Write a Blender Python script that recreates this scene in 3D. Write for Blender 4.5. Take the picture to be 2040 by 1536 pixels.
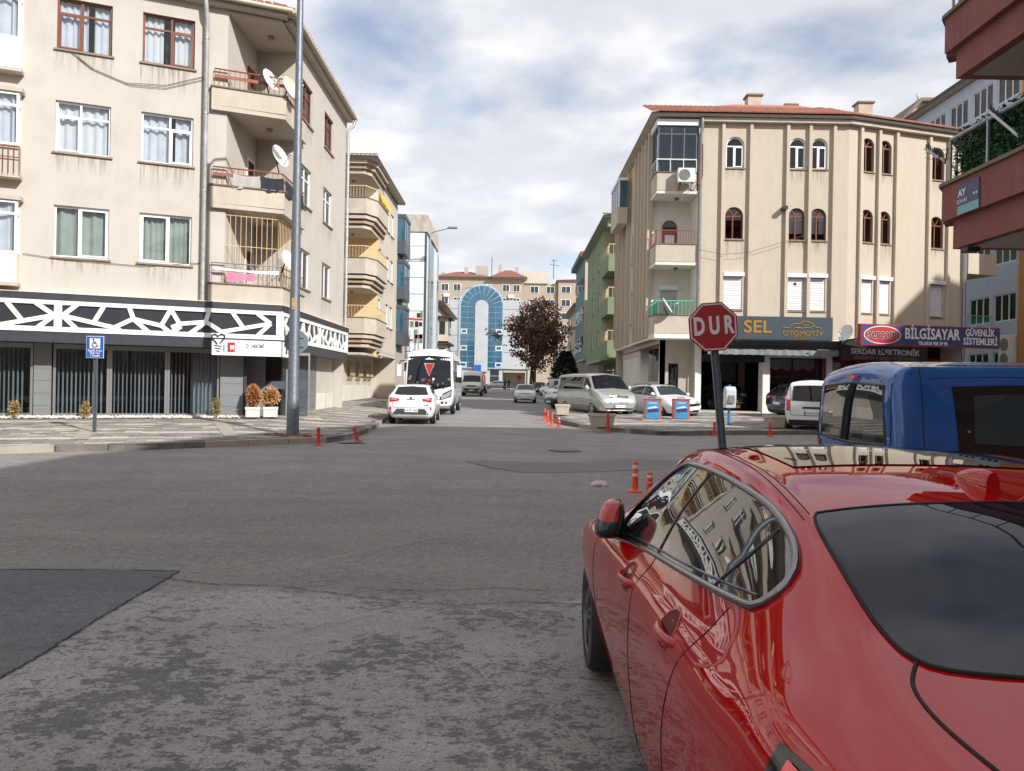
import bpy, bmesh, math, random
import numpy as np
from mathutils import Vector, Matrix
from mathutils.bvhtree import BVHTree

for o in list(bpy.data.objects):
    bpy.data.objects.remove(o)
SC = bpy.context.scene
COL = SC.collection
RND = random.Random(7)

# ------------------------------------------------------------------ camera
FOC, CX, CY, ROLL, HC, SLOPE = 1530.0, 1020.0, 769.0, math.radians(1.02), 1.70, 0.0085
cam_d = bpy.data.cameras.new('camera')
cam = bpy.data.objects.new('camera', cam_d)
COL.objects.link(cam)
cam_d.sensor_width = 36.0
cam_d.lens = FOC / 2040.0 * 36.0
cam_d.clip_start = 0.05
cam_d.clip_end = 3000
cam_d.shift_y = 1.0 / 2040.0
cr, sr = math.cos(ROLL), math.sin(ROLL)
cam.matrix_world = Matrix(((cr, -sr, 0, 0), (0, 0, -1, 0), (sr, cr, 0, HC), (0, 0, 0, 1)))
SC.camera = cam

# ------------------------------------------------------------------ world, sun, exposure
SUN = Vector((0.60, -0.60, 0.545)).normalized()
world = bpy.data.worlds.new('World')
SC.world = world
world.use_nodes = True
wn, wl = world.node_tree.nodes, world.node_tree.links
wn.clear()


def wnode(t, **kw):
    n = wn.new(t)
    for k, v in kw.items():
        setattr(n, k, v)
    return n


w_out = wnode('ShaderNodeOutputWorld')
sky = wnode('ShaderNodeTexSky', sky_type='NISHITA', sun_disc=False)
sky.sun_elevation = math.asin(SUN.z)
sky.sun_rotation = math.atan2(SUN.x, SUN.y)
sky.air_density, sky.dust_density, sky.altitude = 1.0, 1.6, 900
bg_sky = wnode('ShaderNodeBackground')
bg_sky.inputs[1].default_value = 0.15
wl.new(sky.outputs[0], bg_sky.inputs[0])
tc = wnode('ShaderNodeTexCoord')
sep = wnode('ShaderNodeSeparateXYZ')
wl.new(tc.outputs['Generated'], sep.inputs[0])
zz = wnode('ShaderNodeMath', operation='MAXIMUM')
wl.new(sep.outputs[2], zz.inputs[0])
zz.inputs[1].default_value = 0.0
za = wnode('ShaderNodeMath', operation='ADD')
wl.new(zz.outputs[0], za.inputs[0])
za.inputs[1].default_value = 0.22
comb = wnode('ShaderNodeCombineXYZ')
for i in range(2):
    dv = wnode('ShaderNodeMath', operation='DIVIDE')
    wl.new(sep.outputs[i], dv.inputs[0])
    wl.new(za.outputs[0], dv.inputs[1])
    wl.new(dv.outputs[0], comb.inputs[i])
mp = wnode('ShaderNodeMapping')
mp.inputs['Location'].default_value = (3.1, 0.35, 0)
mp.inputs['Scale'].default_value = (1.0, 1.0, 1.0)
wl.new(comb.outputs[0], mp.inputs[0])
n1 = wnode('ShaderNodeTexNoise')
n1.inputs['Scale'].default_value = 1.9
n1.inputs['Detail'].default_value = 9
n1.inputs['Roughness'].default_value = 0.52
n1.inputs['Distortion'].default_value = 0.1
wl.new(mp.outputs[0], n1.inputs['Vector'])
r1 = wnode('ShaderNodeValToRGB')
r1.color_ramp.elements[0].position = 0.24
r1.color_ramp.elements[1].position = 0.45
wl.new(n1.outputs[0], r1.inputs[0])
n2 = wnode('ShaderNodeTexNoise')
n2.inputs['Scale'].default_value = 3.4
n2.inputs['Detail'].default_value = 8
n2.inputs['Roughness'].default_value = 0.5
n2.inputs['Distortion'].default_value = 0.1
wl.new(mp.outputs[0], n2.inputs['Vector'])
r2 = wnode('ShaderNodeValToRGB')
e = r2.color_ramp.elements
e[0].position, e[0].color = 0.34, (0.70, 0.715, 0.765, 1)
e[1].position, e[1].color = 0.66, (1.0, 1.0, 1.0, 1)
m_ = e.new(0.50)
m_.color = (0.79, 0.80, 0.84, 1)
wl.new(n2.outputs[0], r2.inputs[0])
bg_cl = wnode('ShaderNodeBackground')
bg_cl.inputs[1].default_value = 0.98
wl.new(r2.outputs[0], bg_cl.inputs[0])
mixw = wnode('ShaderNodeMixShader')
cm = wnode('ShaderNodeMath', operation='MULTIPLY')
wl.new(r1.outputs[0], cm.inputs[0])
cm.inputs[1].default_value = 0.93
wl.new(cm.outputs[0], mixw.inputs[0])
wl.new(bg_sky.outputs[0], mixw.inputs[1])
wl.new(bg_cl.outputs[0], mixw.inputs[2])
wl.new(mixw.outputs[0], w_out.inputs[0])

sun_d = bpy.data.lights.new('sun', 'SUN')
sun_d.energy = 4.8
sun_d.angle = math.radians(0.6)
sun_d.color = (1.0, 0.98, 0.95)
sun = bpy.data.objects.new('sun', sun_d)
sun.rotation_euler = (-SUN).to_track_quat('-Z', 'Y').to_euler()
sun.location = (20, -20, 40)
COL.objects.link(sun)
SC.view_settings.view_transform = 'Standard'
SC.view_settings.look = 'None'
SC.view_settings.exposure = 0.15
SC.view_settings.gamma = 1.0
SC.view_settings.use_curve_mapping = False
SC.render.engine = 'CYCLES'
SC.cycles.max_bounces = 8
SC.cycles.transparent_max_bounces = 12


# ------------------------------------------------------------------ measuring helpers (photo pixel -> real place)
def ray(px, py):
    a, b = (px - CX) / FOC, (CY - py) / FOC
    return Vector((a * cr - b * sr, 1.0, a * sr + b * cr))


def at(px, py, d):
    return Vector((0, 0, HC)) + ray(px, py) * d


def gz(y):
    return SLOPE * y


def ground(px, py, h=0.0):
    r = ray(px, py)
    t = (HC - h) / (SLOPE - r.z)
    return Vector((0, 0, HC)) + r * t


class Frame:
    """a facade: o = origin, u = along it, n = outwards"""

    def __init__(s, o, u, n):
        s.o, s.u, s.n = Vector(o), Vector(u).normalized(), Vector(n).normalized()

    def p(s, a, b, c):
        return s.o + s.u * a + s.n * b + Vector((0, 0, c))

    def hit(s, px, py, b=0.0):
        r = ray(px, py)
        q = s.o + s.n * b - Vector((0, 0, HC))
        t = q.dot(s.n) / r.dot(s.n)
        w = Vector((0, 0, HC)) + r * t
        return (w - s.o).dot(s.u), w.z - s.o.z


# ------------------------------------------------------------------ mesh helpers
OFF = {}


class MB:
    def __init__(s):
        s.v, s.f = [], []

    def add(s, vs, fs):
        k = len(s.v)
        s.v += [tuple(p) for p in vs]
        s.f += [tuple(i + k for i in f) for f in fs]
        return s

    def quad(s, *p):
        return s.add(p, [tuple(range(len(p)))])

    def hexa(s, p):
        return s.add(p, [(0, 3, 2, 1), (4, 5, 6, 7), (0, 1, 5, 4), (1, 2, 6, 5), (2, 3, 7, 6), (3, 0, 4, 7)])

    def bx(s, x0, x1, y0, y1, z0, z1):
        return s.hexa([(x0, y0, z0), (x1, y0, z0), (x1, y1, z0), (x0, y1, z0),
                       (x0, y0, z1), (x1, y0, z1), (x1, y1, z1), (x0, y1, z1)])

    def fb(s, F, a0, a1, b0, b1, c0, c1):
        return s.hexa([F.p(a0, b0, c0), F.p(a1, b0, c0), F.p(a1, b1, c0), F.p(a0, b1, c0),
                       F.p(a0, b0, c1), F.p(a1, b0, c1), F.p(a1, b1, c1), F.p(a0, b1, c1)])

    def prism(s, pts, ext):
        n = len(pts)
        e = Vector(ext)
        vs = [Vector(p) for p in pts] + [Vector(p) + e for p in pts]
        fs = [tuple(range(n - 1, -1, -1)), tuple(range(n, 2 * n))]
        fs += [(i, (i + 1) % n, (i + 1) % n + n, i + n) for i in range(n)]
        return s.add(vs, fs)

    def tube(s, path, r, n=6, cap=True):
        path = [Vector(p) for p in path]
        rs = r if isinstance(r, (list, tuple)) else [r] * len(path)
        vs, fs = [], []
        up = None
        for i, p in enumerate(path):
            d = (path[min(i + 1, len(path) - 1)] - path[max(i - 1, 0)])
            if d.length < 1e-9:
                d = Vector((0, 0, 1))
            d.normalize()
            if up is None:
                up = Vector((0, 0, 1)) if abs(d.z) < 0.9 else Vector((1, 0, 0))
            a = d.cross(up)
            if a.length < 1e-6:
                a = d.cross(Vector((0.3, 0.9, 0.1)))
            a.normalize()
            b = a.cross(d)
            b.normalize()
            up = b
            for k in range(n):
                t = 2 * math.pi * k / n
                vs.append(p + (a * math.cos(t) + b * math.sin(t)) * rs[i])
        m = len(path)
        for i in range(m - 1):
            for k in range(n):
                k2 = (k + 1) % n
                fs.append((i * n + k, i * n + k2, (i + 1) * n + k2, (i + 1) * n + k))
        if cap:
            fs.append(tuple(range(n - 1, -1, -1)))
            fs.append(tuple((m - 1) * n + k for k in range(n)))
        return s.add(vs, fs)

    def lathe(s, prof, c=(0, 0, 0), n=16, axis='z', a0=0.0, cap=True):
        vs, fs = [], []
        c = Vector(c)
        for r, h in prof:
            for k in range(n):
                t = 2 * math.pi * k / n + a0
                x, y = r * math.cos(t), r * math.sin(t)
                q = (x, y, h) if axis == 'z' else ((x, h, y) if axis == 'y' else (h, x, y))
                vs.append(c + Vector(q))
        m = len(prof)
        for i in range(m - 1):
            for k in range(n):
                k2 = (k + 1) % n
                fs.append((i * n + k, i * n + k2, (i + 1) * n + k2, (i + 1) * n + k))
        if cap:
            fs.append(tuple(range(n - 1, -1, -1)))
            fs.append(tuple((m - 1) * n + k for k in range(n)))
        return s.add(vs, fs)

    def grid(s, rows):
        """rows: list of equally long lists of points"""
        m, n = len(rows), len(rows[0])
        vs = [p for r in rows for p in r]
        fs = [(i * n + k, i * n + k + 1, (i + 1) * n + k + 1, (i + 1) * n + k) for i in range(m - 1) for k in range(n - 1)]
        return s.add(vs, fs)

    def mesh(s, name, off=None):
        me = bpy.data.meshes.new(name)
        v = s.v if off is None else [(p[0] - off[0], p[1] - off[1], p[2] - off[2]) for p in s.v]
        me.from_pydata(v, [], s.f)
        return me

    def build(s, name, mat, parent=None, smooth=None, fix=True, bevel=0, kind=None, label=None):
        off = OFF.get(parent.name) if parent is not None else None
        me = s.mesh(name, off)
        if fix:
            b = bmesh.new()
            b.from_mesh(me)
            bmesh.ops.recalc_face_normals(b, faces=b.faces[:])
            b.to_mesh(me)
            b.free()
        if isinstance(mat, (list, tuple)):
            for m in mat:
                me.materials.append(M(m))
        else:
            me.materials.append(M(mat))
        if smooth is not None:
            me.polygons.foreach_set('use_smooth', [True] * len(me.polygons))
            me.set_sharp_from_angle(angle=math.radians(smooth))
        o = bpy.data.objects.new(name, me)
        COL.objects.link(o)
        if parent is not None:
            o.parent = parent
            OFF[o.name] = off
        if bevel:
            bv = o.modifiers.new('bevel', 'BEVEL')
            bv.width = bevel
            bv.segments = 2
            bv.limit_method = 'ANGLE'
        if kind:
            o['kind'] = kind
        if label:
            o['label'] = label
        return o


def box(name, mat, parent, F, a0, a1, b0, b1, c0, c1, **kw):
    return MB().fb(F, a0, a1, b0, b1, c0, c1).build(name, mat, parent, **kw)


def tag(o, label, cat, group=None):
    o['label'], o['category'] = label, cat
    if group:
        o['group'] = group
    return o


def thing(name, label, cat, loc=(0, 0, 0), rotz=0.0, group=None, world_coords=False):
    o = bpy.data.objects.new(name, None)
    COL.objects.link(o)
    o.location = loc
    o.rotation_euler = (0, 0, rotz)
    tag(o, label, cat, group)
    if world_coords:
        OFF[o.name] = Vector(loc)
    return o


def copy_tree(root, loc, rotz, label, group=None, swap=None, scale=None):
    def cp(o, par):
        c = o.copy()
        COL.objects.link(c)
        if par is not None:
            c.parent = par
        if swap and c.type == 'MESH':
            for sl in c.material_slots:
                if sl.material and sl.material.name in swap:
                    m = M(swap[sl.material.name])
                    sl.link = 'OBJECT'
                    sl.material = m
        for ch in o.children:
            cp(ch, c)
        return c
    r = cp(root, None)
    r.location, r.rotation_euler = loc, (0, 0, rotz)
    r['label'] = label
    if group:
        r['group'] = group
    if scale:
        r.scale = scale
    return r


def text(name, s, mat, parent, origin, right, up, size, depth=0.006, align='CENTER', bold=0.0, width=None, squash=1.0):
    """lettering as a mesh standing on a plane; origin = centre of the line"""
    cu = bpy.data.curves.new('t', 'FONT')
    cu.body = s
    cu.align_x, cu.align_y = align, 'CENTER'
    cu.size = size
    cu.extrude = depth
    cu.offset = bold
    cu.resolution_u = 3
    to = bpy.data.objects.new('t', cu)
    COL.objects.link(to)
    bpy.context.view_layer.update()
    me = bpy.data.meshes.new_from_object(to.evaluated_get(bpy.context.evaluated_depsgraph_get()))
    bpy.data.objects.remove(to)
    bpy.data.curves.remove(cu)
    R, U = Vector(right).normalized(), Vector(up).normalized()
    N = R.cross(U)
    co = np.empty(len(me.vertices) * 3)
    me.vertices.foreach_get('co', co)
    co = co.reshape(-1, 3)
    k = squash
    if width and len(co):
        k = width / (co[:, 0].max() - co[:, 0].min())
    Mx = np.array([[R.x * k, U.x, N.x], [R.y * k, U.y, N.y], [R.z * k, U.z, N.z]])
    off = OFF.get(parent.name) if parent is not None else None
    o3 = Vector(origin) - (off if off is not None else Vector((0, 0, 0)))
    co = co @ Mx.T + np.array(o3)
    me.vertices.foreach_set('co', co.ravel())
    me.update()
    me.materials.clear()
    me.materials.append(M(mat))
    o = bpy.data.objects.new(name, me)
    COL.objects.link(o)
    if parent is not None:
        o.parent = parent
    return o


# ------------------------------------------------------------------ materials
MATS = {}


def M(n):
    if not isinstance(n, str):
        return n
    return MATS[n]


def srgb(r, g, b):
    f = lambda c: (c / 255 / 12.92) if c <= 10 else ((c / 255 + 0.055) / 1.055) ** 2.4
    return (f(r), f(g), f(b), 1.0)


def mat(name, col, rough=0.6, metal=0.0, var=0.0, vscale=3.0, bump=0.0, bscale=40.0, coat=0.0, ior=None, spec=None,
        dirt=None, dirt_amt=0.0, streak=0.0, emit=None, stretch=(1, 1, 1)):
    m = bpy.data.materials.new(name)
    m.use_nodes = True
    MATS[name] = m
    nt = m.node_tree
    N, L = nt.nodes, nt.links
    p = N['Principled BSDF']
    if len(col) == 3:
        col = (*col, 1)
    p.inputs['Base Color'].default_value = col
    p.inputs['Roughness'].default_value = rough
    p.inputs['Metallic'].default_value = metal
    if coat:
        p.inputs['Coat Weight'].default_value = coat
        p.inputs['Coat Roughness'].default_value = 0.02
    if ior:
        p.inputs['IOR'].default_value = ior
    if spec is not None:
        p.inputs['Specular IOR Level'].default_value = spec
    if emit:
        p.inputs['Emission Color'].default_value = (*emit[:3], 1)
        p.inputs['Emission Strength'].default_value = emit[3]
    if var or bump or dirt_amt or streak:
        t = N.new('ShaderNodeNewGeometry')
        mpn = N.new('ShaderNodeMapping')
        mpn.inputs['Scale'].default_value = stretch
        L.new(t.outputs['Position'], mpn.inputs[0])
        src = None
        if var:
            n = N.new('ShaderNodeTexNoise')
            n.inputs['Scale'].default_value = vscale
            n.inputs['Detail'].default_value = 6
            L.new(mpn.outputs[0], n.inputs['Vector'])
            rm = N.new('ShaderNodeMapRange')
            rm.inputs[1].default_value, rm.inputs[2].default_value = 0.3, 0.7
            rm.inputs[3].default_value, rm.inputs[4].default_value = 1 - var, 1 + var
            L.new(n.outputs[0], rm.inputs[0])
            mx = N.new('ShaderNodeMix')
            mx.data_type = 'RGBA'
            mx.blend_type = 'MULTIPLY'
            mx.inputs[0].default_value = 1
            mx.inputs[6].default_value = col
            L.new(rm.outputs[0], mx.inputs[7])
            src = mx.outputs[2]
        if dirt_amt:
            n = N.new('ShaderNodeTexNoise')
            n.inputs['Scale'].default_value = 0.9
            n.inputs['Detail'].default_value = 10
            n.inputs['Roughness'].default_value = 0.7
            L.new(mpn.outputs[0], n.inputs['Vector'])
            rm = N.new('ShaderNodeMapRange')
            rm.inputs[1].default_value, rm.inputs[2].default_value = 0.5, 0.75
            rm.inputs[3].default_value, rm.inputs[4].default_value = 0, dirt_amt
            L.new(n.outputs[0], rm.inputs[0])
            mx = N.new('ShaderNodeMix')
            mx.data_type = 'RGBA'
            L.new(rm.outputs[0], mx.inputs[0])
            if src is not None:
                L.new(src, mx.inputs[6])
            else:
                mx.inputs[6].default_value = col
            mx.inputs[7].default_value = (*dirt[:3], 1)
            src = mx.outputs[2]
        if streak:
            ms = N.new('ShaderNodeMapping')
            ms.inputs['Scale'].default_value = (6, 6, 0.35)
            L.new(t.outputs['Position'], ms.inputs[0])
            n = N.new('ShaderNodeTexNoise')
            n.inputs['Scale'].default_value = 1.2
            n.inputs['Detail'].default_value = 5
            L.new(ms.outputs[0], n.inputs['Vector'])
            rm = N.new('ShaderNodeMapRange')
            rm.inputs[1].default_value, rm.inputs[2].default_value = 0.48, 0.75
            rm.inputs[3].default_value, rm.inputs[4].default_value = 1.0, 1.0 - streak
            L.new(n.outputs[0], rm.inputs[0])
            mx = N.new('ShaderNodeMix')
            mx.data_type = 'RGBA'
            mx.blend_type = 'MULTIPLY'
            mx.inputs[0].default_value = 1
            if src is not None:
                L.new(src, mx.inputs[6])
            else:
                mx.inputs[6].default_value = col
            L.new(rm.outputs[0], mx.inputs[7])
            src = mx.outputs[2]
        if src is not None:
            L.new(src, p.inputs['Base Color'])
        if bump:
            n = N.new('ShaderNodeTexNoise')
            n.inputs['Scale'].default_value = bscale
            n.inputs['Detail'].default_value = 4
            L.new(mpn.outputs[0], n.inputs['Vector'])
            bp = N.new('ShaderNodeBump')
            bp.inputs['Strength'].default_value = bump
            bp.inputs['Distance'].default_value = 0.02
            L.new(n.outputs[0], bp.inputs['Height'])
            L.new(bp.outputs[0], p.inputs['Normal'])
    return m


def glass_mat(name, tint, ior=1.5, rough=0.01, wav=0.0):
    """clear pane: mirror by Fresnel, the rest passes through"""
    m = bpy.data.materials.new(name)
    m.use_nodes = True
    MATS[name] = m
    N, L = m.node_tree.nodes, m.node_tree.links
    N.clear()
    o = N.new('ShaderNodeOutputMaterial')
    mx = N.new('ShaderNodeMixShader')
    fr = N.new('ShaderNodeFresnel')
    fr.inputs[0].default_value = ior
    g = N.new('ShaderNodeBsdfGlossy')
    g.inputs['Roughness'].default_value = rough
    t = N.new('ShaderNodeBsdfTransparent')
    t.inputs[0].default_value = (*tint, 1)
    if wav:
        geo = N.new('ShaderNodeNewGeometry')
        n = N.new('ShaderNodeTexNoise')
        n.inputs['Scale'].default_value = 1.6
        L.new(geo.outputs['Position'], n.inputs['Vector'])
        bp = N.new('ShaderNodeBump')
        bp.inputs['Strength'].default_value = wav
        bp.inputs['Distance'].default_value = 0.02
        L.new(n.outputs[0], bp.inputs['Height'])
        L.new(bp.outputs[0], g.inputs['Normal'])
    L.new(fr.outputs[0], mx.inputs[0])
    L.new(t.outputs[0], mx.inputs[1])
    L.new(g.outputs[0], mx.inputs[2])
    L.new(mx.outputs[0], o.inputs[0])
    return m


GREY = (0.25, 0.22, 0.2)
mat('plaster_beige', srgb(191, 184, 174), 0.9, var=0.03, vscale=1.2, bump=0.12, bscale=30, dirt=srgb(158, 144, 128), dirt_amt=0.32, streak=0.03)
mat('plaster_parapet', srgb(190, 179, 164), 0.9, var=0.06, vscale=2, bump=0.15, bscale=30, dirt=srgb(140, 126, 110), dirt_amt=0.4, streak=0.07)
mat('plaster_white', srgb(226, 222, 214), 0.9, var=0.03, dirt=srgb(190, 182, 170), dirt_amt=0.4)
mat('plaster_cream', srgb(198, 187, 172), 0.9, var=0.03, bump=0.1, dirt=srgb(164, 150, 134), dirt_amt=0.22, streak=0.04)
mat('plaster_yellow', srgb(222, 196, 150), 0.9, var=0.05)
mat('plaster_sand', srgb(194, 181, 163), 0.92, var=0.03, vscale=1.5, bump=0.3, bscale=22, stretch=(2, 2, 0.8), dirt=srgb(170, 152, 130), dirt_amt=0.2, streak=0.04)
mat('pilaster_brown', srgb(170, 146, 124), 0.9, var=0.06, streak=0.1)
mat('plaster_green', srgb(126, 140, 108), 0.9, var=0.05, streak=0.12)
mat('plaster_palegreen', srgb(160, 172, 140), 0.9, var=0.05)
mat('plaster_teal', srgb(112, 146, 150), 0.8, var=0.06)
mat('plaster_maroon', srgb(138, 84, 78), 0.85, var=0.07, bump=0.15, bscale=30, streak=0.15, dirt=srgb(104, 66, 62), dirt_amt=0.4)
mat('plaster_orange', srgb(190, 136, 78), 0.85, var=0.1, streak=0.15)
mat('plaster_bluegrey', srgb(178, 192, 204), 0.85, var=0.05, streak=0.1)
mat('plaster_grey', srgb(172, 164, 152), 0.9, var=0.05)
mat('stone_plinth', srgb(214, 206, 194), 0.85, var=0.07, streak=0.28)
mat('soffit', srgb(188, 180, 160), 0.9, var=0.05, dirt=srgb(140, 128, 104), dirt_amt=0.4)
mat('cap_stone', srgb(122, 108, 92), 0.85, var=0.1)
mat('sill_stone', srgb(146, 128, 112), 0.8, var=0.1)
mat('roof_tile', srgb(166, 112, 94), 0.85, var=0.22, vscale=5, bump=0.5, bscale=9, dirt=srgb(120, 84, 70), dirt_amt=0.5)
mat('roof_tile_red', srgb(132, 84, 72), 0.85, var=0.15, vscale=4)
mat('dark_trim', srgb(64, 56, 50), 0.7, var=0.2)
mat('gutter', srgb(196, 184, 164), 0.6, var=0.08)
mat('zinc', srgb(160, 164, 170), 0.42, 0.75, var=0.16, vscale=8)
mat('zinc_worn', srgb(172, 172, 172), 0.55, 0.4, var=0.2, vscale=9, dirt=srgb(226, 222, 214), dirt_amt=0.8)
mat('galvanised', srgb(118, 124, 132), 0.5, 0.6, var=0.18, vscale=14)
mat('pvc_white', srgb(238, 238, 238), 0.35)
mat('pvc_cream', srgb(222, 214, 200), 0.4)
mat('wood_frame', srgb(118, 62, 40), 0.5, var=0.15, vscale=9)
mat('wood_red', srgb(134, 66, 44), 0.5, var=0.15, vscale=9)
mat('alu_grey', srgb(150, 150, 148), 0.4, 0.6)
mat('alu_dark', srgb(86, 96, 106), 0.4, 0.4)
mat('anthracite', srgb(62, 64, 70), 0.4, 0.1, var=0.08, vscale=4, streak=0.15)
mat('panel_grey', srgb(128, 129, 130), 0.5, 0.15, var=0.05)
mat('lattice_white', srgb(240, 238, 234), 0.45)
mat('void_dark', srgb(52, 54, 60), 0.35, 0.2, var=0.06)
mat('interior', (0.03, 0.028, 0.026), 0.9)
mat('interior_warm', srgb(112, 84, 66), 0.8, var=0.1)
mat('floor_tile', srgb(186, 176, 160), 0.6, var=0.06)
mat('curtain_white', srgb(240, 240, 242), 0.9, var=0.05)
mat('curtain_sheer', srgb(230, 232, 238), 0.9, var=0.08)
mat('curtain_green', srgb(176, 184, 172), 0.9, var=0.1)
mat('blind', srgb(226, 230, 230), 0.7)
mat('shutter', srgb(226, 226, 228), 0.5)
mat('shutter_grey', srgb(176, 178, 178), 0.5)
mat('rail_rust', srgb(142, 82, 64), 0.6, 0.2, var=0.2, vscale=12)
mat('rail_cream', srgb(212, 190, 150), 0.6)
mat('rail_white', srgb(224, 224, 222), 0.5)
mat('grille_cream', srgb(226, 192, 150), 0.6)
mat('cloth_grey', srgb(176, 172, 168), 0.95, var=0.08)
mat('cloth_black', srgb(46, 48, 54), 0.95, var=0.1)
mat('cloth_pink', srgb(222, 126, 156), 0.95, var=0.1)
mat('cloth_yellow', srgb(232, 190, 70), 0.9)
mat('dish_white', srgb(226, 226, 222), 0.5, var=0.06, vscale=5, dirt=srgb(186, 150, 112), dirt_amt=0.4)
mat('dish_rust', srgb(230, 214, 190), 0.6, var=0.1, vscale=6, dirt=srgb(196, 132, 74), dirt_amt=1.2)
mat('black_metal', srgb(42, 42, 44), 0.5, 0.4)
mat('black_plastic', srgb(34, 34, 36), 0.45)
mat('rubber', srgb(38, 38, 39), 0.85, var=0.15, vscale=20)
mat('cable', srgb(112, 96, 82), 0.8)
mat('sign_red', srgb(168, 38, 44), 0.45, var=0.05)
mat('sign_white', srgb(224, 220, 220), 0.5)
mat('sign_grey', srgb(118, 134, 142), 0.6, 0.2, var=0.06)
mat('sign_blue', srgb(38, 92, 176), 0.4)
mat('sign_navy', srgb(64, 60, 104), 0.4)
mat('sign_black', srgb(34, 33, 34), 0.4)
mat('sign_teal', srgb(66, 78, 86), 0.4, 0.1)
mat('sign_streetblue', srgb(70, 76, 112), 0.5)
mat('sign_streetteal', srgb(126, 172, 174), 0.5)
mat('gold', srgb(206, 160, 72), 0.35, 0.7)
mat('letters_grey', srgb(178, 180, 186), 0.5)
mat('letters_dim', srgb(120, 120, 122), 0.5)
mat('bollard_orange', srgb(222, 84, 48), 0.5, var=0.1, vscale=10)
mat('bollard_red', srgb(202, 62, 48), 0.5, var=0.1, vscale=10)
mat('reflector', srgb(226, 214, 200), 0.4)
mat('concrete', srgb(188, 176, 160), 0.9, var=0.1, vscale=5, bump=0.2, bscale=40, dirt=srgb(150, 136, 118), dirt_amt=0.4)
mat('terrazzo', srgb(214, 208, 200), 0.7, var=0.35, vscale=28)
mat('soil', srgb(84, 66, 52), 0.95, var=0.3, vscale=20)
mat('stones_white', srgb(226, 210, 200), 0.8, var=0.15, vscale=18)
mat('rust_soil', srgb(128, 70, 50), 0.95, var=0.3, vscale=14)
mat('kerb', srgb(116, 110, 104), 0.9, var=0.2, vscale=4, bump=0.2, dirt=srgb(54, 50, 48), dirt_amt=0.9)
mat('kerb_pale', srgb(160, 150, 138), 0.9, var=0.12, vscale=4, bump=0.2)
mat('paver_grey', srgb(140, 136, 130), 0.9, var=0.16, vscale=3, dirt=srgb(104, 98, 92), dirt_amt=0.6)
mat('paver_dark', srgb(120, 116, 111), 0.9, var=0.18, vscale=3, dirt=srgb(80, 76, 72), dirt_amt=0.6)
mat('paver_white', srgb(184, 176, 164), 0.9, var=0.12, vscale=3, dirt=srgb(150, 142, 132), dirt_amt=0.6)
mat('pave_base', srgb(104, 99, 92), 0.95, var=0.25, vscale=6)
mat('stone_wall', srgb(196, 184, 164), 0.9, var=0.12, vscale=4)
mat('bark', srgb(92, 70, 58), 0.95, var=0.25, vscale=9, bump=0.5, bscale=20)
mat('bark_pale', srgb(150, 132, 116), 0.95, var=0.2, vscale=9)
mat('leaf_brown', srgb(106, 80, 69), 0.8, var=0.35, vscale=1.3)
mat('leaf_russet', srgb(132, 92, 68), 0.8, var=0.3, vscale=1.3)
mat('leaf_conifer', srgb(54, 62, 50), 0.8, var=0.35, vscale=2)
mat('leaf_dry', srgb(180, 124, 80), 0.9, var=0.25, vscale=9)
mat('leaf_dry_pale', srgb(190, 146, 98), 0.9, var=0.25, vscale=9)
mat('leaf_yellow', srgb(168, 140, 84), 0.85, var=0.3, vscale=9)
mat('leaf_olive', srgb(140, 134, 74), 0.85, var=0.3, vscale=9)
mat('hedge_plastic', srgb(44, 96, 52), 0.5, var=0.4, vscale=16)
mat('hedge_dark', srgb(28, 62, 38), 0.5, var=0.4, vscale=16)
mat('ac_white', srgb(226, 226, 220), 0.5)
mat('ac_grille', srgb(120, 122, 120), 0.5)
mat('panel_white', srgb(222, 230, 232), 0.3, 0.05, var=0.03)
mat('concrete_cap', srgb(184, 176, 164), 0.9, var=0.12, vscale=2, dirt=srgb(110, 104, 98), dirt_amt=0.7)
mat('facade_blue_glass', srgb(40, 92, 116), 0.05, 0.0, ior=1.9, var=0.2, vscale=0.35)
mat('facade_pale', srgb(176, 179, 181), 0.6, var=0.06, vscale=0.5)
mat('frame_blue', srgb(168, 190, 202), 0.4, 0.2)
mat('poster_red', srgb(206, 60, 50), 0.5)
mat('poster_mix', srgb(196, 196, 180), 0.5, var=0.6, vscale=2.2)
mat('poster_teal', srgb(96, 150, 160), 0.5, var=0.4, vscale=3)
mat('poster_green', srgb(96, 130, 76), 0.5, var=0.4, vscale=3)
mat('poster_dark', srgb(48, 48, 54), 0.5, var=0.3, vscale=3)
mat('poster_skin', srgb(220, 186, 160), 0.5)
mat('poster_blue', srgb(66, 144, 190), 0.45, var=0.15, vscale=4)
mat('poster_frame', srgb(176, 96, 84), 0.5, var=0.1)
mat('letter_dark', srgb(60, 60, 64), 0.5)
mat('sign_cyan', srgb(64, 170, 200), 0.5)
mat('skin', srgb(196, 150, 124), 0.6)
mat('clothes_dark', srgb(40, 40, 46), 0.9, var=0.1)
mat('clothes_jeans', srgb(50, 56, 72), 0.9, var=0.1)
mat('hair_dark', srgb(38, 30, 26), 0.8)
mat('blue_post', srgb(52, 124, 186), 0.45)
mat('booth_grey', srgb(196, 200, 204), 0.4)
mat('marble_white', srgb(232, 230, 226), 0.4)
mat('wall_dkgreen', srgb(84, 102, 52), 0.8, var=0.1)
mat('awning_grey', srgb(126, 130, 130), 0.7, var=0.15, vscale=3, streak=0.3)
mat('awning_maroon', srgb(110, 60, 56), 0.7)
mat('brass', srgb(150, 128, 90), 0.4, 0.5)
mat('plastic_green', srgb(84, 176, 146), 0.6)
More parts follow.
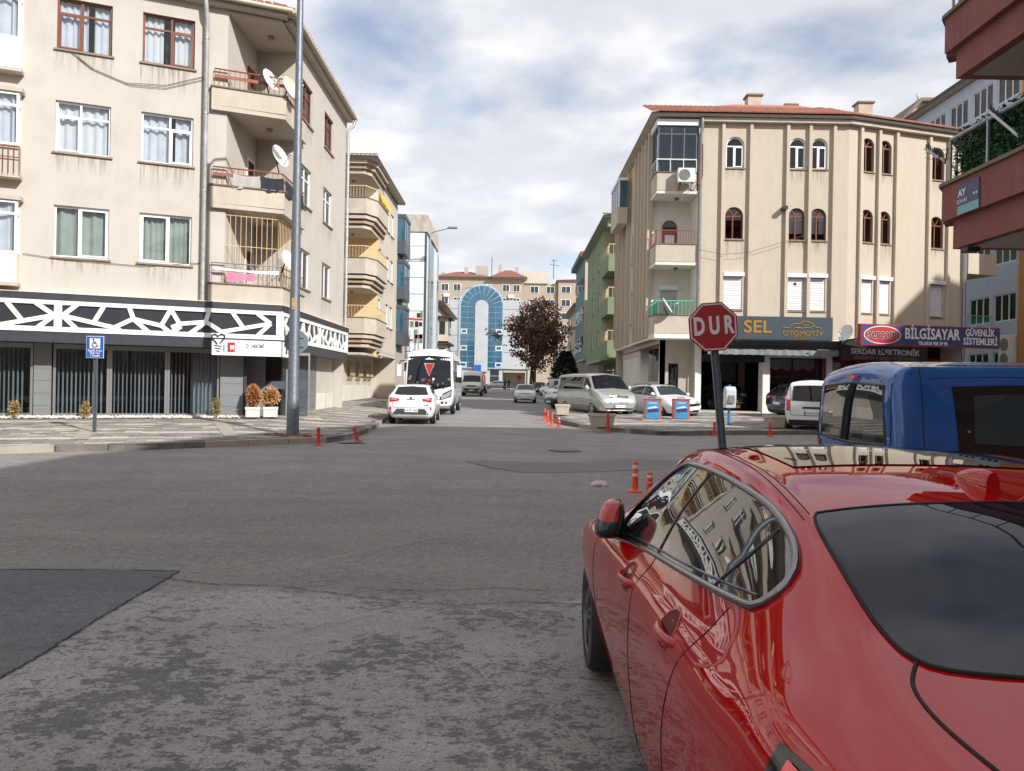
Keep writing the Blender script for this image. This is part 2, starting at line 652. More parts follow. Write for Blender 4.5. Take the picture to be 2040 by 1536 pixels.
# vehicles
mat('paint_red_shaded', srgb(84, 6, 8), 0.55, 0.0, spec=0.2)  # body red darkened to paint in the shade of the handle cups
mat('paint_red', srgb(160, 8, 8), 0.5, 0.0, coat=1.0, spec=0.0)
mat('paint_white', srgb(236, 236, 236), 0.35, coat=0.8)
mat('paint_offwhite', srgb(216, 214, 204), 0.4, coat=0.5)
mat('paint_silver', srgb(176, 178, 172), 0.35, 0.45, coat=0.8)
mat('paint_blue', srgb(36, 86, 154), 0.4, 0.1, coat=1.0, spec=0.1)
mat('paint_navy', srgb(38, 40, 62), 0.3, 0.3, coat=1.0)
mat('paint_grey', srgb(96, 100, 110), 0.32, 0.4, coat=0.9)
mat('paint_black', srgb(30, 30, 34), 0.3, 0.2, coat=1.0)
mat('car_glass', (0.008, 0.010, 0.014), 0.012, 0.0, ior=1.5)
mat('car_glass_rear', (0.004, 0.007, 0.014), 0.012, 0.0, ior=1.36)
mat('post_slate', srgb(96, 106, 114), 0.5, 0.3, var=0.1, vscale=8)
mat('plaster_tan', srgb(170, 156, 138), 0.9, var=0.05, streak=0.05)
mat('car_glass_mirror', (0.006, 0.008, 0.010), 0.010, 0.0, ior=2.35)
mat('car_glass_clear', (0.03, 0.045, 0.05), 0.02, 0.0, ior=1.6)
mat('gloss_black', (0.012, 0.012, 0.013), 0.1, 0.0, ior=1.6)
mat('chrome', (0.82, 0.82, 0.84), 0.12, 1.0)
mat('trim_satin', srgb(132, 132, 136), 0.12, 1.0)
mat('rim_silver', srgb(168, 170, 174), 0.35, 0.6)
mat('rim_dark', srgb(96, 98, 102), 0.32, 0.6)
mat('lamp_red', srgb(190, 20, 30), 0.12, 0.0, coat=1.0)
mat('lamp_red_bright', srgb(226, 40, 54), 0.12, 0.0, coat=1.0)
mat('lamp_clear', srgb(168, 174, 178), 0.2, 0.2, coat=1.0)
mat('lamp_amber', srgb(226, 130, 60), 0.2, 0.0, coat=1.0)
mat('plate_white', srgb(232, 232, 230), 0.4)
mat('plate_yellow', srgb(240, 190, 60), 0.4)
mat('gap_line', (0.015, 0.006, 0.006), 0.8)
mat('gap_black', (0.01, 0.01, 0.01), 0.8)
mat('snow', srgb(196, 186, 176), 0.9, var=0.3, vscale=12)
glass_mat('glass', (0.93, 0.95, 0.96), 1.55)
glass_mat('glass_dark', (0.74, 0.78, 0.80), 1.55)
glass_mat('glass_tint', (0.5, 0.58, 0.64), 1.7)
glass_mat('glass_clear', (0.9, 0.93, 0.94), 1.5)


def asphalt(name, c1, c2, c3, worn):
    m = bpy.data.materials.new(name)
    m.use_nodes = True
    MATS[name] = m
    N, L = m.node_tree.nodes, m.node_tree.links
    p = N['Principled BSDF']
    p.inputs['Roughness'].default_value = 0.88
    g = N.new('ShaderNodeNewGeometry')

    def noise(scale, detail=6, rough=0.6, dist=0.0, vec=None):
        n = N.new('ShaderNodeTexNoise')
        n.inputs['Scale'].default_value = scale
        n.inputs['Detail'].default_value = detail
        n.inputs['Roughness'].default_value = rough
        n.inputs['Distortion'].default_value = dist
        L.new(vec or g.outputs['Position'], n.inputs['Vector'])
        return n.outputs[0]

    def rng(v, a, b, c=0.0, d=1.0):
        r = N.new('ShaderNodeMapRange')
        for i, x in enumerate((a, b, c, d)):
            r.inputs[i + 1].default_value = x
        L.new(v, r.inputs[0])
        return r.outputs[0]

    def mix(f, a, b, mode='MIX'):
        x = N.new('ShaderNodeMix')
        x.data_type = 'RGBA'
        x.blend_type = mode
        for i, v in ((0, f), (6, a), (7, b)):
            if hasattr(v, 'links') or hasattr(v, 'is_linked'):
                L.new(v, x.inputs[i])
            elif i == 0:
                x.inputs[0].default_value = v
            else:
                x.inputs[i].default_value = (*v[:3], 1)
        return x.outputs[2]

    def mul(a, b):
        x = N.new('ShaderNodeMath')
        x.operation = 'MULTIPLY'
        L.new(a, x.inputs[0])
        if hasattr(b, 'is_linked'):
            L.new(b, x.inputs[1])
        else:
            x.inputs[1].default_value = b
        return x.outputs[0]
    ms = N.new('ShaderNodeMapping')
    ms.inputs['Scale'].default_value = (0.75, 1.0, 1)
    L.new(g.outputs['Position'], ms.inputs[0])
    big = noise(0.33, 4, 0.5)
    sepn = N.new('ShaderNodeSeparateXYZ')
    L.new(g.outputs['Position'], sepn.inputs[0])
    wob = N.new('ShaderNodeMath')
    wob.operation = 'MULTIPLY_ADD'
    L.new(noise(0.8, 5, 0.6), wob.inputs[0])
    wob.inputs[1].default_value = 2.2
    L.new(sepn.outputs[1], wob.inputs[2])
    band = mul(rng(wob.outputs[0], 6.9, 7.2), rng(wob.outputs[0], 10.5, 20.0, 1.0, 0.15))
    base = mix(rng(big, 0.35, 0.65), c1, mix(0.5, c1, c2))
    base = mix(mul(band, 0.9), base, c2)
    mid = noise(13, 6, 0.75)
    # worn blotches: dust gone, coarse dark stone shows; mostly in the near lane
    blot = noise(15.0, 8, 0.74, 0.15, ms.outputs[0])
    zone = noise(0.85, 5, 0.6, 0.3)
    near = rng(wob.outputs[0], 6.6, 7.4, 1.0, 0.45)
    msum = N.new('ShaderNodeMath')
    msum.operation = 'ADD'
    L.new(blot, msum.inputs[0])
    L.new(mul(rng(zone, 0.36, 0.64, -0.15, 0.08), near), msum.inputs[1])
    wornm = mul(rng(msum.outputs[0], 0.50, 0.55), near)
    col = mix(mul(wornm, worn), base, c3)
    # long faint tracks and stains
    m2 = N.new('ShaderNodeMapping')
    m2.inputs['Scale'].default_value = (0.25, 1.3, 1)
    m2.inputs['Rotation'].default_value = (0, 0, 0.12)
    L.new(g.outputs['Position'], m2.inputs[0])
    tr = noise(1.1, 6, 0.6, 0.2, m2.outputs[0])
    col = mix(1.0, col, rng(tr, 0.3, 0.7, 0.86, 1.12), 'MULTIPLY')
    fine = noise(70, 4, 0.85)
    col = mix(1.0, col, rng(mid, 0.3, 0.7, 0.84, 1.16), 'MULTIPLY')
    col = mix(1.0, col, rng(fine, 0.32, 0.68, 0.60, 1.40), 'MULTIPLY')
    # pale stone chips
    vo = N.new('ShaderNodeTexVoronoi')
    vo.inputs['Scale'].default_value = 55
    L.new(g.outputs['Position'], vo.inputs['Vector'])
    sp = rng(vo.outputs['Distance'], 0.14, 0.22, 1.0, 0.0)
    gate = rng(noise(37, 2), 0.52, 0.6)
    col = mix(mul(mul(sp, gate), 0.75), col, (0.42, 0.41, 0.40))
    col = mix(mul(rng(noise(48, 2, 0.5), 0.60, 0.66), 0.6), col, (0.045, 0.045, 0.047))
    L.new(col, p.inputs['Base Color'])
    b1 = N.new('ShaderNodeBump')
    b1.inputs['Strength'].default_value = 0.55
    b1.inputs['Distance'].default_value = 0.006
    L.new(fine, b1.inputs['Height'])
    b2 = N.new('ShaderNodeBump')
    b2.invert = True
    b2.inputs['Strength'].default_value = 0.5
    b2.inputs['Distance'].default_value = 0.006
    L.new(wornm, b2.inputs['Height'])
    L.new(b1.outputs[0], b2.inputs['Normal'])
    L.new(b2.outputs[0], p.inputs['Normal'])


asphalt('asphalt', srgb(149, 145, 142), srgb(125, 119, 115), srgb(84, 84, 86), 0.85)
asphalt('asphalt_patch', srgb(98, 97, 100), srgb(90, 89, 93), srgb(78, 77, 81), 0.5)
asphalt('asphalt_repair', srgb(124, 119, 117), srgb(116, 111, 110), srgb(92, 90, 92), 0.5)

for k_, v_ in (('paint_red', 1.6), ('paint_blue', 1.6), ('paint_navy', 1.6)):
    MATS[k_].node_tree.nodes['Principled BSDF'].inputs['Coat IOR'].default_value = v_

m_ = mat('stain', srgb(120, 106, 92), 0.95)
N_, L_n = m_.node_tree.nodes, m_.node_tree.links
t_ = N_.new('ShaderNodeTexCoord')
sp_ = N_.new('ShaderNodeSeparateXYZ')
L_n.new(t_.outputs['Generated'], sp_.inputs[0])
g_ = N_.new('ShaderNodeNewGeometry')
mp_n = N_.new('ShaderNodeMapping')
mp_n.inputs['Scale'].default_value = (9, 9, 0.5)
L_n.new(g_.outputs['Position'], mp_n.inputs[0])
ns_ = N_.new('ShaderNodeTexNoise')
ns_.inputs['Scale'].default_value = 1.5
ns_.inputs['Detail'].default_value = 5
L_n.new(mp_n.outputs[0], ns_.inputs['Vector'])
rg_ = N_.new('ShaderNodeMapRange')
for i_, v_ in enumerate((0.45, 0.72, 0.0, 0.5)):
    rg_.inputs[i_ + 1].default_value = v_
L_n.new(ns_.outputs[0], rg_.inputs[0])
mu_ = N_.new('ShaderNodeMath')
mu_.operation = 'MULTIPLY'
L_n.new(rg_.outputs[0], mu_.inputs[0])
L_n.new(sp_.outputs[2], mu_.inputs[1])
L_n.new(mu_.outputs[0], N_['Principled BSDF'].inputs['Alpha'])
# ------------------------------------------------------------------ ground, road, pavements
def struct(o):
    o['kind'] = 'structure'
    return o


def sheet(name, pts, h, mat_, parent=None, cell=1.0, zf=None, kind='structure'):
    """flat polygon cut into cells, laid at zf(x, y) + h"""
    zf = zf or (lambda x, y: gz(y))
    b = bmesh.new()
    vs = [b.verts.new((p[0], p[1], 0)) for p in pts]
    b.faces.new(vs)
    x0, x1 = min(p[0] for p in pts), max(p[0] for p in pts)
    y0, y1 = min(p[1] for p in pts), max(p[1] for p in pts)
    for ax, lo, hi in ((0, x0, x1), (1, y0, y1)):
        k = math.ceil(lo / cell) * cell
        while k < hi:
            no = (1, 0, 0) if ax == 0 else (0, 1, 0)
            co = (k, 0, 0) if ax == 0 else (0, k, 0)
            bmesh.ops.bisect_plane(b, geom=b.verts[:] + b.edges[:] + b.faces[:], plane_co=co, plane_no=no)
            k += cell
    for v in b.verts:
        v.co.z = zf(v.co.x, v.co.y) + h
    for f in b.faces:
        if f.normal.z < 0:
            f.normal_flip()
    b.normal_update()
    for f in b.faces:
        if f.normal.z < 0:
            f.normal_flip()
    bmesh.ops.triangulate(b, faces=[f for f in b.faces if len(f.verts) > 4])
    me = bpy.data.meshes.new(name)
    b.to_mesh(me)
    b.free()
    me.materials.append(M(mat_))
    o = bpy.data.objects.new(name, me)
    COL.objects.link(o)
    if parent:
        o.parent = parent
    if kind:
        o['kind'] = kind
    return o


def inside(p, poly):
    x, y = p
    r = False
    for i in range(len(poly)):
        a, b = poly[i], poly[i - 1]
        if (a[1] > y) != (b[1] > y) and x < (b[0] - a[0]) * (y - a[1]) / (b[1] - a[1]) + a[0]:
            r = not r
    return r


road = MB()
road.quad((-500, -80, gz(-80)), (500, -80, gz(-80)), (500, 900, gz(900)), (-500, 900, gz(900)))
struct(road.build('road', 'asphalt'))


def gpoly(pxs):
    return [tuple(ground(x, y))[:2] for x, y in pxs]


def rag(pts, n, amp, seed):
    r = random.Random(seed)
    out = []
    for i in range(len(pts)):
        a, b = Vector(pts[i]), Vector(pts[(i + 1) % len(pts)])
        for k in range(n):
            q = a.lerp(b, k / n)
            out.append((q.x + r.uniform(-amp, amp), q.y + r.uniform(-amp, amp)))
    return out


sheet('asphalt_patch', rag(gpoly([(-420, 1128), (358, 1138), (300, 1172), (230, 1212), (140, 1268), (60, 1318), (0, 1352), (-420, 1560)]), 14, 0.014, 5), 0.005, 'asphalt_patch')
sheet('asphalt_repair', rag(gpoly([(925, 919), (1150, 921), (1265, 915), (1390, 921), (1345, 934), (1170, 941), (1050, 942), (985, 933)]), 10, 0.05, 6), 0.005, 'asphalt_repair')


def ribbon(name, pxs, w, mat_, h=0.006, seed=1, wob=0.02, sub=14):
    r = random.Random(seed)
    pts = [ground(*p) for p in pxs]
    path = []
    for i in range(len(pts) - 1):
        for k in range(sub):
            path.append(pts[i].lerp(pts[i + 1], k / sub))
    path.append(pts[-1])
    rows = []
    for i, p in enumerate(path):
        d = path[min(i + 1, len(path) - 1)] - path[max(0, i - 1)]
        n = Vector((-d.y, d.x, 0)).normalized()
        q = p + n * r.uniform(-wob, wob)
        ww = w * r.uniform(0.4, 1.3)
        rows.append([(q.x - n.x * ww, q.y - n.y * ww, gz(q.y) + h), (q.x + n.x * ww, q.y + n.y * ww, gz(q.y) + h)])
    return MB().grid(rows).build(name, mat_, fix=False)


mat('crack', srgb(52, 50, 50), 0.95)
m_ = mat('scrape', srgb(170, 165, 159), 0.9, var=0.1, vscale=30)
n_ = m_.node_tree.nodes.new('ShaderNodeTexNoise')
n_.inputs['Scale'].default_value = 26
n_.inputs['Detail'].default_value = 6
r_ = m_.node_tree.nodes.new('ShaderNodeMapRange')
for i_, v_ in enumerate((0.42, 0.75, 0.0, 0.6)):
    r_.inputs[i_ + 1].default_value = v_
g_ = m_.node_tree.nodes.new('ShaderNodeNewGeometry')
m_.node_tree.links.new(g_.outputs['Position'], n_.inputs['Vector'])
m_.node_tree.links.new(n_.outputs[0], r_.inputs[0])
m_.node_tree.links.new(r_.outputs[0], m_.node_tree.nodes['Principled BSDF'].inputs['Alpha'])
for i, (pp, w) in enumerate([([(300, 1150), (420, 1165), (560, 1168), (680, 1186), (800, 1200), (920, 1206), (1040, 1200), (1180, 1206)], 0.006),
                             ([(730, 1176), (880, 1177), (1000, 1172), (1090, 1178)], 0.005),
                             ([(-300, 1131), (0, 1136), (180, 1136), (358, 1139)], 0.008),
                             ([(358, 1139), (300, 1173), (230, 1213), (140, 1269), (60, 1319), (0, 1353)], 0.008),
                             ([(925, 919), (985, 934), (1050, 943)], 0.01), ([(540, 1276), (640, 1245), (760, 1222), (880, 1200)], -0.05), ([(640, 1122), (760, 1092), (880, 1070)], -0.06)]):
    o = ribbon('road_crack' if w > 0 else 'scrape_mark', pp, abs(w), 'crack' if w > 0 else 'scrape', 0.0085, seed=i, wob=0.012 if w > 0 else 0.006)
    o['kind'] = 'structure'

# ---- left pavement
UL = Vector((0.9265, 0.3763, 0))
NL = Vector((0.3763, -0.9265, 0))
KL = gpoly([(-560, 935), (-260, 914), (0, 905), (150, 899), (300, 896), (480, 889), (600, 884)]) + \
    [(-4.62, 19.6), (-4.35, 20.9), (-4.35, 23), (-4.5, 26), (-4.8, 29), (-5.1, 33), (-5.15, 45), (-5.2, 60), (-5.3, 80), (-5.4, 130)]


def hL(x, y):
    d = -((x + 6.3) * NL.x + (y - 17.8) * NL.y)
    e = 0.025 * min(max(d, 0), 7.5) * min(max((-4.6 - x) / 3, 0), 1)
    return gz(y) + 0.13 + e


PL = KL + [(-30, 130), (-60, 60), (-60, 0)]
pave_l = sheet('pavement_left', PL, 0.0, 'pave_base', zf=hL, cell=1.0)


def kerb_line(parent, pts, zf, mats=('kerb', 'kerb', 'kerb_pale'), length=1.0, w=0.16, side=1, maxn=400, seed=3):
    r = random.Random(seed)
    pts = [Vector((p[0], p[1], 0)) for p in pts]
    seg = [0]
    for i in range(len(pts) - 1):
        seg.append(seg[-1] + (pts[i + 1] - pts[i]).length)

    def pos(s):
        s = min(max(s, 0), seg[-1])
        for i in range(len(pts) - 1):
            if s <= seg[i + 1]:
                return pts[i].lerp(pts[i + 1], (s - seg[i]) / max(seg[i + 1] - seg[i], 1e-6))
        return pts[-1]
    s, n = 0.0, 0
    while s < seg[-1] - 0.3 and n < maxn:
        a, b = pos(s + 0.006), pos(s + length - 0.006)
        d = (b - a).normalized()
        nn = Vector((-d.y, d.x, 0)) * side * w
        lift = r.uniform(0.010, 0.026)
        q = []
        for p in (a, b, b + nn, a + nn):
            q.append((p.x, p.y, gz(p.y) - 0.1))
        for p in (a, b, b + nn, a + nn):
            q.append((p.x, p.y, gz(p.y) + 0.13 + lift))
        MB().hexa(q).build('kerb_stone', r.choice(mats), parent, bevel=0.012)
        s += length
        n += 1


kerb_line(pave_l, KL[1:-3], hL)
kerb_line(pave_l, KL[-4:-1], hL, length=3.0)


def pavers(parent, poly, zf, o, u, rows, cols, white, seed=5, lim=None, dw=0.4, dd=0.2):
    """raised paving stones in courses along u"""
    r = random.Random(seed)
    u = Vector((u[0], u[1], 0)).normalized()
    n = Vector((-u.y, u.x, 0))
    o = Vector((o[0], o[1], 0))
    mbs = {'paver_grey': MB(), 'paver_dark': MB(), 'paver_white': MB()}
    for i in range(rows[0], rows[1]):
        run = None
        for k in range(cols[0], cols[1]):
            c = o + u * ((k + 0.5 * (i % 2)) * dw) + n * (i * dd)
            hu, hn = u * (dw / 2 - 0.007), n * (dd / 2 - 0.007)
            ps = [c - hu - hn, c + hu - hn, c + hu + hn, c - hu + hn]
            if not all(inside((p.x, p.y), poly) for p in ps):
                continue
            if lim and not lim(c):
                continue
            wz = white(i, k, c)
            m = 'paver_white' if r.random() < wz else r.choice(['paver_grey', 'paver_grey', 'paver_dark'])
            t = r.uniform(0.008, 0.016)
            tl = [r.uniform(-0.002, 0.002) for _ in range(4)]
            q = [(p.x, p.y, zf(p.x, p.y) - 0.01) for p in ps] + [(p.x, p.y, zf(p.x, p.y) + t + tl[j]) for j, p in enumerate(ps)]
            mbs[m].add(q, [(4, 5, 6, 7), (0, 1, 5, 4), (1, 2, 6, 5), (2, 3, 7, 6), (3, 0, 4, 7)])
    for m, mb in mbs.items():
        if mb.v:
            mb.build('paving_stones', m, parent, kind='stuff', fix=False)


def whL(i, k, c):
    band = (i % 6) in (0, 1) and math.sin(c.x * 0.9 + i * 1.7) > -0.45
    return 0.9 if band else 0.04


# kerb inset so the stones stop at the kerb
def shrink(poly, d):
    out = []
    n = len(poly)
    cx = sum(p[0] for p in poly) / n
    ar = sum(poly[i - 1][0] * poly[i][1] - poly[i][0] * poly[i - 1][1] for i in range(n))
    s = 1 if ar > 0 else -1
    for i in range(n):
        p, a, b = Vector(poly[i]), Vector(poly[i - 1]), Vector(poly[(i + 1) % n])
        d1, d2 = (p - a).normalized(), (b - p).normalized()
        m = Vector((-(d1.y + d2.y), d1.x + d2.x))
        m = m.normalized() * (d * s / max(0.4, math.cos(d1.angle(d2) / 2)))
        out.append((p.x + m.x, p.y + m.y))
    return out


PLs = shrink(PL, 0.17)
pavers(pave_l, PLs, hL, (-6.3, 17.8), UL, (-10, 34), (-28, 14), whL, lim=lambda c: c.y < 25.5 and c.x > -15)
pavers(pave_l, PLs, hL, (-6.3, 25.6), (0.985, 0.17), (0, 90), (-14, 10), lambda i, k, c: 0.9 if (i % 7) in (0, 1) and math.sin(i * 2.1 + c.x) > -0.6 else 0.04,
       seed=6, lim=lambda c: c.y < 44 and c.x > -10.5 and ((c.x + 6.3) * 0.3763 - (c.y - 17.8) * 0.9265) < -7.2)

# two concrete channels across the left pavement (rain gutters)
for pp in ([(108, 832), (176, 858), (158, 873)], [(432, 842), (455, 862), (463, 868)]):
    pts = [ground(x, y, 0.2) for x, y in pp]
    rows = []
    for i, p in enumerate(pts):
        d = (pts[min(i + 1, len(pts) - 1)] - pts[max(i - 1, 0)]).normalized()
        n = Vector((-d.y, d.x, 0)) * 0.17
        z = hL(p.x, p.y) + 0.024
        rows.append([(p.x - n.x, p.y - n.y, z), (p.x + n.x, p.y + n.y, z)])
    MB().grid(rows).build('drain_channel', 'kerb_pale', pave_l)

# ---- right pavement
KR = [(6.4, 38.6), (3.2, 38.4), (2.0, 36.2), (1.75, 32.3), (1.9, 29.8), (2.25, 28.3), (2.75, 27.0), (3.6, 25.5), (4.67, 24.4), (5.6, 24.55), (6.8, 25.1), (9.1, 25.8), (12, 26.7), (16, 27.9), (22, 29.8), (40, 35.2)]
PR = KR + [(40, 48), (6.4, 48)]


def hR(x, y):
    return gz(y) + 0.13 + min(max(0.022 * (y - 27.5), 0), 0.2)


pave_r = sheet('pavement_right', PR, 0.0, 'pave_base', zf=hR, cell=1.0)
kerb_line(pave_r, KR[1:-1], hR, side=1, seed=9)
PRs = shrink(PR, 0.17)
pavers(pave_r, PRs, hR, (6.8, 25.1), (0.96, 0.28), (-6, 62), (-18, 46), lambda i, k, c: 0.85 if (i % 8) in (2, 3) and math.sin(i * 1.3 + c.x * 0.7) > -0.2 else 0.05,
       seed=8, lim=lambda c: c.y < 37 and c.x < 20)

# ---- near pavement on the right, under the stop sign
PN = [(2.75, -12), (2.75, 8.6), (3.2, 9.9), (4.2, 10.6), (8, 11.6), (40, 21), (40, -12)]
pave_n = sheet('pavement_near', PN, 0.0, 'pave_base', zf=lambda x, y: gz(y) + 0.12)
kerb_line(pave_n, PN[0:6], None, side=-1, seed=12, maxn=44)
pavers(pave_n, shrink(PN, 0.17), lambda x, y: gz(y) + 0.12, (3, 9), (1, 0), (-40, 12), (-2, 14), lambda i, k, c: 0.05, seed=14)

# ---- things lying in the road
g = ground(700, 883)
gr = thing('drain_grate', 'black slotted drain grate in the gutter by the left corner bollards', 'grate', (g.x, g.y, gz(g.y)), 0.5)
MB().bx(-0.30, 0.30, -0.2, 0.2, 0.004, 0.012).build('frame', 'black_metal', gr)
for k in range(9):
    MB().bx(-0.26 + k * 0.058, -0.23 + k * 0.058, -0.17, 0.17, 0.012, 0.022).build('bar', 'galvanised', gr)
g = ground(1125, 898)
mh = thing('manhole_cover', 'round iron manhole cover in the middle of the crossroads', 'manhole', (g.x, g.y, gz(g.y)))
MB().lathe([(0.40, 0.005), (0.40, 0.014), (0.36, 0.014)], n=28).build('ring', 'asphalt_patch', mh)
MB().lathe([(0.33, 0.0145), (0.33, 0.018), (0.01, 0.019)], n=28).build('cover', 'asphalt_repair', mh)
g = ground(1192, 968)
r = random.Random(4)
lump = MB()
for k in range(11):
    c = (r.uniform(-0.12, 0.12), r.uniform(-0.08, 0.08), r.uniform(0.0, 0.05))
    b = bmesh.new()
    bmesh.ops.create_icosphere(b, subdivisions=1, radius=r.uniform(0.04, 0.075))
    lump.add([(v.co.x * r.uniform(0.7, 1.3) + c[0], v.co.y + c[1], max(0.002, v.co.z * r.uniform(0.6, 1.1) + c[2])) for v in b.verts],
             [[v.index for v in f.verts] for f in b.faces])
    b.free()
o = lump.build('rubble_lump', 'snow', fix=False)
o.location = (g.x, g.y, gz(g.y))
tag(o, 'small dirty lump of rubble on the asphalt beside the near bollards', 'rubble')
# ------------------------------------------------------------------ facade helpers
def wall(parent, F, a0, a1, c0, c1, ops, depth, mat_, name='wall', label=None):
    """flat wall with recessed openings; an opening is (a0, a1, c0, c1) or (..., 'arch')"""
    mb = MB()
    A = sorted({a0, a1} | {v for o in ops for v in o[:2] if a0 < v < a1})
    C = sorted({c0, c1} | {v for o in ops for v in o[2:4] if c0 < v < c1})
    for i in range(len(A) - 1):
        for k in range(len(C) - 1):
            am, cm_ = (A[i] + A[i + 1]) / 2, (C[k] + C[k + 1]) / 2
            if any(o[0] < am < o[1] and o[2] < cm_ < o[3] for o in ops):
                continue
            mb.quad(F.p(A[i], 0, C[k]), F.p(A[i + 1], 0, C[k]), F.p(A[i + 1], 0, C[k + 1]), F.p(A[i], 0, C[k + 1]))
    for o in ops:
        x0, x1, z0, z1 = o[:4]
        if len(o) > 4:
            r = (x1 - x0) / 2
            xc, zs = (x0 + x1) / 2, z1 - r
            n = 12
            arc = [(xc - r * math.cos(math.pi * k / n), zs + r * math.sin(math.pi * k / n)) for k in range(n + 1)]
            for k in range(n):
                (p, q), (s_, t_) = arc[k], arc[k + 1]
                mb.quad(F.p(p, 0, q), F.p(s_, 0, t_), F.p(s_, 0, z1), F.p(p, 0, z1))
                mb.quad(F.p(p, 0, q), F.p(p, -depth, q), F.p(s_, -depth, t_), F.p(s_, 0, t_))
            zt = zs
        else:
            zt = z1
            mb.quad(F.p(x0, 0, z1), F.p(x0, -depth, z1), F.p(x1, -depth, z1), F.p(x1, 0, z1))
        mb.quad(F.p(x0, 0, z0), F.p(x1, 0, z0), F.p(x1, -depth, z0), F.p(x0, -depth, z0))
        mb.quad(F.p(x0, 0, z0), F.p(x0, -depth, z0), F.p(x0, -depth, zt), F.p(x0, 0, zt))
        mb.quad(F.p(x1, 0, z0), F.p(x1, 0, zt), F.p(x1, -depth, zt), F.p(x1, -depth, z0))
    return mb.build(name, mat_, parent, fix=False, label=label)


def curtain(parent, F, a0, a1, c0, c1, b, m, seed, gap=0.0, waves=5.0):
    r = random.Random(seed)
    n = max(10, int((a1 - a0) * 26))
    ph = r.uniform(0, 6)
    rows = []
    for z in (c0, (c0 + c1) / 2, c1):
        row = []
        for k in range(n + 1):
            t = k / n
            a = a0 + (a1 - a0) * t
            w = 0.035 * math.sin(t * (a1 - a0) * waves * 6.28 + ph) + 0.018 * math.sin(t * 41 + ph * 2)
            row.append(F.p(a, b + w, z))
        rows.append(row)
    MB().grid(rows).build('curtain', m, parent, smooth=180, fix=False)


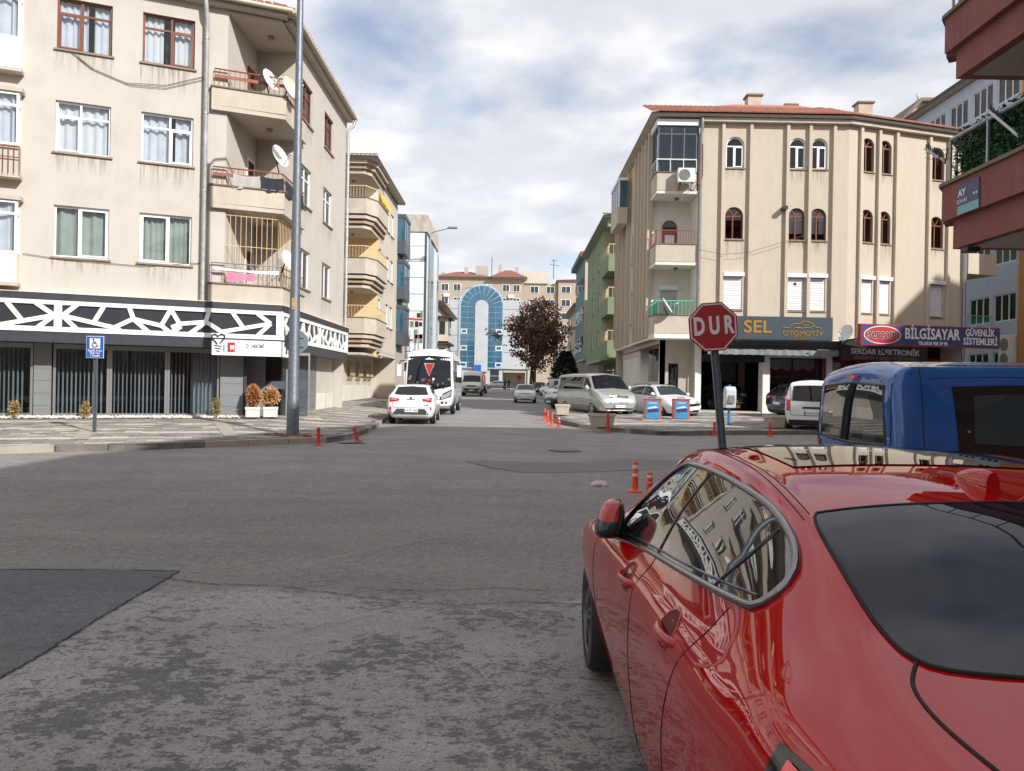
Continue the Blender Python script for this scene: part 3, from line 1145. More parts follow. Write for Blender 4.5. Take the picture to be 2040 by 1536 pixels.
def window(parent, F, a0, a1, c0, c1, fm='pvc_white', cols=(0.5,), transom=None, cur='curtain_white', depth=0.13, sill=True,
           glass='glass', fw=0.055, arch=False, seed=0, cb=-0.12, sash=(), name='window', curtop=0.0):
    """frame (part) with panes, curtain and sill as sub-parts"""
    b1, b0 = -depth + 0.05, -depth - 0.01
    mb = MB()
    zt = c1
    if arch:
        r = (a1 - a0) / 2
        zt = c1 - r
        ac = (a0 + a1) / 2
        n = 12
        for k in range(n):
            t0, t1 = math.pi * k / n, math.pi * (k + 1) / n
            P = lambda t, rr, b: F.p(ac - rr * math.cos(t), b, zt + rr * math.sin(t))
            mb.hexa([P(t0, r, b0), P(t1, r, b0), P(t1, r - fw, b0), P(t0, r - fw, b0), P(t0, r, b1), P(t1, r, b1), P(t1, r - fw, b1), P(t0, r - fw, b1)])
    mb.fb(F, a0, a0 + fw, b0, b1, c0, zt).fb(F, a1 - fw, a1, b0, b1, c0, zt)
    mb.fb(F, a0 + fw, a1 - fw, b0, b1, c0, c0 + fw)
    if not arch:
        mb.fb(F, a0 + fw, a1 - fw, b0, b1, c1 - fw, c1)
    ms = [a0 + (a1 - a0) * c for c in cols]
    zt2 = zt if arch else c1 - fw
    tz = None
    if arch:
        tz = zt
        mb.fb(F, a0 + fw, a1 - fw, b0, b1, zt - fw / 2, zt + fw / 2)
    elif transom:
        tz = c0 + (c1 - c0) * transom
        mb.fb(F, a0 + fw, a1 - fw, b0, b1 - 0.004, tz - fw / 2, tz + fw / 2)
    for x in ms:
        mb.fb(F, x - fw / 2, x + fw / 2, b0, b1 + 0.004, c0 + fw, (tz - fw / 2) if arch else c1 - fw)
    W = mb.build(name, fm, parent)
    E = [a0 + fw] + [v for x in ms for v in (x - fw / 2, x + fw / 2)] + [a1 - fw]
    Z = [(c0 + fw, (tz - fw / 2) if tz else zt2)]
    if tz and not arch:
        Z.append((tz + fw / 2, zt2))
    for i in range(0, len(E), 2):
        for z0, z1 in Z:
            MB().fb(F, E[i], E[i + 1], -depth + 0.010, -depth + 0.016, z0, z1).build('pane', glass, W)
    for i in sash:      # opening sash: a second, slightly proud frame in pane i of the lower row
        s0, s1, z0, z1 = E[2 * i], E[2 * i + 1], *Z[0]
        q = MB()
        t = 0.045
        q.fb(F, s0, s0 + t, b1 - 0.02, b1 + 0.02, z0, z1).fb(F, s1 - t, s1, b1 - 0.02, b1 + 0.02, z0, z1)
        q.fb(F, s0 + t, s1 - t, b1 - 0.02, b1 + 0.02, z0, z0 + t).fb(F, s0 + t, s1 - t, b1 - 0.02, b1 + 0.02, z1 - t, z1)
        q.build('sash', fm, W)
    if arch:
        n = 12
        pts = [F.p(ac - (r - fw) * math.cos(math.pi * k / n), -depth + 0.013, zt + (r - fw) * math.sin(math.pi * k / n)) for k in range(n + 1)]
        MB().prism(pts, -F.n * 0.006).build('pane', glass, W)
        if fm.startswith('wood'):
            q = MB()
            for t in (math.radians(58), math.radians(122)):
                q.hexa([F.p(ac + s1 * 0.02 * math.sin(t) - rr * math.cos(t), bb, zt + rr * math.sin(t) + s1 * 0.02 * math.cos(t) * 1)
                        for bb in (b0 + 0.01, b1 - 0.01) for (s1, rr) in ((-1, 0.02), (1, 0.02), (1, r - fw), (-1, r - fw))])
            q.build('glazing_bar', fm, W)
    if cur:
        top = c1 - (0.02 if not arch else 0.05)
        wv = 2.4 + (seed * 1.7) % 4
        gp = (a1 - a0) * (0.0, 0.0, 0.10, 0.22, 0.0, 0.05)[seed % 6]
        xm = a0 + (a1 - a0) * (0.5, 0.35, 0.6)[seed % 3]
        for q0, q1 in ([(a0 + 0.02, a1 - 0.02)] if not gp else [(a0 + 0.02, xm - gp / 2), (xm + gp / 2, a1 - 0.02)]):
            curtain(W, F, q0, q1, c0 + 0.02 + curtop, top if not arch else zt + r * 0.6, -depth + cb, cur, seed, waves=wv)
    if sill:
        h_ = 0.45 + 0.12 * (seed % 5)
        MB().quad(F.p(a0 - 0.05, 0.003, c0 - 0.06 - h_), F.p(a1 + 0.05, 0.003, c0 - 0.06 - h_), F.p(a1 + 0.05, 0.003, c0 - 0.057), F.p(a0 - 0.05, 0.003, c0 - 0.057)).build('rain_stain', 'stain', W, fix=False)
        MB().fb(F, a0 - 0.07, a1 + 0.07, -depth + 0.05, 0.06, c0 - 0.055, c0 - 0.003).build('sill', 'sill_stone', W)
    return W


def offset_poly(poly, d):
    """convex polygon, counter-clockwise, pushed outwards by d (one value per edge)"""
    n = len(poly)
    L_ = []
    for i in range(n):
        a, b = Vector(poly[i]), Vector(poly[(i + 1) % n])
        t = (b - a).normalized()
        nn = Vector((t.y, -t.x))
        dd = d[i] if isinstance(d, (list, tuple)) else d
        L_.append((a + nn * dd, t))
    out = []
    for i in range(n):
        (p, t), (q, s) = L_[i - 1], L_[i]
        den = t.x * s.y - t.y * s.x
        k = ((q.x - p.x) * s.y - (q.y - p.y) * s.x) / den
        out.append(tuple(p + t * k))
    return out


def hip_roof(parent, poly, over, z, rise, inset, mat_='roof_tile', soffit='plaster_parapet', fascia='dark_trim', thick=0.16, tiles=None):
    E = offset_poly(poly, over)
    T = offset_poly(poly, -inset)
    n = len(poly)
    mb = MB()
    for i in range(n):
        k = (i + 1) % n
        mb.quad((*E[i], z + thick), (*E[k], z + thick), (*T[k], z + thick + rise), (*T[i], z + thick + rise))
    mb.quad(*[(*p, z + thick + rise) for p in T])
    R = mb.build('roof', mat_, parent)
    s = MB()
    s.quad(*[(*p, z) for p in reversed(E)])
    s.build('soffit', soffit, R, fix=False)
    f = MB()
    for i in range(n):
        k = (i + 1) % n
        f.quad((*E[i], z), (*E[k], z), (*E[k], z + thick), (*E[i], z + thick))
    f.build('fascia', fascia, R, fix=False)
    if tiles:      # rows of real tiles along the given eaves
        for i, (nt, nr) in tiles.items():
            k = (i + 1) % n
            a, b = Vector((*E[i], z + thick)), Vector((*E[k], z + thick))
            up = (Vector((*T[i], z + thick + rise)) - a)
            un = (b - a).normalized()
            up = (up - un * up.dot(un)).normalized()
            nor = un.cross(up)
            ln = (b - a).length
            tw = 0.24
            q = MB()
            cnt = int(ln / tw)
            for j in range(nr):
                for c in range(cnt):
                    o0 = a + un * (c * tw + (0.5 * tw)) + up * (j * 0.33 - 0.05) + nor * 0.01
                    vs = []
                    for e2 in (0, 1):
                        for t in range(5):
                            ang = math.pi * t / 4
                            vs.append(o0 + un * (-math.cos(ang) * tw * 0.5) + nor * (math.sin(ang) * 0.075 + (0.03 if e2 == 0 else 0.0)) + up * (e2 * 0.37))
                    q.add(vs, [(t, t + 1, t + 6, t + 5) for t in range(4)] + [(0, 1, 2, 3, 4)])
            q.build('eave_tiles', mat_, R, kind='stuff')
    return R


def shell(parent, poly, z0, z1, inset, mat_='interior'):
    """dark inner block that closes the building behind its facade"""
    T = offset_poly(poly, -inset if not isinstance(inset, (list, tuple)) else [-v for v in inset])
    MB().prism([(*p, z0) for p in T], (0, 0, z1 - z0)).build('inner_core', mat_, parent)


def railing(parent, path, z0, h, step=0.13, r=0.012, mat_='rail_rust', top=0.024, mid=None, name='railing', flat=False):
    """handrail with balusters along a path of (x, y)"""
    mb = MB()
    pts = [Vector((p[0], p[1], z0)) for p in path]
    up = Vector((0, 0, h))
    mb.tube([p + up for p in pts], top, 6)
    if mid:
        for m in mid:
            mb.tube([p + Vector((0, 0, h * m)) for p in pts], 0.016, 6)
    R = mb.build(name, mat_, parent)
    q = MB()
    for i in range(len(pts) - 1):
        d = (pts[i + 1] - pts[i])
        n = max(1, int(d.length / step))
        for k in range(n + (1 if i == len(pts) - 2 else 0)):
            p = pts[i] + d * (k / n)
            q.tube([p, p + up], r, 5)
    q.build('balusters', mat_, R, kind='stuff')
    return R


def bar(mb, F, p, q, w, b0, b1):
    """straight flat bar on a facade from p to q, both (a, c)"""
    p, q = Vector(p), Vector(q)
    d = (q - p).normalized()
    n = Vector((-d.y, d.x)) * (w / 2)
    c = [p - n, q - n, q + n, p + n]
    mb.hexa([F.p(v.x, b0, v.y) for v in c] + [F.p(v.x, b1, v.y) for v in c])


def dome_light(parent, x, y, z, m='brass'):
    MB().lathe([(0.11, 0), (0.11, -0.03), (0.08, -0.09), (0.03, -0.12)], (x, y, z), 12).build('ceiling_lamp', m, parent, smooth=50)


# ================================================================== LEFT CORNER BUILDING
A0 = Vector((-7.55, 24.6, 0))
FL = Frame(A0, UL, NL)
FS = Frame(A0, (0, 1, 0), (1, 0, 0))
lb = thing('apartment_building', 'cream three storey corner block above a dark shopfront with white lattice band', 'building', (-12, 26, 0.3), world_coords=True)
LP = [(-22.4, 18.57), (-7.55, 24.6), (-7.55, 34.18), (-24.0, 34.18)]
WIN_F = [(-6.27, -4.84), (-4.03, -2.58)]
SILLS, TOPH = (5.22, 8.26, 11.25), 1.50
ops = [(a, b, z, z + TOPH) for a, b in WIN_F for z in SILLS]
wall(lb, FL, -16, -1.62, 4.0, 13.3, ops, 0.13, 'plaster_beige')
styles = {(0, 2): ('wood_frame', 'curtain_sheer', 0.72, (0,)), (1, 2): ('wood_frame', 'curtain_white', 0.72, (1,)),
          (0, 1): ('pvc_white', 'curtain_white', 0.72, (0,)), (1, 1): ('pvc_white', 'curtain_sheer', 0.72, (1,)),
          (0, 0): ('pvc_white', 'curtain_green', None, (1,)), (1, 0): ('pvc_white', 'curtain_green', None, (0,))}
for (wi, fi), (fm, cu, tr, sa) in styles.items():
    a, b = WIN_F[wi]
    window(lb, FL, a + 0.003, b - 0.003, SILLS[fi] + 0.003, SILLS[fi] + TOPH - 0.003, fm, (0.45 if wi == 0 else 0.55,), tr, cu, seed=wi * 7 + fi, sash=sa)
# side wall with narrow windows
WIN_S = [(2.42, 3.78), (5.6, 7.05)]
SS = (5.08, 8.05, 11.02)
ops = [(a, b, z, z + 1.38) for a, b in WIN_S for z in SS]
wall(lb, FS, 2.15, 9.58, 2.84, 13.3, ops, 0.13, 'plaster_beige')
for i, (a, b) in enumerate(WIN_S):
    for k, z in enumerate(SS):
        window(lb, FS, a + 0.003, b - 0.003, z + 0.003, z + 1.377, 'wood_frame' if k == 2 else 'pvc_white', (0.5,), 0.7 if k else None, 'curtain_sheer' if k else 'curtain_green', seed=30 + i * 3 + k)
# far and hidden sides
mb = MB()
for i in (2, 3):
    p, q = LP[i], LP[(i + 1) % 4]
    mb.quad((*p, 0.2), (*q, 0.2), (*q, 13.3), (*p, 13.3))
mb.build('wall', 'plaster_beige', lb)
shell(lb, LP, 4.05, 13.2, [0.75, 2.6, 0.3, 0.3])
shell(lb, LP, 0.3, 4.04, [4.2, 3.4, 0.3, 0.3])
hip_roof(lb, LP, [0.34, 0.34, 0.08, 0.3], 13.42, 1.5, 4.2, tiles={0: (0, 2), 1: (0, 2)}, soffit='plaster_parapet', fascia='dark_trim', thick=0.10)
# cornice band and gutter under the eaves
for F, a0, a1 in ((FL, -16, 0.14), (FS, 0.2, 9.58)):
    box('cornice', 'plaster_parapet', lb, F, a0, a1, 0.004, 0.26, 13.29 if F is FL else 13.284, 13.40 if F is FL else 13.394)
    MB().tube([F.p(a0 - (0 if F is FL else 0.45), 0.40, 13.46), F.p(a1 + (0.12 if F is FL else 0.1), 0.40, 13.46)], 0.07, 8).build('gutter', 'gutter', lb, smooth=60)
# recessed corner balconies
RX, RY = -9.05, 26.75
mb = MB()
fy = lambda x: 24.6 + (x + 7.55) * UL.y / UL.x
mb.quad((RX, fy(RX), 4.0), (RX, RY, 4.0), (RX, RY, 13.2), (RX, fy(RX), 13.2))
mb.quad((RX, RY, 4.0), (-7.55, RY, 4.0), (-7.55, RY, 13.2), (RX, RY, 13.2))
mb.build('balcony_wall', 'plaster_beige', lb, fix=False)
# column of masonry left of the opening, proud of the wall
box('pier', 'plaster_beige', lb, FL, -1.98, -1.622, -0.9, 0.004, 4.0, 13.16)
for k, (zb, zt) in enumerate(((4.02, 4.70), (7.06, 7.74), (10.08, 10.77))):
    b = MB()
    b.prism([(*(A0 + UL * -2.08 + NL * 0.16).to_2d(), zb), (-7.39, 24.52, zb), (-7.39, RY + 0.32, zb), (RX - 0.1, RY + 0.32, zb)], (0, 0, 0.14))
    S = b.build('balcony', 'plaster_parapet', lb)
    b = MB()
    b.fb(FL, -2.08, 0.145, 0.04, 0.16, zb + 0.1402, zt)
    b.fb(FS, 0.06, 2.46, 0.04, 0.16, zb + 0.1402, zt)
    b.build('parapet', 'plaster_parapet', S)
    b = MB()
    b.fb(FL, -2.12, 0.20, 0.01, 0.20, zt + 0.002, zt + 0.045)
    b.fb(FS, 0.02, 2.50, 0.01, 0.198, zt + 0.003, zt + 0.044)
    b.build('coping', 'cap_stone', S)
    path = [tuple(FL.p(-2.0, 0.10, 0).to_2d()), tuple(FL.p(0.06, 0.10, 0).to_2d()), tuple(FS.p(2.4, 0.10, 0).to_2d())]
    path[1] = (-7.45, 24.53)
    if k:
        R = railing(lb, path, zt + 0.045, 0.55, 0.14, 0.009, 'rail_rust')
        q = MB()
        for i in range(2):
            p0, p1 = Vector((*path[i], zt + 0.32)), Vector((*path[i + 1], zt + 0.32))
            q.prism([p0, p1, p1 + Vector((0, 0, 0.10)), p0 + Vector((0, 0, 0.10))], Vector((0.012, -0.012, 0)))
        q.build('flat_bar', 'rail_rust', R)
    else:
        R = railing(lb, path, zt + 0.045, 0.62, 0.3, 0.010, 'alu_grey', top=0.02, mid=(0.62,))
        q = MB()      # full-height burglar bars
        G = [tuple(FL.p(-1.62, -0.05, 0).to_2d()), (-7.62, 24.66), tuple(FS.p(2.14, -0.05, 0).to_2d())]
        for i in range(2):
            p0, p1 = Vector((*G[i], 0)), Vector((*G[i + 1], 0))
            n = int((p1 - p0).length / 0.15)
            for j in range(n + 1):
                p = p0.lerp(p1, j / n)
                q.tube([(p.x, p.y, zt - 0.5), (p.x, p.y, 7.06)], 0.009, 5)
            for z in (5.95, 6.9):
                q.tube([(p0.x, p0.y, z), (p1.x, p1.y, z)], 0.012, 5)
        q.build('burglar_bars', 'grille_cream', R)
    dome_light(lb, -8.2, 25.5, (7.06, 10.08, 13.15)[k])
    # balcony door on the side wall of the recess
    FD = Frame((RX, 0, 0), (0, 1, 0), (1, 0, 0))
    d = box('balcony_door', 'wood_frame' if k == 2 else 'pvc_cream', lb, FD, 25.75, 26.5, 0.004, 0.05, zb + 0.15, zb + 2.2)
    box('pane', 'car_glass', d, FD, 25.86, 26.39, 0.05, 0.056, zb + 1.1, zb + 2.08)
q = MB()
q.prism([(*(A0 + UL * -1.98).to_2d(), 13.15), (-7.551, 24.6, 13.15), (-7.551, RY + 0.3, 13.15), (RX - 0.3, RY + 0.3, 13.15)], (0, 0, 0.12))
q.build('ceiling_slab', 'plaster_parapet', lb)
# projecting glazed bay at the left edge of the picture
for k, z in enumerate(SILLS):
    bay = box('glazed_bay', 'plaster_parapet', lb, FL, -10.2, -7.06, 0.004, 0.36, z - 0.95, z - 0.85)
    pm = ('pvc_cream', 'plaster_beige', 'pvc_white')[k]
    box('bay_apron', pm, bay, FL, -10.14, -7.10, 0.30, 0.34, z - 0.85, z - 0.05)
    box('bay_apron', pm, bay, FL, -7.14, -7.10, 0.004, 0.30, z - 0.85, z - 0.05)
    W = window(lb, Frame(FL.p(0, 0.34, 0), FL.u, FL.n), -10.13, -7.1, z - 0.04, z + 1.45, 'pvc_white', (0.4, 0.8), 0.75, 'curtain_sheer', depth=0.05, sill=False, fw=0.07, seed=50 + k)
    W2 = window(lb, Frame(FL.p(-7.1, 0, 0), -FL.n, FL.u), -0.30, -0.01, z - 0.04, z + 1.45, 'pvc_white', (), 0.75, 'curtain_sheer', depth=0.05, sill=False, fw=0.05, seed=60 + k)
    if k == 1:
        railing(lb, [tuple(FL.p(-10.1, 0.42, 0).to_2d()), tuple(FL.p(-7.06, 0.42, 0).to_2d())], z - 0.85, 0.75, 0.13, 0.01, 'rail_rust', mid=(0.6,))
    box('bay_head', 'plaster_parapet', bay, FL, -10.2, -7.02, 0.004, 0.40, z + 1.46, z + 1.58)
# downpipes
q = MB().tube([FL.p(-2.3, 0.30, 13.42), FL.p(-2.26, 0.28, 13.0), FL.p(-2.24, 0.13, 12.7), FL.p(-2.24, 0.13, 4.12)], 0.075, 8)
dp = q.build('downpipe', 'zinc_worn', lb, smooth=60)
for z in (12.2, 9.9, 7.5, 5.4):
    MB().lathe([(0.085, 0), (0.085, 0.05)], FL.p(-2.24, 0.13, z), 8).build('clamp', 'zinc', dp)
MB().tube([FS.p(9.55, 0.4, 13.42), FS.p(9.5, 0.3, 13.1), FS.p(9.42, 0.12, 12.9), FS.p(9.42, 0.12, 4.2)], 0.065, 8).build('downpipe', 'zinc_worn', lb, smooth=60)
# loose cables drooping on the facade
for pts in ([(138, 100), (180, 135), (250, 165), (330, 170), (408, 152)], [(138, 100), (190, 140), (260, 170), (330, 176), (408, 158)], [(45, 505), (120, 516), (280, 530), (405, 524)]):
    MB().tube([FL.p(*(lambda h: (h[0], 0.04, h[1]))(FL.hit(*p, 0.04))) for p in pts], 0.010, 4).build('cable', 'cable', lb)

# ---- shopfront
CB = 0.20          # canopy front
ZC = (2.72, 3.03, 3.95, 4.13)
for F, a0, a1 in ((FL, -16, 0.0), (FS, 0.0, 9.68)):
    nm = FL is F
    a1x = a1 + (0.116 if nm else 0)
    a0x = a0 if nm else a0 - 0.085
    c = box('canopy', 'anthracite', lb, F, a0, a1, -1.05 if nm else -0.45, 0.002 if nm else 0.003, ZC[0] + 0.012, ZC[3] - 0.02)
    box('lower_band', 'anthracite', c, F, a0x, a1x, 0.01, CB - 0.03, ZC[0], ZC[1])
    box('backing', 'void_dark', c, F, a0x, a1x, 0.01, CB - 0.06, ZC[1], ZC[2])
    box('upper_band', 'anthracite', c, F, a0x, a1x, 0.01, CB + 0.03, ZC[2], ZC[3])
    box('flashing', 'stones_white', c, F, a0x, a1x, -0.02, CB + 0.05, ZC[3] + 0.002, ZC[3] + 0.022)
    if nm:
        cf = c
    else:
        cs = c
# white lattice: struts read off the photograph, one bar each
def z4(x, y):
    return x / 4.267, 560 + y / 4.267


def z5(x, y):
    return 360 + x / 4.8, 600 + y / 4.8


ST = [(z4(530, 292), z4(665, 192)), (z4(530, 292), z4(648, 405)), (z4(530, 292), z4(1000, 402)), (z4(885, 208), z4(798, 348)),
      (z4(975, 392), z4(1128, 322)), (z4(1095, 215), z4(1135, 325)), (z4(1135, 325), z4(1262, 432)), (z4(1135, 322), z4(1370, 378)), (z4(1370, 378), z4(1450, 440)),
      (z4(1452, 240), z4(1366, 385)), (z4(1452, 240), z4(1540, 385)), (z4(1540, 385), z4(1450, 440)), (z4(985, 390), z4(1020, 420)),
      (z5(0, 215), z5(245, 198)), (z5(0, 218), z5(-90, 250)), (z5(272, 92), z5(238, 200)), (z5(245, 198), z5(85, 310)), (z5(245, 198), z5(395, 295)), (z5(395, 292), z5(862, 215)),
      (z5(490, 100), z5(605, 262)), (z5(725, 112), z5(862, 215)), (z5(862, 215), z5(735, 330)),
      (z4(462, 290), z4(302, 182)), (z4(462, 290), z4(318, 392)), (z4(462, 290), z4(0, 368)), (z4(52, 172), z4(182, 328))]
segs = []
for p, q in ST:
    segs.append((FL.hit(*p, CB), FL.hit(*q, CB)))
zlo, zhi = ZC[1] + 0.06, ZC[2] - 0.06
cl = lambda h: (h[0], min(max(h[1], zlo), zhi))
segs = [(cl(a), cl(b)) for a, b in segs]
seam1 = FL.hit(115, 640, CB)[0]
period = 0.116 - seam1
n = 0
for j in range(3):
    for (p, q) in segs:
        if j == 0:
            s, t = p, q
        else:
            if max(p[0], q[0]) < seam1 + 0.02:
                continue
            s, t = (2 * seam1 - p[0] - (j - 1) * period, p[1]), (2 * seam1 - q[0] - (j - 1) * period, q[1])
            if j == 1 and max(s[0], t[0]) > FL.hit(2, 640, CB)[0] + 0.3:
                continue
            if min(s[0], t[0]) < -16:
                continue
        m = MB()
        bar(m, FL, s, t, 0.125, CB - 0.058, CB - 0.012 - (n % 7) * 0.0021)
        m.build('lattice_bar', 'lattice_white', cf)
        n += 1
for z0, z1 in ((ZC[1] + 0.001, ZC[1] + 0.14), (ZC[2] - 0.14, ZC[2] - 0.001)):
    box('lattice_rail', 'lattice_white', cf, FL, -16, 0.118, CB - 0.059, CB, z0, z1)
    box('lattice_rail', 'lattice_white', cs, FS, -0.085, 9.68, CB - 0.059, CB, z0, z1)
for a in (seam1, seam1 - period, seam1 - 2 * period, 0.05):
    box('lattice_post', 'lattice_white', cf, FL, a - 0.10, a + (0.10 if a < 0 else 0.066), CB - 0.056, CB - 0.003, ZC[1] + 0.141, ZC[2] - 0.141)
L0, L1 = segs[0][0][0], 0.05
for rep in range(2):
    for i, (p, q) in enumerate(segs[:22]):
        mp_ = lambda h: (9.6 - rep * 4.85 - (h[0] - seam1) / period * 4.75, h[1])
        m = MB()
        bar(m, FS, mp_(p), mp_(q), 0.13, CB - 0.058, CB - 0.012 - (i % 7) * 0.0021)
        m.build('lattice_bar', 'lattice_white', cs)
for a in (-0.01, 4.8, 9.6):
    box('lattice_post', 'lattice_white', cs, FS, a - 0.075, a + 0.075, CB - 0.056, CB - 0.003, ZC[1] + 0.141, ZC[2] - 0.141)

# ground floor: glass front set back under the canopy
GB = -0.9
Z0 = 0.56
ga = lambda x: FL.hit(x, 760, GB)[0]
FG = Frame(FL.p(0, GB, 0), FL.u, FL.n)
shop = box('shop_plinth', 'sill_stone', lb, FL, -16, ga(490), GB - 0.2, GB + 0.12, 0.2, Z0)
def shop_glass(x0, x1, blind=True, seed=0):
    a0, a1 = ga(x0), ga(x1)
    w = MB()
    w.fb(FG, a0, a0 + 0.07, -0.05, 0.05, Z0, 2.72).fb(FG, a1 - 0.07, a1, -0.05, 0.05, Z0, 2.72)
    w.fb(FG, a0 + 0.07, a1 - 0.07, -0.05, 0.05, Z0, Z0 + 0.08).fb(FG, a0 + 0.07, a1 - 0.07, -0.05, 0.05, 2.58, 2.72)
    W = w.build('shop_window', 'alu_grey', lb)
    box('pane', 'glass_dark', W, FG, a0 + 0.07, a1 - 0.07, -0.005, 0.005, Z0 + 0.08, 2.58)
    if blind:
        r = random.Random(seed)
        q = MB()
        n = int((a1 - a0 - 0.2) / 0.115)
        for k in range(n):
            a = a0 + 0.12 + k * 0.115
            t = r.uniform(0.25, 0.5)
            d = Vector((math.cos(t), -math.sin(t))) * 0.045
            q.quad(FG.p(a - d.y, -0.14 - d.x, Z0 + 0.06), FG.p(a + d.y, -0.14 + d.x, Z0 + 0.06),
                   FG.p(a + d.y, -0.14 + d.x, 2.6), FG.p(a - d.y, -0.14 - d.x, 2.6))
        q.build('vertical_blind', 'blind', W, fix=False)
    return W
shop_glass(-420, -200, seed=1)
shop_glass(-195, 66, seed=2)
shop_glass(106, 218, seed=3)
shop_glass(218.5, 333, seed=4)
W = shop_glass(333.5, 437, blind=True, seed=5)
curtain(W, FG, ga(383), ga(432), Z0 + 0.05, 2.6, -0.32, 'blind', 9, waves=6)


def panel_pier(F, a0, a1, b0, b1, z0, z1, n, name='pier'):
    P = box(name, 'void_dark', lb, F, a0, a1, b0, b1 - 0.03, z0, z1)
    h = (z1 - z0) / n
    for k in range(n):
        box('panel', 'panel_grey', P, F, a0 + 0.006, a1 - 0.006, b1 - 0.028, b1, z0 + k * h + 0.012, z0 + (k + 1) * h - 0.012)
        box('panel_strip', 'alu_grey', P, F, a0 + 0.004, a1 - 0.004, b1 - 0.029, b1 - 0.008, z0 + (k + 1) * h - 0.010, z0 + (k + 1) * h + 0.008)
    return P


panel_pier(FG, ga(68), ga(104), -0.3, 0.12, 0.5, 2.72, 6)
panel_pier(FG, ga(438), ga(485), -0.3, 0.14, 0.5, 2.72, 6)
box('dark_post', 'anthracite', lb, FG, ga(485.5), ga(491), -0.3, 0.2, 0.35, 2.72)
# entrance recess
e0, e1 = ga(491), ga(560)
FE = Frame(FG.p(0, -0.9, 0), FL.u, FL.n)
en = MB().fb(FE, e0, e0 + 0.6, -0.05, 0.04, 0.5, 2.72).build('entrance_wall', 'panel_grey', lb)
for k in range(5):
    box('panel_strip', 'alu_grey', en, FE, e0, e0 + 0.6, 0.04, 0.055, 0.85 + k * 0.38, 0.88 + k * 0.38)
door = MB()
d0, d1 = e0 + 0.62, e0 + 2.1
for a in (d0, (d0 + d1) / 2, d1):
    door.fb(FE, a - 0.03, a + 0.03, -0.04, 0.04, 0.5, 2.72)
door.fb(FE, d0 + 0.03, d1 - 0.03, -0.04, 0.04, 2.62, 2.72)
D_ = door.build('entrance_door', 'alu_grey', lb)
for a, b in ((d0 + 0.03, (d0 + d1) / 2 - 0.03), ((d0 + d1) / 2 + 0.03, d1 - 0.03)):
    box('pane', 'glass_dark', D_, FE, a, b, -0.005, 0.005, 0.5, 2.62)
    box('sticker', 'alu_dark', D_, FE, a + 0.02, b - 0.02, 0.006, 0.008, 1.45, 1.72)
box('step', 'paver_white', lb, FG, e0, e0 + 2.4, -1.3, 0.1, 0.3, 0.5)
# grey slatted wall along the side street, then plain wall with plinth
FW = Frame((-7.98, 0, 0), (0, 1, 0), (1, 0, 0))
panel_pier(FW, 26.6, 31.3, -0.4, 0.0, 0.35, 2.72, 6, 'clad_wall')
box('wall', 'plaster_beige', lb, FW, 31.31, 34.1, -0.3, -0.02, 1.3, 2.86)
box('plinth', 'stone_plinth', lb, FW, 31.31, 34.1, -0.3, 0.02, 0.2, 1.29)
box('soffit_slab', 'plaster_parapet', lb, FS, 9.3, 9.57, -0.75, -0.02, 2.70, 2.835)
# dental sign hanging under the lattice
s0, s1 = FL.hit(422, 690, CB)[0], 0.118
sg = thing('dental_sign', 'white dental clinic sign with red tooth square over the corner entrance', 'sign', FL.p(-1, CB, 2.6), world_coords=True)
FSG = Frame(FL.p(0, CB, 0), FL.u, FL.n)
box('sign_board', 'lattice_white', sg, FSG, s0, s1, -0.16, 0.005, 2.50, 2.98)
box('end_strip', 'anthracite', sg, FSG, s1 + 0.002, s1 + 0.03, -0.16, 0.008, 2.49, 2.99)
tx = lambda px: FL.hit(px, 690, CB)[0]
box('red_square', 'sign_red', sg, FSG, tx(453), tx(468), 0.006, 0.012, 2.60, 2.90)
q = MB()
a_, z_ = (tx(453) + tx(468)) / 2 + 0.03, 2.74
q.prism([FSG.p(a_ + x, 0.014, z_ + y) for x, y in ((-0.06, 0.07), (0.06, 0.07), (0.055, 0.0), (0.035, -0.09), (0.012, -0.02), (-0.012, -0.02), (-0.035, -0.09), (-0.055, 0.0))], FSG.n * 0.004)
q.build('tooth_mark', 'lattice_white', sg)
box('blue_mark', 'sign_cyan', sg, FSG, tx(444), tx(448), 0.006, 0.012, 2.60, 2.82)
q = MB()
ax = tx(434)
q.tube([FSG.p(ax + x, 0.03, y) for x, y in ((-0.02, 2.84), (-0.06, 2.9), (-0.17, 3.0), (-0.17, 3.11), (-0.08, 3.14), (0.0, 3.08), (0.1, 3.15), (0.19, 3.12), (0.19, 3.02), (0.1, 2.92), (0.06, 2.86))], 0.022, 6)
for z, w in ((2.78, 0.11), (2.70, 0.09), (2.62, 0.06)):
    q.tube([FSG.p(ax - w, 0.02, z + 0.015), FSG.p(ax + w, 0.02, z - 0.015)], 0.014, 5)
q.build('tooth_outline', 'sign_black', sg)
text('lettering', "D'  HEK\u0130M\u0130", 'letter_dark', sg, FSG.p((tx(488) + tx(528)) / 2, 0.009, 2.80), FL.u, (0, 0, 1), 0.15, 0.003, width=tx(526) - tx(490), bold=0.004)
FSS = Frame(FS.p(0, CB, 0), FS.u, FS.n)
box('side_board', 'lattice_white', sg, FSS, -0.03, 1.5, -0.16, 0.005, 2.50, 2.98)
box('red_square', 'sign_red', sg, FSS, 0.55, 0.85, 0.006, 0.012, 2.60, 2.90)
q = MB()
q.tube([FSS.p(0.28 + x, 0.03, y) for x, y in ((-0.02, 2.84), (-0.17, 3.0), (-0.15, 3.12), (0.0, 3.08), (0.15, 3.12), (0.17, 3.0), (0.04, 2.84), (0.0, 2.6))], 0.022, 6)
q.build('tooth_outline', 'sign_black', sg)
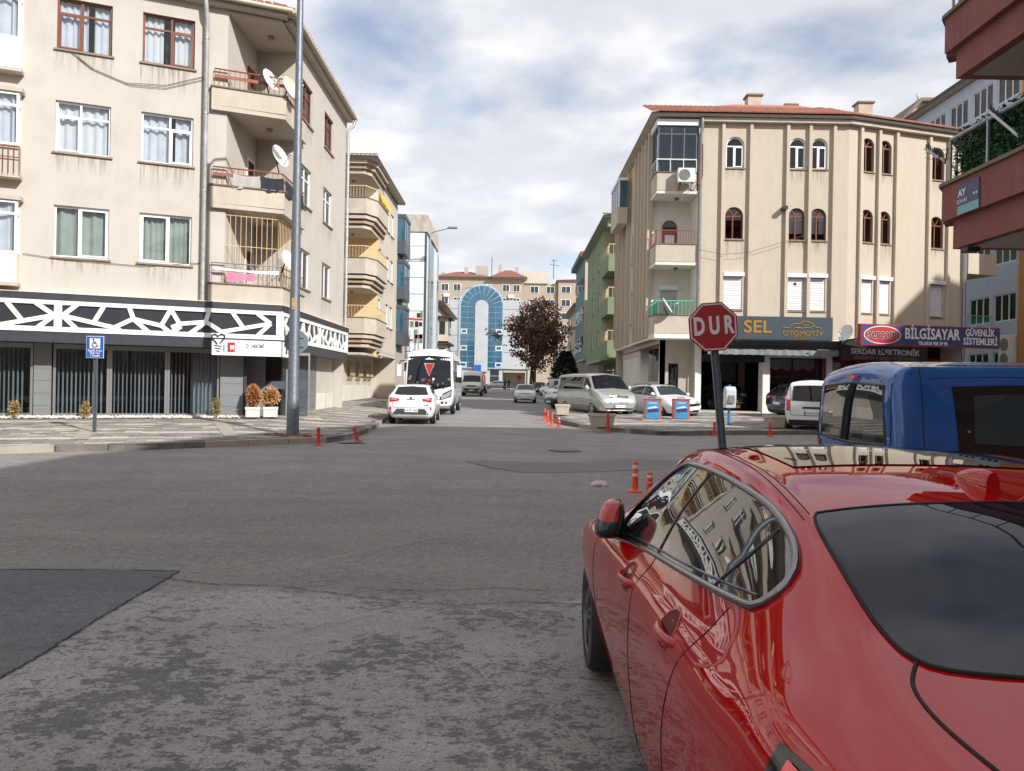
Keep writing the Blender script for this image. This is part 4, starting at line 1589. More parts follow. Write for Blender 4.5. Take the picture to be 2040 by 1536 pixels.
# ================================================================== SECOND BUILDING ON THE LEFT
b2 = thing('apartment_building', 'cream block with stepped mouldings under its rounded yellow balconies', 'building', (-14, 47, 0.4), world_coords=True)
P2 = [(-22, 42.2), (-8.0, 42.2), (-8.0, 52.4), (-22, 52.4)]
F2S = Frame((-8.0, 0, 0), (0, 1, 0), (1, 0, 0))
F2F = Frame((0, 42.2, 0), (1, 0, 0), (0, -1, 0))
cols = [(45.4, 46.2), (48.0, 49.1), (49.6, 50.8)]
ops = [(a, b, z, z + h) for (a, b), h in zip(cols, (1.0, 1.42, 1.42)) for z in (5.28, 8.28, 11.28)]
ops = [(a, b, z + (0.5 if a < 46 else 0), zt + (0.45 if a < 46 else 0)) for a, b, z, zt in ops]
wall(b2, F2S, 45.2, 52.4, 3.6, 13.8, ops, 0.12, 'plaster_cream')
for i, o in enumerate(ops):
    window(b2, F2S, o[0] + .002, o[1] - .002, o[2] + .002, o[3] - .002, 'pvc_white', (0.5,) if o[1] - o[0] > 0.9 else (), None, 'curtain_sheer', depth=0.12, seed=100 + i)
wall(b2, F2F, -22, -10.6, 3.3, 13.8, [], 0.1, 'plaster_cream')
mb = MB()
mb.quad((-10.6, 42.2, 3.3), (-10.6, 45.2, 3.3), (-10.6, 45.2, 13.8), (-10.6, 42.2, 13.8))
mb.build('balcony_wall', 'plaster_white', b2, fix=False)
for k, (z0, z1) in enumerate(((3.3, 7.2), (7.2, 10.6), (10.6, 13.8))):
    MB().quad((-10.6, 45.2, z0), (-8.0, 45.2, z0), (-8.0, 45.2, z1), (-10.6, 45.2, z1)).build('balcony_wall', 'plaster_yellow' if k < 2 else 'plaster_white', b2, fix=False)
MB().quad((-22, 52.4, 0.3), (-8, 52.4, 0.3), (-8, 52.4, 13.8), (-22, 52.4, 13.8)).build('wall', 'plaster_cream', b2)
shell(b2, P2, 0.4, 13.7, [3.4, 2.8, 0.3, 0.3])
hip_roof(b2, P2, [0.6, 0.5, 0.1, 0.4], 13.92, 1.4, 4.0, tiles={0: (0, 2)}, soffit='plaster_cream', thick=0.14)
BT = (5.28, 8.53, 11.8)


def step_poly(d, z):
    return [(-14, 42.2 - 0.1 - d, z), (-8.3 + d * 0.6, 42.2 - 0.1 - d, z), (-7.95 + d, 42.7, z), (-7.95 + d, 46.5 - d, z), (-8.0, 47.0 - d, z), (-14, 47.0 - d, z)]


for k, zt in enumerate(BT):
    S = MB().prism([p for p in step_poly(0.35, zt - 0.85)], (0, 0, 0.12)).build('balcony', 'plaster_parapet', b2)
    pp = step_poly(0.35, 0)[:5]
    q = MB()
    for i in range(4):
        a, b = Vector(pp[i]), Vector(pp[i + 1])
        d = (b - a).normalized()
        n = Vector((d.y, -d.x, 0)) * -0.12
        q.hexa([Vector((p.x, p.y, z)) for z in (zt - 0.728, zt) for p in (a, b, b + n, a + n)])
    q.build('parapet', 'plaster_parapet', S)
    q = MB()
    for i in range(4):
        a, b = Vector(pp[i]), Vector(pp[i + 1])
        d = (b - a).normalized()
        n = Vector((d.y, -d.x, 0))
        q.hexa([Vector((p.x, p.y, z)) for z in (zt + 0.002, zt + 0.04) for p in (a + n * 0.04, b + n * 0.04, b - n * 0.15, a - n * 0.15)])
    q.build('coping', 'cap_stone', S)
    railing(b2, [(p[0] - 0.05, p[1] + 0.06) for p in pp[:4]], zt + 0.04, 0.62, 0.16, 0.012, 'rail_cream', top=0.03)
    for j in range(3):      # stepped moulding below the slab
        MB().prism(step_poly(0.25 - j * 0.14, zt - 0.86 - (j + 1) * 0.24), (0, 0, 0.17)).build('moulding', 'pilaster_brown' if j % 2 else 'plaster_parapet', S)
        MB().prism(step_poly(0.14 - j * 0.14, zt - 0.86 - (j + 1) * 0.24 + 0.17), (0, 0, 0.069)).build('moulding', 'cap_stone', S)
    dome_light(b2, -9.2, 43.6, zt + (1.4 if k == 2 else 1.63))
    d = box('balcony_door', 'wood_frame', b2, Frame((-10.6, 0, 0), (0, 1, 0), (1, 0, 0)), 44.0, 44.8, 0.004, 0.05, zt - 0.7, zt + 1.35)
    box('pane', 'car_glass', d, Frame((-10.6, 0, 0), (0, 1, 0), (1, 0, 0)), 44.1, 44.7, 0.05, 0.056, zt + 0.3, zt + 1.25)
for j in range(3):
    MB().prism(step_poly(0.30 - j * 0.16, 13.69 - j * 0.24), (0, 0, 0.22)).build('cornice_step', 'plaster_parapet' if j % 2 == 0 else 'pilaster_brown', b2)
MB().prism(step_poly(-0.2, 3.28), (0, 0, 0.12)).build('soffit_slab', 'plaster_parapet', b2)
MB().fb(F2S, 46.4, 52.4, -1.6, 0.0, 3.4, 3.62).build('soffit_slab', 'plaster_cream', b2)
# yellow cloth over the top balcony rail
r = random.Random(2)
rows = []
for i in range(13):
    y = 42.9 + i * 0.27
    rows.append([(-7.56 + 0.02 * math.sin(i * 1.9), y, 12.44), (-7.50 + 0.03 * math.sin(i * 2.3), y, 12.28), (-7.52, y + 0.02, 12.05 - 0.1 * (i / 12) + r.uniform(-.04, .04))])
o = MB().grid(rows).build('hanging_rug', 'cloth_yellow', None, smooth=180, fix=False)
tag(o, 'yellow cloth hung over the top balcony rail of the second block', 'cloth')
# ground floor wall, plinth, sacks at grilled windows
FGW = Frame((-9.45, 0, 0), (0, 1, 0), (1, 0, 0))
wops = [(43.9, 45.1, 1.95, 3.05), (46.3, 47.5, 1.95, 3.05), (48.7, 49.6, 1.95, 3.05), (50.1, 51.0, 1.95, 3.05)]
wall(b2, FGW, 35.2, 52.4, 1.55, 3.42, wops, 0.12, 'plaster_cream')
box('plinth', 'stone_plinth', b2, FGW, 35.2, 52.4, -0.2, 0.05, 0.2, 1.55)
for i, o in enumerate(wops):
    W = window(b2, FGW, o[0], o[1], o[2], o[3], 'pvc_cream', (0.5,), None, 'curtain_sheer', depth=0.12, seed=130 + i)
    q = MB()
    for k in range(8):
        a = o[0] + (o[1] - o[0]) * k / 7
        q.tube([FGW.p(a, 0.0, o[3]), FGW.p(a, 0.16, o[2] + 0.55), FGW.p(a, 0.24, o[2] + 0.2), FGW.p(a, 0.0, o[2])], 0.012, 5)
    for z, b in ((o[2] + 0.2, 0.24), (o[2] + 0.55, 0.16), (o[3] - 0.05, 0.02)):
        q.tube([FGW.p(o[0], b, z), FGW.p(o[1], b, z)], 0.012, 5)
    q.build('window_grille', 'rail_cream', W)
MB().tube([(-9.3, 38.2, 4), (-9.3, 38.2, 0.75), (-9.1, 38.3, 0.66)], 0.06, 8).build('downpipe', 'pvc_white', b2, smooth=60)
# glazed bays at its far end
for z in (5.1, 8.2, 11.3):
    bay = MB().bx(-8.0, -7.45, 52.42, 55.0, z - 0.7, z + 0.2).build('glazed_bay', 'alu_dark', b2)
    MB().bx(-7.99, -7.5, 52.45, 54.97, z + 0.2, z + 1.75).build('bay_glass', 'facade_blue_glass', bay)
    q = MB()
    for y in (52.44, 53.3, 54.15, 54.96):
        q.bx(-7.56, -7.47, y - 0.03, y + 0.03, z + 0.2, z + 1.75)
    q.bx(-8.0, -7.44, 52.40, 55.02, z + 1.75, z + 2.0)
    q.build('bay_frame', 'alu_dark', bay)
MB().bx(-14, -8.0, 52.42, 56.9, 0.4, 13.4).build('rear_wing', 'plaster_grey', b2)

# ================================================================== WHITE PANEL BUILDING
b3 = thing('office_building', 'white panelled office with concrete top band and posters beside the bus', 'building', (-10, 64, 0.5), world_coords=True)
MB().bx(-14, -6.95, 60.05, 69, 0.4, 13.6).build('body', 'void_dark', b3)
MB().bx(-14.1, -6.8, 59.9, 69.1, 13.61, 14.95).build('parapet', 'concrete_cap', b3)
zs = [1.6, 2.9, 4.25, 5.6, 7.43, 8.75, 10.05, 11.3, 12.5, 13.58]
for i in range(len(zs) - 1):
    for x0 in (-12.6, -11.2, -9.8, -8.4):
        x1 = min(x0 + 1.38, -7.02)
        MB().bx(x0, x1, 59.99, 60.05, zs[i] + 0.02, zs[i + 1] - 0.02).build('panel', 'panel_white', b3)
MB().bx(-14, -7.0, 59.97, 60.05, 0.4, 1.57).build('base_band', 'panel_white', b3)
for y in np.arange(60.3, 69, 1.45):
    MB().bx(-6.95, -6.90, y, y + 1.36, 1.6, 13.5).build('glass_strip', 'facade_blue_glass' if int(y * 3) % 2 else 'panel_white', b3)
MB().bx(-7.0, -6.86, 60.0, 60.28, 0.4, 13.6).build('corner_strip', 'alu_dark', b3)


def poster(x0, x1, z0, z1, parts, n):
    po = thing('poster', n, 'poster', (x0, 59.95, z0), world_coords=True)
    MB().bx(x0, x1, 59.955, 59.985, z0, z1).build('sheet', 'sign_white', po)
    for (a, b, c, d, m) in parts:
        MB().bx(x0 + a * (x1 - x0), x0 + b * (x1 - x0), 59.945, 59.9545, z0 + c * (z1 - z0), z0 + d * (z1 - z0)).build('print', m, po)
    return po


poster(-8.75, -7.75, 6.1, 7.4, [(0.3, 0.7, 0.02, 0.42, 'poster_skin'), (0.05, 0.28, 0.0, 0.35, 'poster_green'), (0.72, 0.97, 0.05, 0.4, 'poster_green'), (0.0, 1, 0.48, 0.6, 'poster_red'), (0.3, 0.5, 0.65, 0.95, 'poster_red'), (0.02, 0.2, 0.65, 0.95, 'poster_dark')], 'white poster with a face under a red band, upper left on the white office')
poster(-7.73, -7.05, 6.1, 7.4, [(0.1, 0.5, 0.05, 0.4, 'poster_dark'), (0.55, 0.95, 0.1, 0.35, 'poster_dark'), (0, 1, 0.45, 0.57, 'poster_red'), (0.3, 0.7, 0.62, 0.9, 'poster_dark'), (0.72, 0.98, 0.6, 1.0, 'poster_green')], 'white poster with dark gear shapes, upper right on the white office')
poster(-8.75, -7.75, 4.95, 6.08, [(0.2, 0.8, 0.4, 0.85, 'poster_mix'), (0.05, 0.95, 0.08, 0.25, 'poster_red'), (0.3, 0.4, 0.3, 0.4, 'sign_blue')], 'white poster with grey round drawing, lower middle on the white office')
poster(-7.73, -7.05, 4.95, 6.08, [(0.0, 0.4, 0.0, 0.9, 'poster_teal'), (0.4, 0.6, 0.5, 0.95, 'poster_skin'), (0.62, 1.0, 0.0, 0.6, 'poster_green'), (0.1, 1.0, 0.3, 0.55, 'poster_red')], 'teal and green poster crossed by a red band on the white office')
poster(-9.75, -8.8, 4.95, 6.0, [(0.0, 1.0, 0.0, 0.55, 'poster_teal'), (0.1, 0.9, 0.55, 0.8, 'poster_red'), (0.5, 1, 0.1, 0.5, 'leaf_dry')], 'leftmost poster with red heading half behind the cream block')
text('lettering', '\u00d6ZEL', 'letter_dark', b3, (-9.0, 59.96, 4.12), (1, 0, 0), (0, 0, 1), 0.42, 0.01)
for x in (-8.05, -7.35):
    MB().tube([(x, 59.7, 1.2), (x, 59.7, 5.4)], 0.035, 6).build('rust_pole', 'rail_rust', b3)

# ================================================================== SMALL HOUSES BEYOND
b4 = thing('apartment_building', 'small old beige house with dark eaves and bay windows behind the bus', 'building', (-10, 92, 0.8), world_coords=True)
MB().bx(-16, -8.4, 84, 104, 0.6, 10.6).build('body', 'plaster_cream', b4)
hip_roof(b4, [(-16, 84), (-8.4, 84), (-8.4, 104), (-16, 104)], 0.8, 10.6, 1.3, 3.0, mat_='roof_tile_red', thick=0.2)
for z in (3.6, 6.6):
    bay = MB().bx(-8.4, -7.3, 86, 90, z, z + 2.6).build('bay', 'plaster_cream', b4)
    for y in (86.4, 88.2):
        MB().bx(-7.3, -7.24, y, y + 1.3, z + 0.8, z + 2.2).build('pane', 'car_glass_clear', bay)
    MB().bx(-8.2, -7.6, 85.9, 86.0, z + 0.8, z + 2.2).build('pane', 'car_glass_clear', bay)
    MB().bx(-8.6, -6.9, 85.5, 90.5, z + 2.6, z + 2.8).build('eave', 'dark_trim', bay)
    w = MB().bx(-9.7, -8.9, 83.94, 84.0, z + 0.6, z + 2.3).build('window', 'wood_frame', b4)
    MB().bx(-9.62, -8.98, 83.9, 83.95, z + 0.7, z + 2.2).build('pane', 'car_glass', w)
    w = MB().bx(-8.40, -8.34, 93, 98, z, z + 0.9).build('balcony', 'rail_rust', b4)

# ---- arch-fronted office closing the street
b5 = thing('office_building', 'pale office with tall blue glass arch at the end of the street', 'building', (-5, 156, 1.3), world_coords=True)
Y5 = 150.0
MB().bx(-12.4, 3.2, Y5, Y5 + 14, 5.0, 18.4).build('body', 'facade_pale', b5)
MB().bx(-12.4, -1.9, Y5 + 0.3, Y5 + 14, 0.8, 5.0).build('ground_storey', 'facade_pale', b5)
q = MB()
for z in (8.2, 11.4, 14.6, 16.6):
    q.bx(-2.0, 3.2, Y5 - 0.03, Y5, z, z + 0.1).bx(-12.4, -10.4, Y5 - 0.03, Y5, z, z + 0.1)
q.build('panel_joints', 'alu_grey', b5)
MB().bx(-1.9, 2.6, Y5 + 5, Y5 + 5.3, 0.9, 4.4).build('passage_wall', 'plaster_sand', b5)
MB().bx(3.0, 3.25, Y5 - 0.05, Y5 + 14, 0.9, 18.3).build('edge_pier', 'facade_pale', b5)
xc, r0, r1, zs5 = -6.15, 4.1, 1.28, 17.1
q = MB()
pts = [(xc - r0 - 0.3, Y5 - 0.1, 5.0)] + [(xc - (r0 + 0.3) * math.cos(math.pi * k / 24), Y5 - 0.1, zs5 + (r0 + 0.3) * math.sin(math.pi * k / 24)) for k in range(25)] + [(xc + r0 + 0.3, Y5 - 0.1, 5.0)]
q.prism(pts, (0, 1.5, 0))
arch = q.build('arch', 'frame_blue', b5)
gl = MB()
rm = (r0 + r1) / 2 + 0.05
nrow = 11
hh = (zs5 - 5.2) / nrow
for s in (-1, 1):
    for (ra, rb) in ((r1 + 0.06, rm - 0.04), (rm + 0.04, r0 - 0.05)):
        for i in range(nrow):
            x0, x1 = sorted((xc + s * ra, xc + s * rb))
            MB().bx(x0, x1, Y5 - 0.16, Y5 - 0.11, 5.2 + i * hh + 0.05, 5.2 + (i + 1) * hh - 0.05).build('pane', 'facade_blue_glass', arch)
for (ra, rb) in ((r1 + 0.06, rm - 0.04), (rm + 0.04, r0 - 0.05)):
    for i in range(11):
        t0, t1 = math.pi * i / 11 + 0.02, math.pi * (i + 1) / 11 - 0.02
        q = MB()
        q.prism([(xc - r * math.cos(t), Y5 - 0.16, zs5 + r * math.sin(t)) for r, t in ((ra, t0), (rb, t0), (rb, (t0 + t1) / 2), (rb, t1), (ra, t1), (ra, (t0 + t1) / 2))], (0, 0.05, 0))
        q.build('pane', 'facade_blue_glass', arch)
pts = [(xc - r1, Y5 - 0.3, 4.4)] + [(xc - r1 * math.cos(math.pi * k / 16), Y5 - 0.3, zs5 - 0.1 + r1 * math.sin(math.pi * k / 16)) for k in range(17)] + [(xc + r1, Y5 - 0.3, 4.4)]
MB().prism(pts, (0, 0.4, 0)).build('arch_core', 'facade_pale', b5)
for s, i in ((-1, 6), (1, 6), (1, 3), (1, 0), (-1, 0), (-1, 3)):
    x0, x1 = sorted((xc + s * (rm + 0.08), xc + s * (r0 - 0.08)))
    q = MB()
    z0, z1 = 5.2 + i * hh + 0.1, 5.2 + (i + 1) * hh - 0.1
    for a, b, c, d in ((x0, x0 + 0.14, z0, z1), (x1 - 0.14, x1, z0, z1), (x0 + 0.14, x1 - 0.14, z0, z0 + 0.14), (x0 + 0.14, x1 - 0.14, z1 - 0.14, z1)):
        q.bx(a, b, Y5 - 0.2, Y5 - 0.161, c, d)
    q.build('opening_frame', 'pvc_white', arch)
for i in range(3):
    MB().bx(-4.3, -2.6, Y5 + 0.22, Y5 + 0.29, 1.2 + i * 1.25, 2.3 + i * 1.25).build('pane', 'car_glass_clear', b5)
q = MB()
for s in (-1, 1):
    q.tube([(-6.2 + s * 0.95, Y5 + 0.2, 1.5), (-6.2 + s * 0.95, Y5 + 0.2, 3.3), (-6.2 + s * 0.75, Y5 + 0.2, 3.8), (-6.2 + s * 0.25, Y5 + 0.2, 4.05)], 0.16, 6)
q.build('red_curve', 'poster_red', b5)
MB().bx(-8.5, -3.9, Y5 - 6, Y5 - 5.7, 1.1, 2.0).build('forecourt_wall', 'plaster_orange', b5)
sb = MB().bx(-7.6, -6.1, Y5 - 0.45, Y5 - 0.35, 4.5, 5.7).build('blue_sign', 'sign_blue', None)
tag(sb, 'small blue sign board at the foot of the blue glass arch', 'sign')

# ---- long apartment block far behind
b6 = thing('apartment_building', 'long beige apartment block with red roof rising behind the glass arch', 'building', (-8, 205, 1.6), world_coords=True)
Y6 = 190.0
MB().bx(-19.6, 2.4, Y6, Y6 + 14, 1.5, 28.2).build('wall', 'plaster_tan', b6)
MB().bx(2.45, 11, Y6 + 2, Y6 + 15, 1.5, 27.4).build('wall', 'plaster_tan', b6)
MB().bx(11.1, 30, Y6 + 1, Y6 + 15, 1.5, 28.0).build('wall', 'plaster_tan', b6)
hip_roof(b6, [(-19.6, Y6), (-6, Y6), (-6, Y6 + 14), (-19.6, Y6 + 14)], 0.7, 28.2, 2.0, 5.0, mat_='roof_tile_red', thick=0.25)
hip_roof(b6, [(-5.2, Y6 - 0.6), (2.4, Y6 - 0.6), (2.4, Y6 + 14), (-5.2, Y6 + 14)], 0.9, 28.2, 2.2, 3.0, mat_='roof_tile_red', thick=0.25)
hip_roof(b6, [(11.1, Y6 + 1), (30, Y6 + 1), (30, Y6 + 15), (11.1, Y6 + 15)], 0.5, 28.0, 0.9, 4.0, mat_='roof_tile_red', thick=0.2)
MB().bx(2.5, 8.6, Y6 + 1.5, Y6 + 6, 27.4, 30.2).build('stair_tower', 'plaster_cream', b6)
MB().bx(-9.6, -6.6, Y6 + 2, Y6 + 6, 28.6, 31.6).build('stair_tower', 'plaster_grey', b6)
for x, z in ((-12.5, 31.4), (-4.0, 32.2), (0.2, 31.6), (-18.3, 30.0)):
    MB().bx(x, x + 0.9, Y6 + 3, Y6 + 4, 28.5, z).build('chimney', 'plaster_grey', b6)
rr = random.Random(11)
proto = None
wx = [-17.2, -14.3, -1.6, 1.0 - 0.2, -8.2, -5.0]
for fl in range(4):
    z = 26.0 - fl * 3.3
    for x, y, w in [(-17.0, Y6, 1.7), (-14.0, Y6, 1.7), (-6.9, Y6, 2.6), (-3.8, Y6, 0), (-1.9, Y6, 1.6), (0.7, Y6, 1.6), (5.2, Y6 + 2, 2.0), (9.2, Y6 + 2, 2.0), (13.0, Y6 + 1, 2.2), (16.6, Y6 + 1, 2.2), (21, Y6 + 1, 2.2), (25, Y6 + 1, 2.2)]:
        if not w:
            continue
        f = MB().bx(x - w / 2 - 0.1, x + w / 2 + 0.1, y - 0.10, y - 0.002, z - 1.0, z + 0.75).build('window', 'pvc_white', b6)
        for k in range(2):
            MB().bx(x - w / 2 + k * w / 2 + 0.05, x - w / 2 + (k + 1) * w / 2 - 0.05, y - 0.13, y - 0.101, z - 0.9, z + 0.65).build('pane', 'car_glass_clear', f)
for x, z in ((-16.6, 24.0), (-0.6, 23.9)):
    MB().bx(x - 0.7, x + 0.7, Y6 - 0.5, Y6 - 0.002, z - 0.5, z + 0.3).build('ac_unit', 'ac_white', b6)
q = MB()
MB().tube([(-5.6, Y6 + 3, 29), (-5.6, Y6 + 3, 34)], 0.08, 5).build('mast', 'black_metal', b6)
q.tube([(10, Y6 + 4, 29), (10, Y6 + 4, 34)], 0.08, 5).tube([(9, Y6 + 4, 32.6), (11.5, Y6 + 4, 32.2)], 0.06, 5).tube([(9.4, Y6 + 4, 33.6), (10.8, Y6 + 4, 33.4)], 0.06, 5)
q.build('aerial', 'black_metal', b6)
MB().bx(-40, -19.7, Y6 + 6, Y6 + 14, 1.5, 22).build('side_wing', 'plaster_cream', b6)
# ================================================================== RIGHT CORNER BUILDING
rb = thing('apartment_building', 'sand coloured corner block with arched windows and vertical ribs over shops', 'building', (14, 42, 0.5), world_coords=True)
F1 = Frame((6.5, 35.0, 0), (1, 0, 0), (0, -1, 0))
an = math.radians(17)
F2 = Frame((15.17, 35.0, 0), (math.cos(an), math.sin(an), 0), (math.sin(an), -math.cos(an), 0))
F3 = Frame((6.5, 35.0, 0), (0, 1, 0), (-1, 0, 0))     # towards the side street, a = distance from corner
E2 = F2.p(6.9, 0, 0)
RP = [(6.5, 35.0), (15.17, 35.0), (E2.x, E2.y), (E2.x - 3.6, 48.3), (6.5, 48.3)]
ZB, ZT = 4.1, 14.0
C1 = [(3.07, 3.90), (5.95, 6.72), (6.93, 7.69)]
C2 = [(0.68, 1.40), (1.68, 2.39), (4.66, 5.50)]
ops1 = [(a, b, 11.82, 13.24, 'arch') for a, b in C1] + [(a, b, 8.57, 10.04, 'arch') for a, b in C1] + [(a, b, 5.35, 6.88) for a, b in C1]
ops2 = [(a, b, 11.84, 13.38, 'arch') for a, b in C2] + [(a, b, 8.59, 10.10, 'arch') for a, b in C2] + [(a, b, 5.33, 6.88) for a, b in C2]
wall(rb, F1, 1.82, 8.67, ZB, ZT, ops1, 0.14, 'plaster_sand')
wall(rb, F2, 0.0, 6.9, ZB, ZT, ops2, 0.14, 'plaster_sand')
n = 0
for F, ops in ((F1, ops1), (F2, ops2)):
    for o in ops:
        n += 1
        if len(o) > 4:
            top = o[2] > 11
            white = top and F is F1
            window(rb, F, o[0] + .003, o[1] - .003, o[2] + .003, o[3] - .003, 'pvc_white' if white else 'wood_frame', (0.45,), None,
                   None if (white or (F is F1 and n % 3 == 1)) else 'curtain_sheer', depth=0.14, arch=True, seed=200 + n, sash=(1,) if white else (), curtop=0.0 if top or F is F2 else 0.32, glass='glass_dark' if white else 'glass')
        else:
            S = MB()
            S.fb(F, o[0] - 0.06, o[1] + 0.06, 0.004, 0.17, o[3] - 0.01, o[3] + 0.16)
            S = S.build('roller_shutter', 'shutter', rb)
            ns = 19
            h = (o[3] - o[2] - 0.06) / ns
            for k in range(ns):
                z = o[2] + 0.03 + k * h
                q = MB()
                q.prism([F.p(o[0] + 0.01, b, z + c) for b, c in ((-0.06, 0.003), (-0.035, 0.008), (-0.03, h * 0.5), (-0.04, h - 0.006), (-0.06, h - 0.003))], F.u * (o[1] - o[0] - 0.02))
                q.build('slat', 'shutter', S)
            MB().fb(F, o[0] - 0.05, o[1] + 0.05, -0.04, 0.05, o[2] - 0.05, o[2] - 0.004).build('sill', 'sill_stone', S)
MB().lathe([(0.07, 0), (0.07, 0.05), (0.045, 0.05), (0.045, 0.02)], F1.p(6.32, -0.02, 6.58), 12, axis='y').build('vent_pipe', 'black_plastic', rb)
for F, cs_ in ((F1, (1.98, 2.86, 4.13, 5.80, 6.82, 7.92)), (F2, (0.56, 1.57, 2.57, 4.49, 5.66))):
    for a in cs_:
        if a == 1.98:
            continue
        box('rib', 'plaster_sand', rb, F, a - 0.01, a + 0.13, 0.002, 0.15, ZB + 0.02, 13.84)
    box('head_band', 'plaster_parapet', rb, F, 1.85 if F is F1 else -0.06, 8.72 if F is F1 else 6.95, 0.003, 0.26, 13.845, 14.02)
# side wall to the street with ribs and narrow windows
sops = [(1.85, 2.2, 5.3, 7.0), (3.7, 4.1, 5.3, 6.9), (6.6, 7.5, 5.2, 7.0), (6.9, 7.4, 8.5, 10.1, 'arch'), (1.85, 2.2, 8.55, 10.1), (3.7, 4.1, 8.55, 10.1), (1.85, 2.2, 11.8, 13.3), (3.7, 4.1, 11.8, 13.3)]
wall(rb, F3, 1.3, 13.3, ZB, ZT, sops, 0.14, 'plaster_sand')
for i, o in enumerate(sops):
    window(rb, F3, o[0], o[1], o[2], o[3], 'wood_frame' if len(o) > 4 else 'pvc_cream', (), None, 'curtain_sheer', depth=0.14, arch=len(o) > 4, seed=260 + i)
for a in (1.5, 2.5, 3.4, 4.5, 5.6, 8.3, 10.2, 11.6, 12.9):
    box('rib', 'plaster_sand', rb, F3, a - 0.08, a + 0.08, 0.002, 0.22, ZB + 0.02, 13.84)
for z in (11.2,):
    bay = box('glazed_bay', 'plaster_sand', rb, F3, 7.9, 11.0, 0.224, 0.75, z - 0.3, z + 0.6)
    box('bay_glass', 'facade_blue_glass', bay, F3, 7.95, 10.95, 0.24, 0.70, z + 0.601, z + 2.1)
    q = MB()
    for a in (7.95, 8.7, 9.45, 10.2, 10.95):
        q.fb(F3, a - 0.04, a + 0.04, 0.66, 0.74, z + 0.601, z + 2.1)
    q.fb(F3, 7.85, 11.05, 0.22, 0.78, z + 2.101, z + 2.25)
    q.build('bay_frame', 'pvc_white', bay)
mb = MB()
for i in (2, 3):
    p, q_ = RP[i], RP[i + 1]
    mb.quad((*p, 0.4), (*q_, 0.4), (*q_, ZT), (*p, ZT))
mb.build('wall', 'plaster_sand', rb)
shell(rb, RP, ZB, 13.9, [1.7, 0.8, 0.4, 0.4, 2.2])
hip_roof(rb, RP, [0.42, 0.42, 0.3, 0.3, 0.42], 14.05, 2.25, 4.6, tiles={0: (0, 9), 1: (0, 9)}, soffit='plaster_parapet', thick=0.12)
for x, y, z, w in ((12.35, 40.2, 17.0, 0.7), (18.4, 40.8, 16.95, 0.75), (14.9, 42, 17.2, 0.6)):
    c = MB().bx(x - w / 2, x + w / 2, y - 0.3, y + 0.3, 14.2, z).build('chimney', 'concrete', rb)
    MB().bx(x - w / 2 - 0.08, x + w / 2 + 0.08, y - 0.38, y + 0.38, z + 0.002, z + 0.09).build('cap', 'cap_stone', c)
MB().lathe([(0.2, 14.2), (0.2, 15.1), (0.12, 15.2), (0.16, 15.5), (0.10, 15.7)], (23.4, 42.5, 0.3), 10).build('roof_vent', 'zinc', rb, smooth=50)
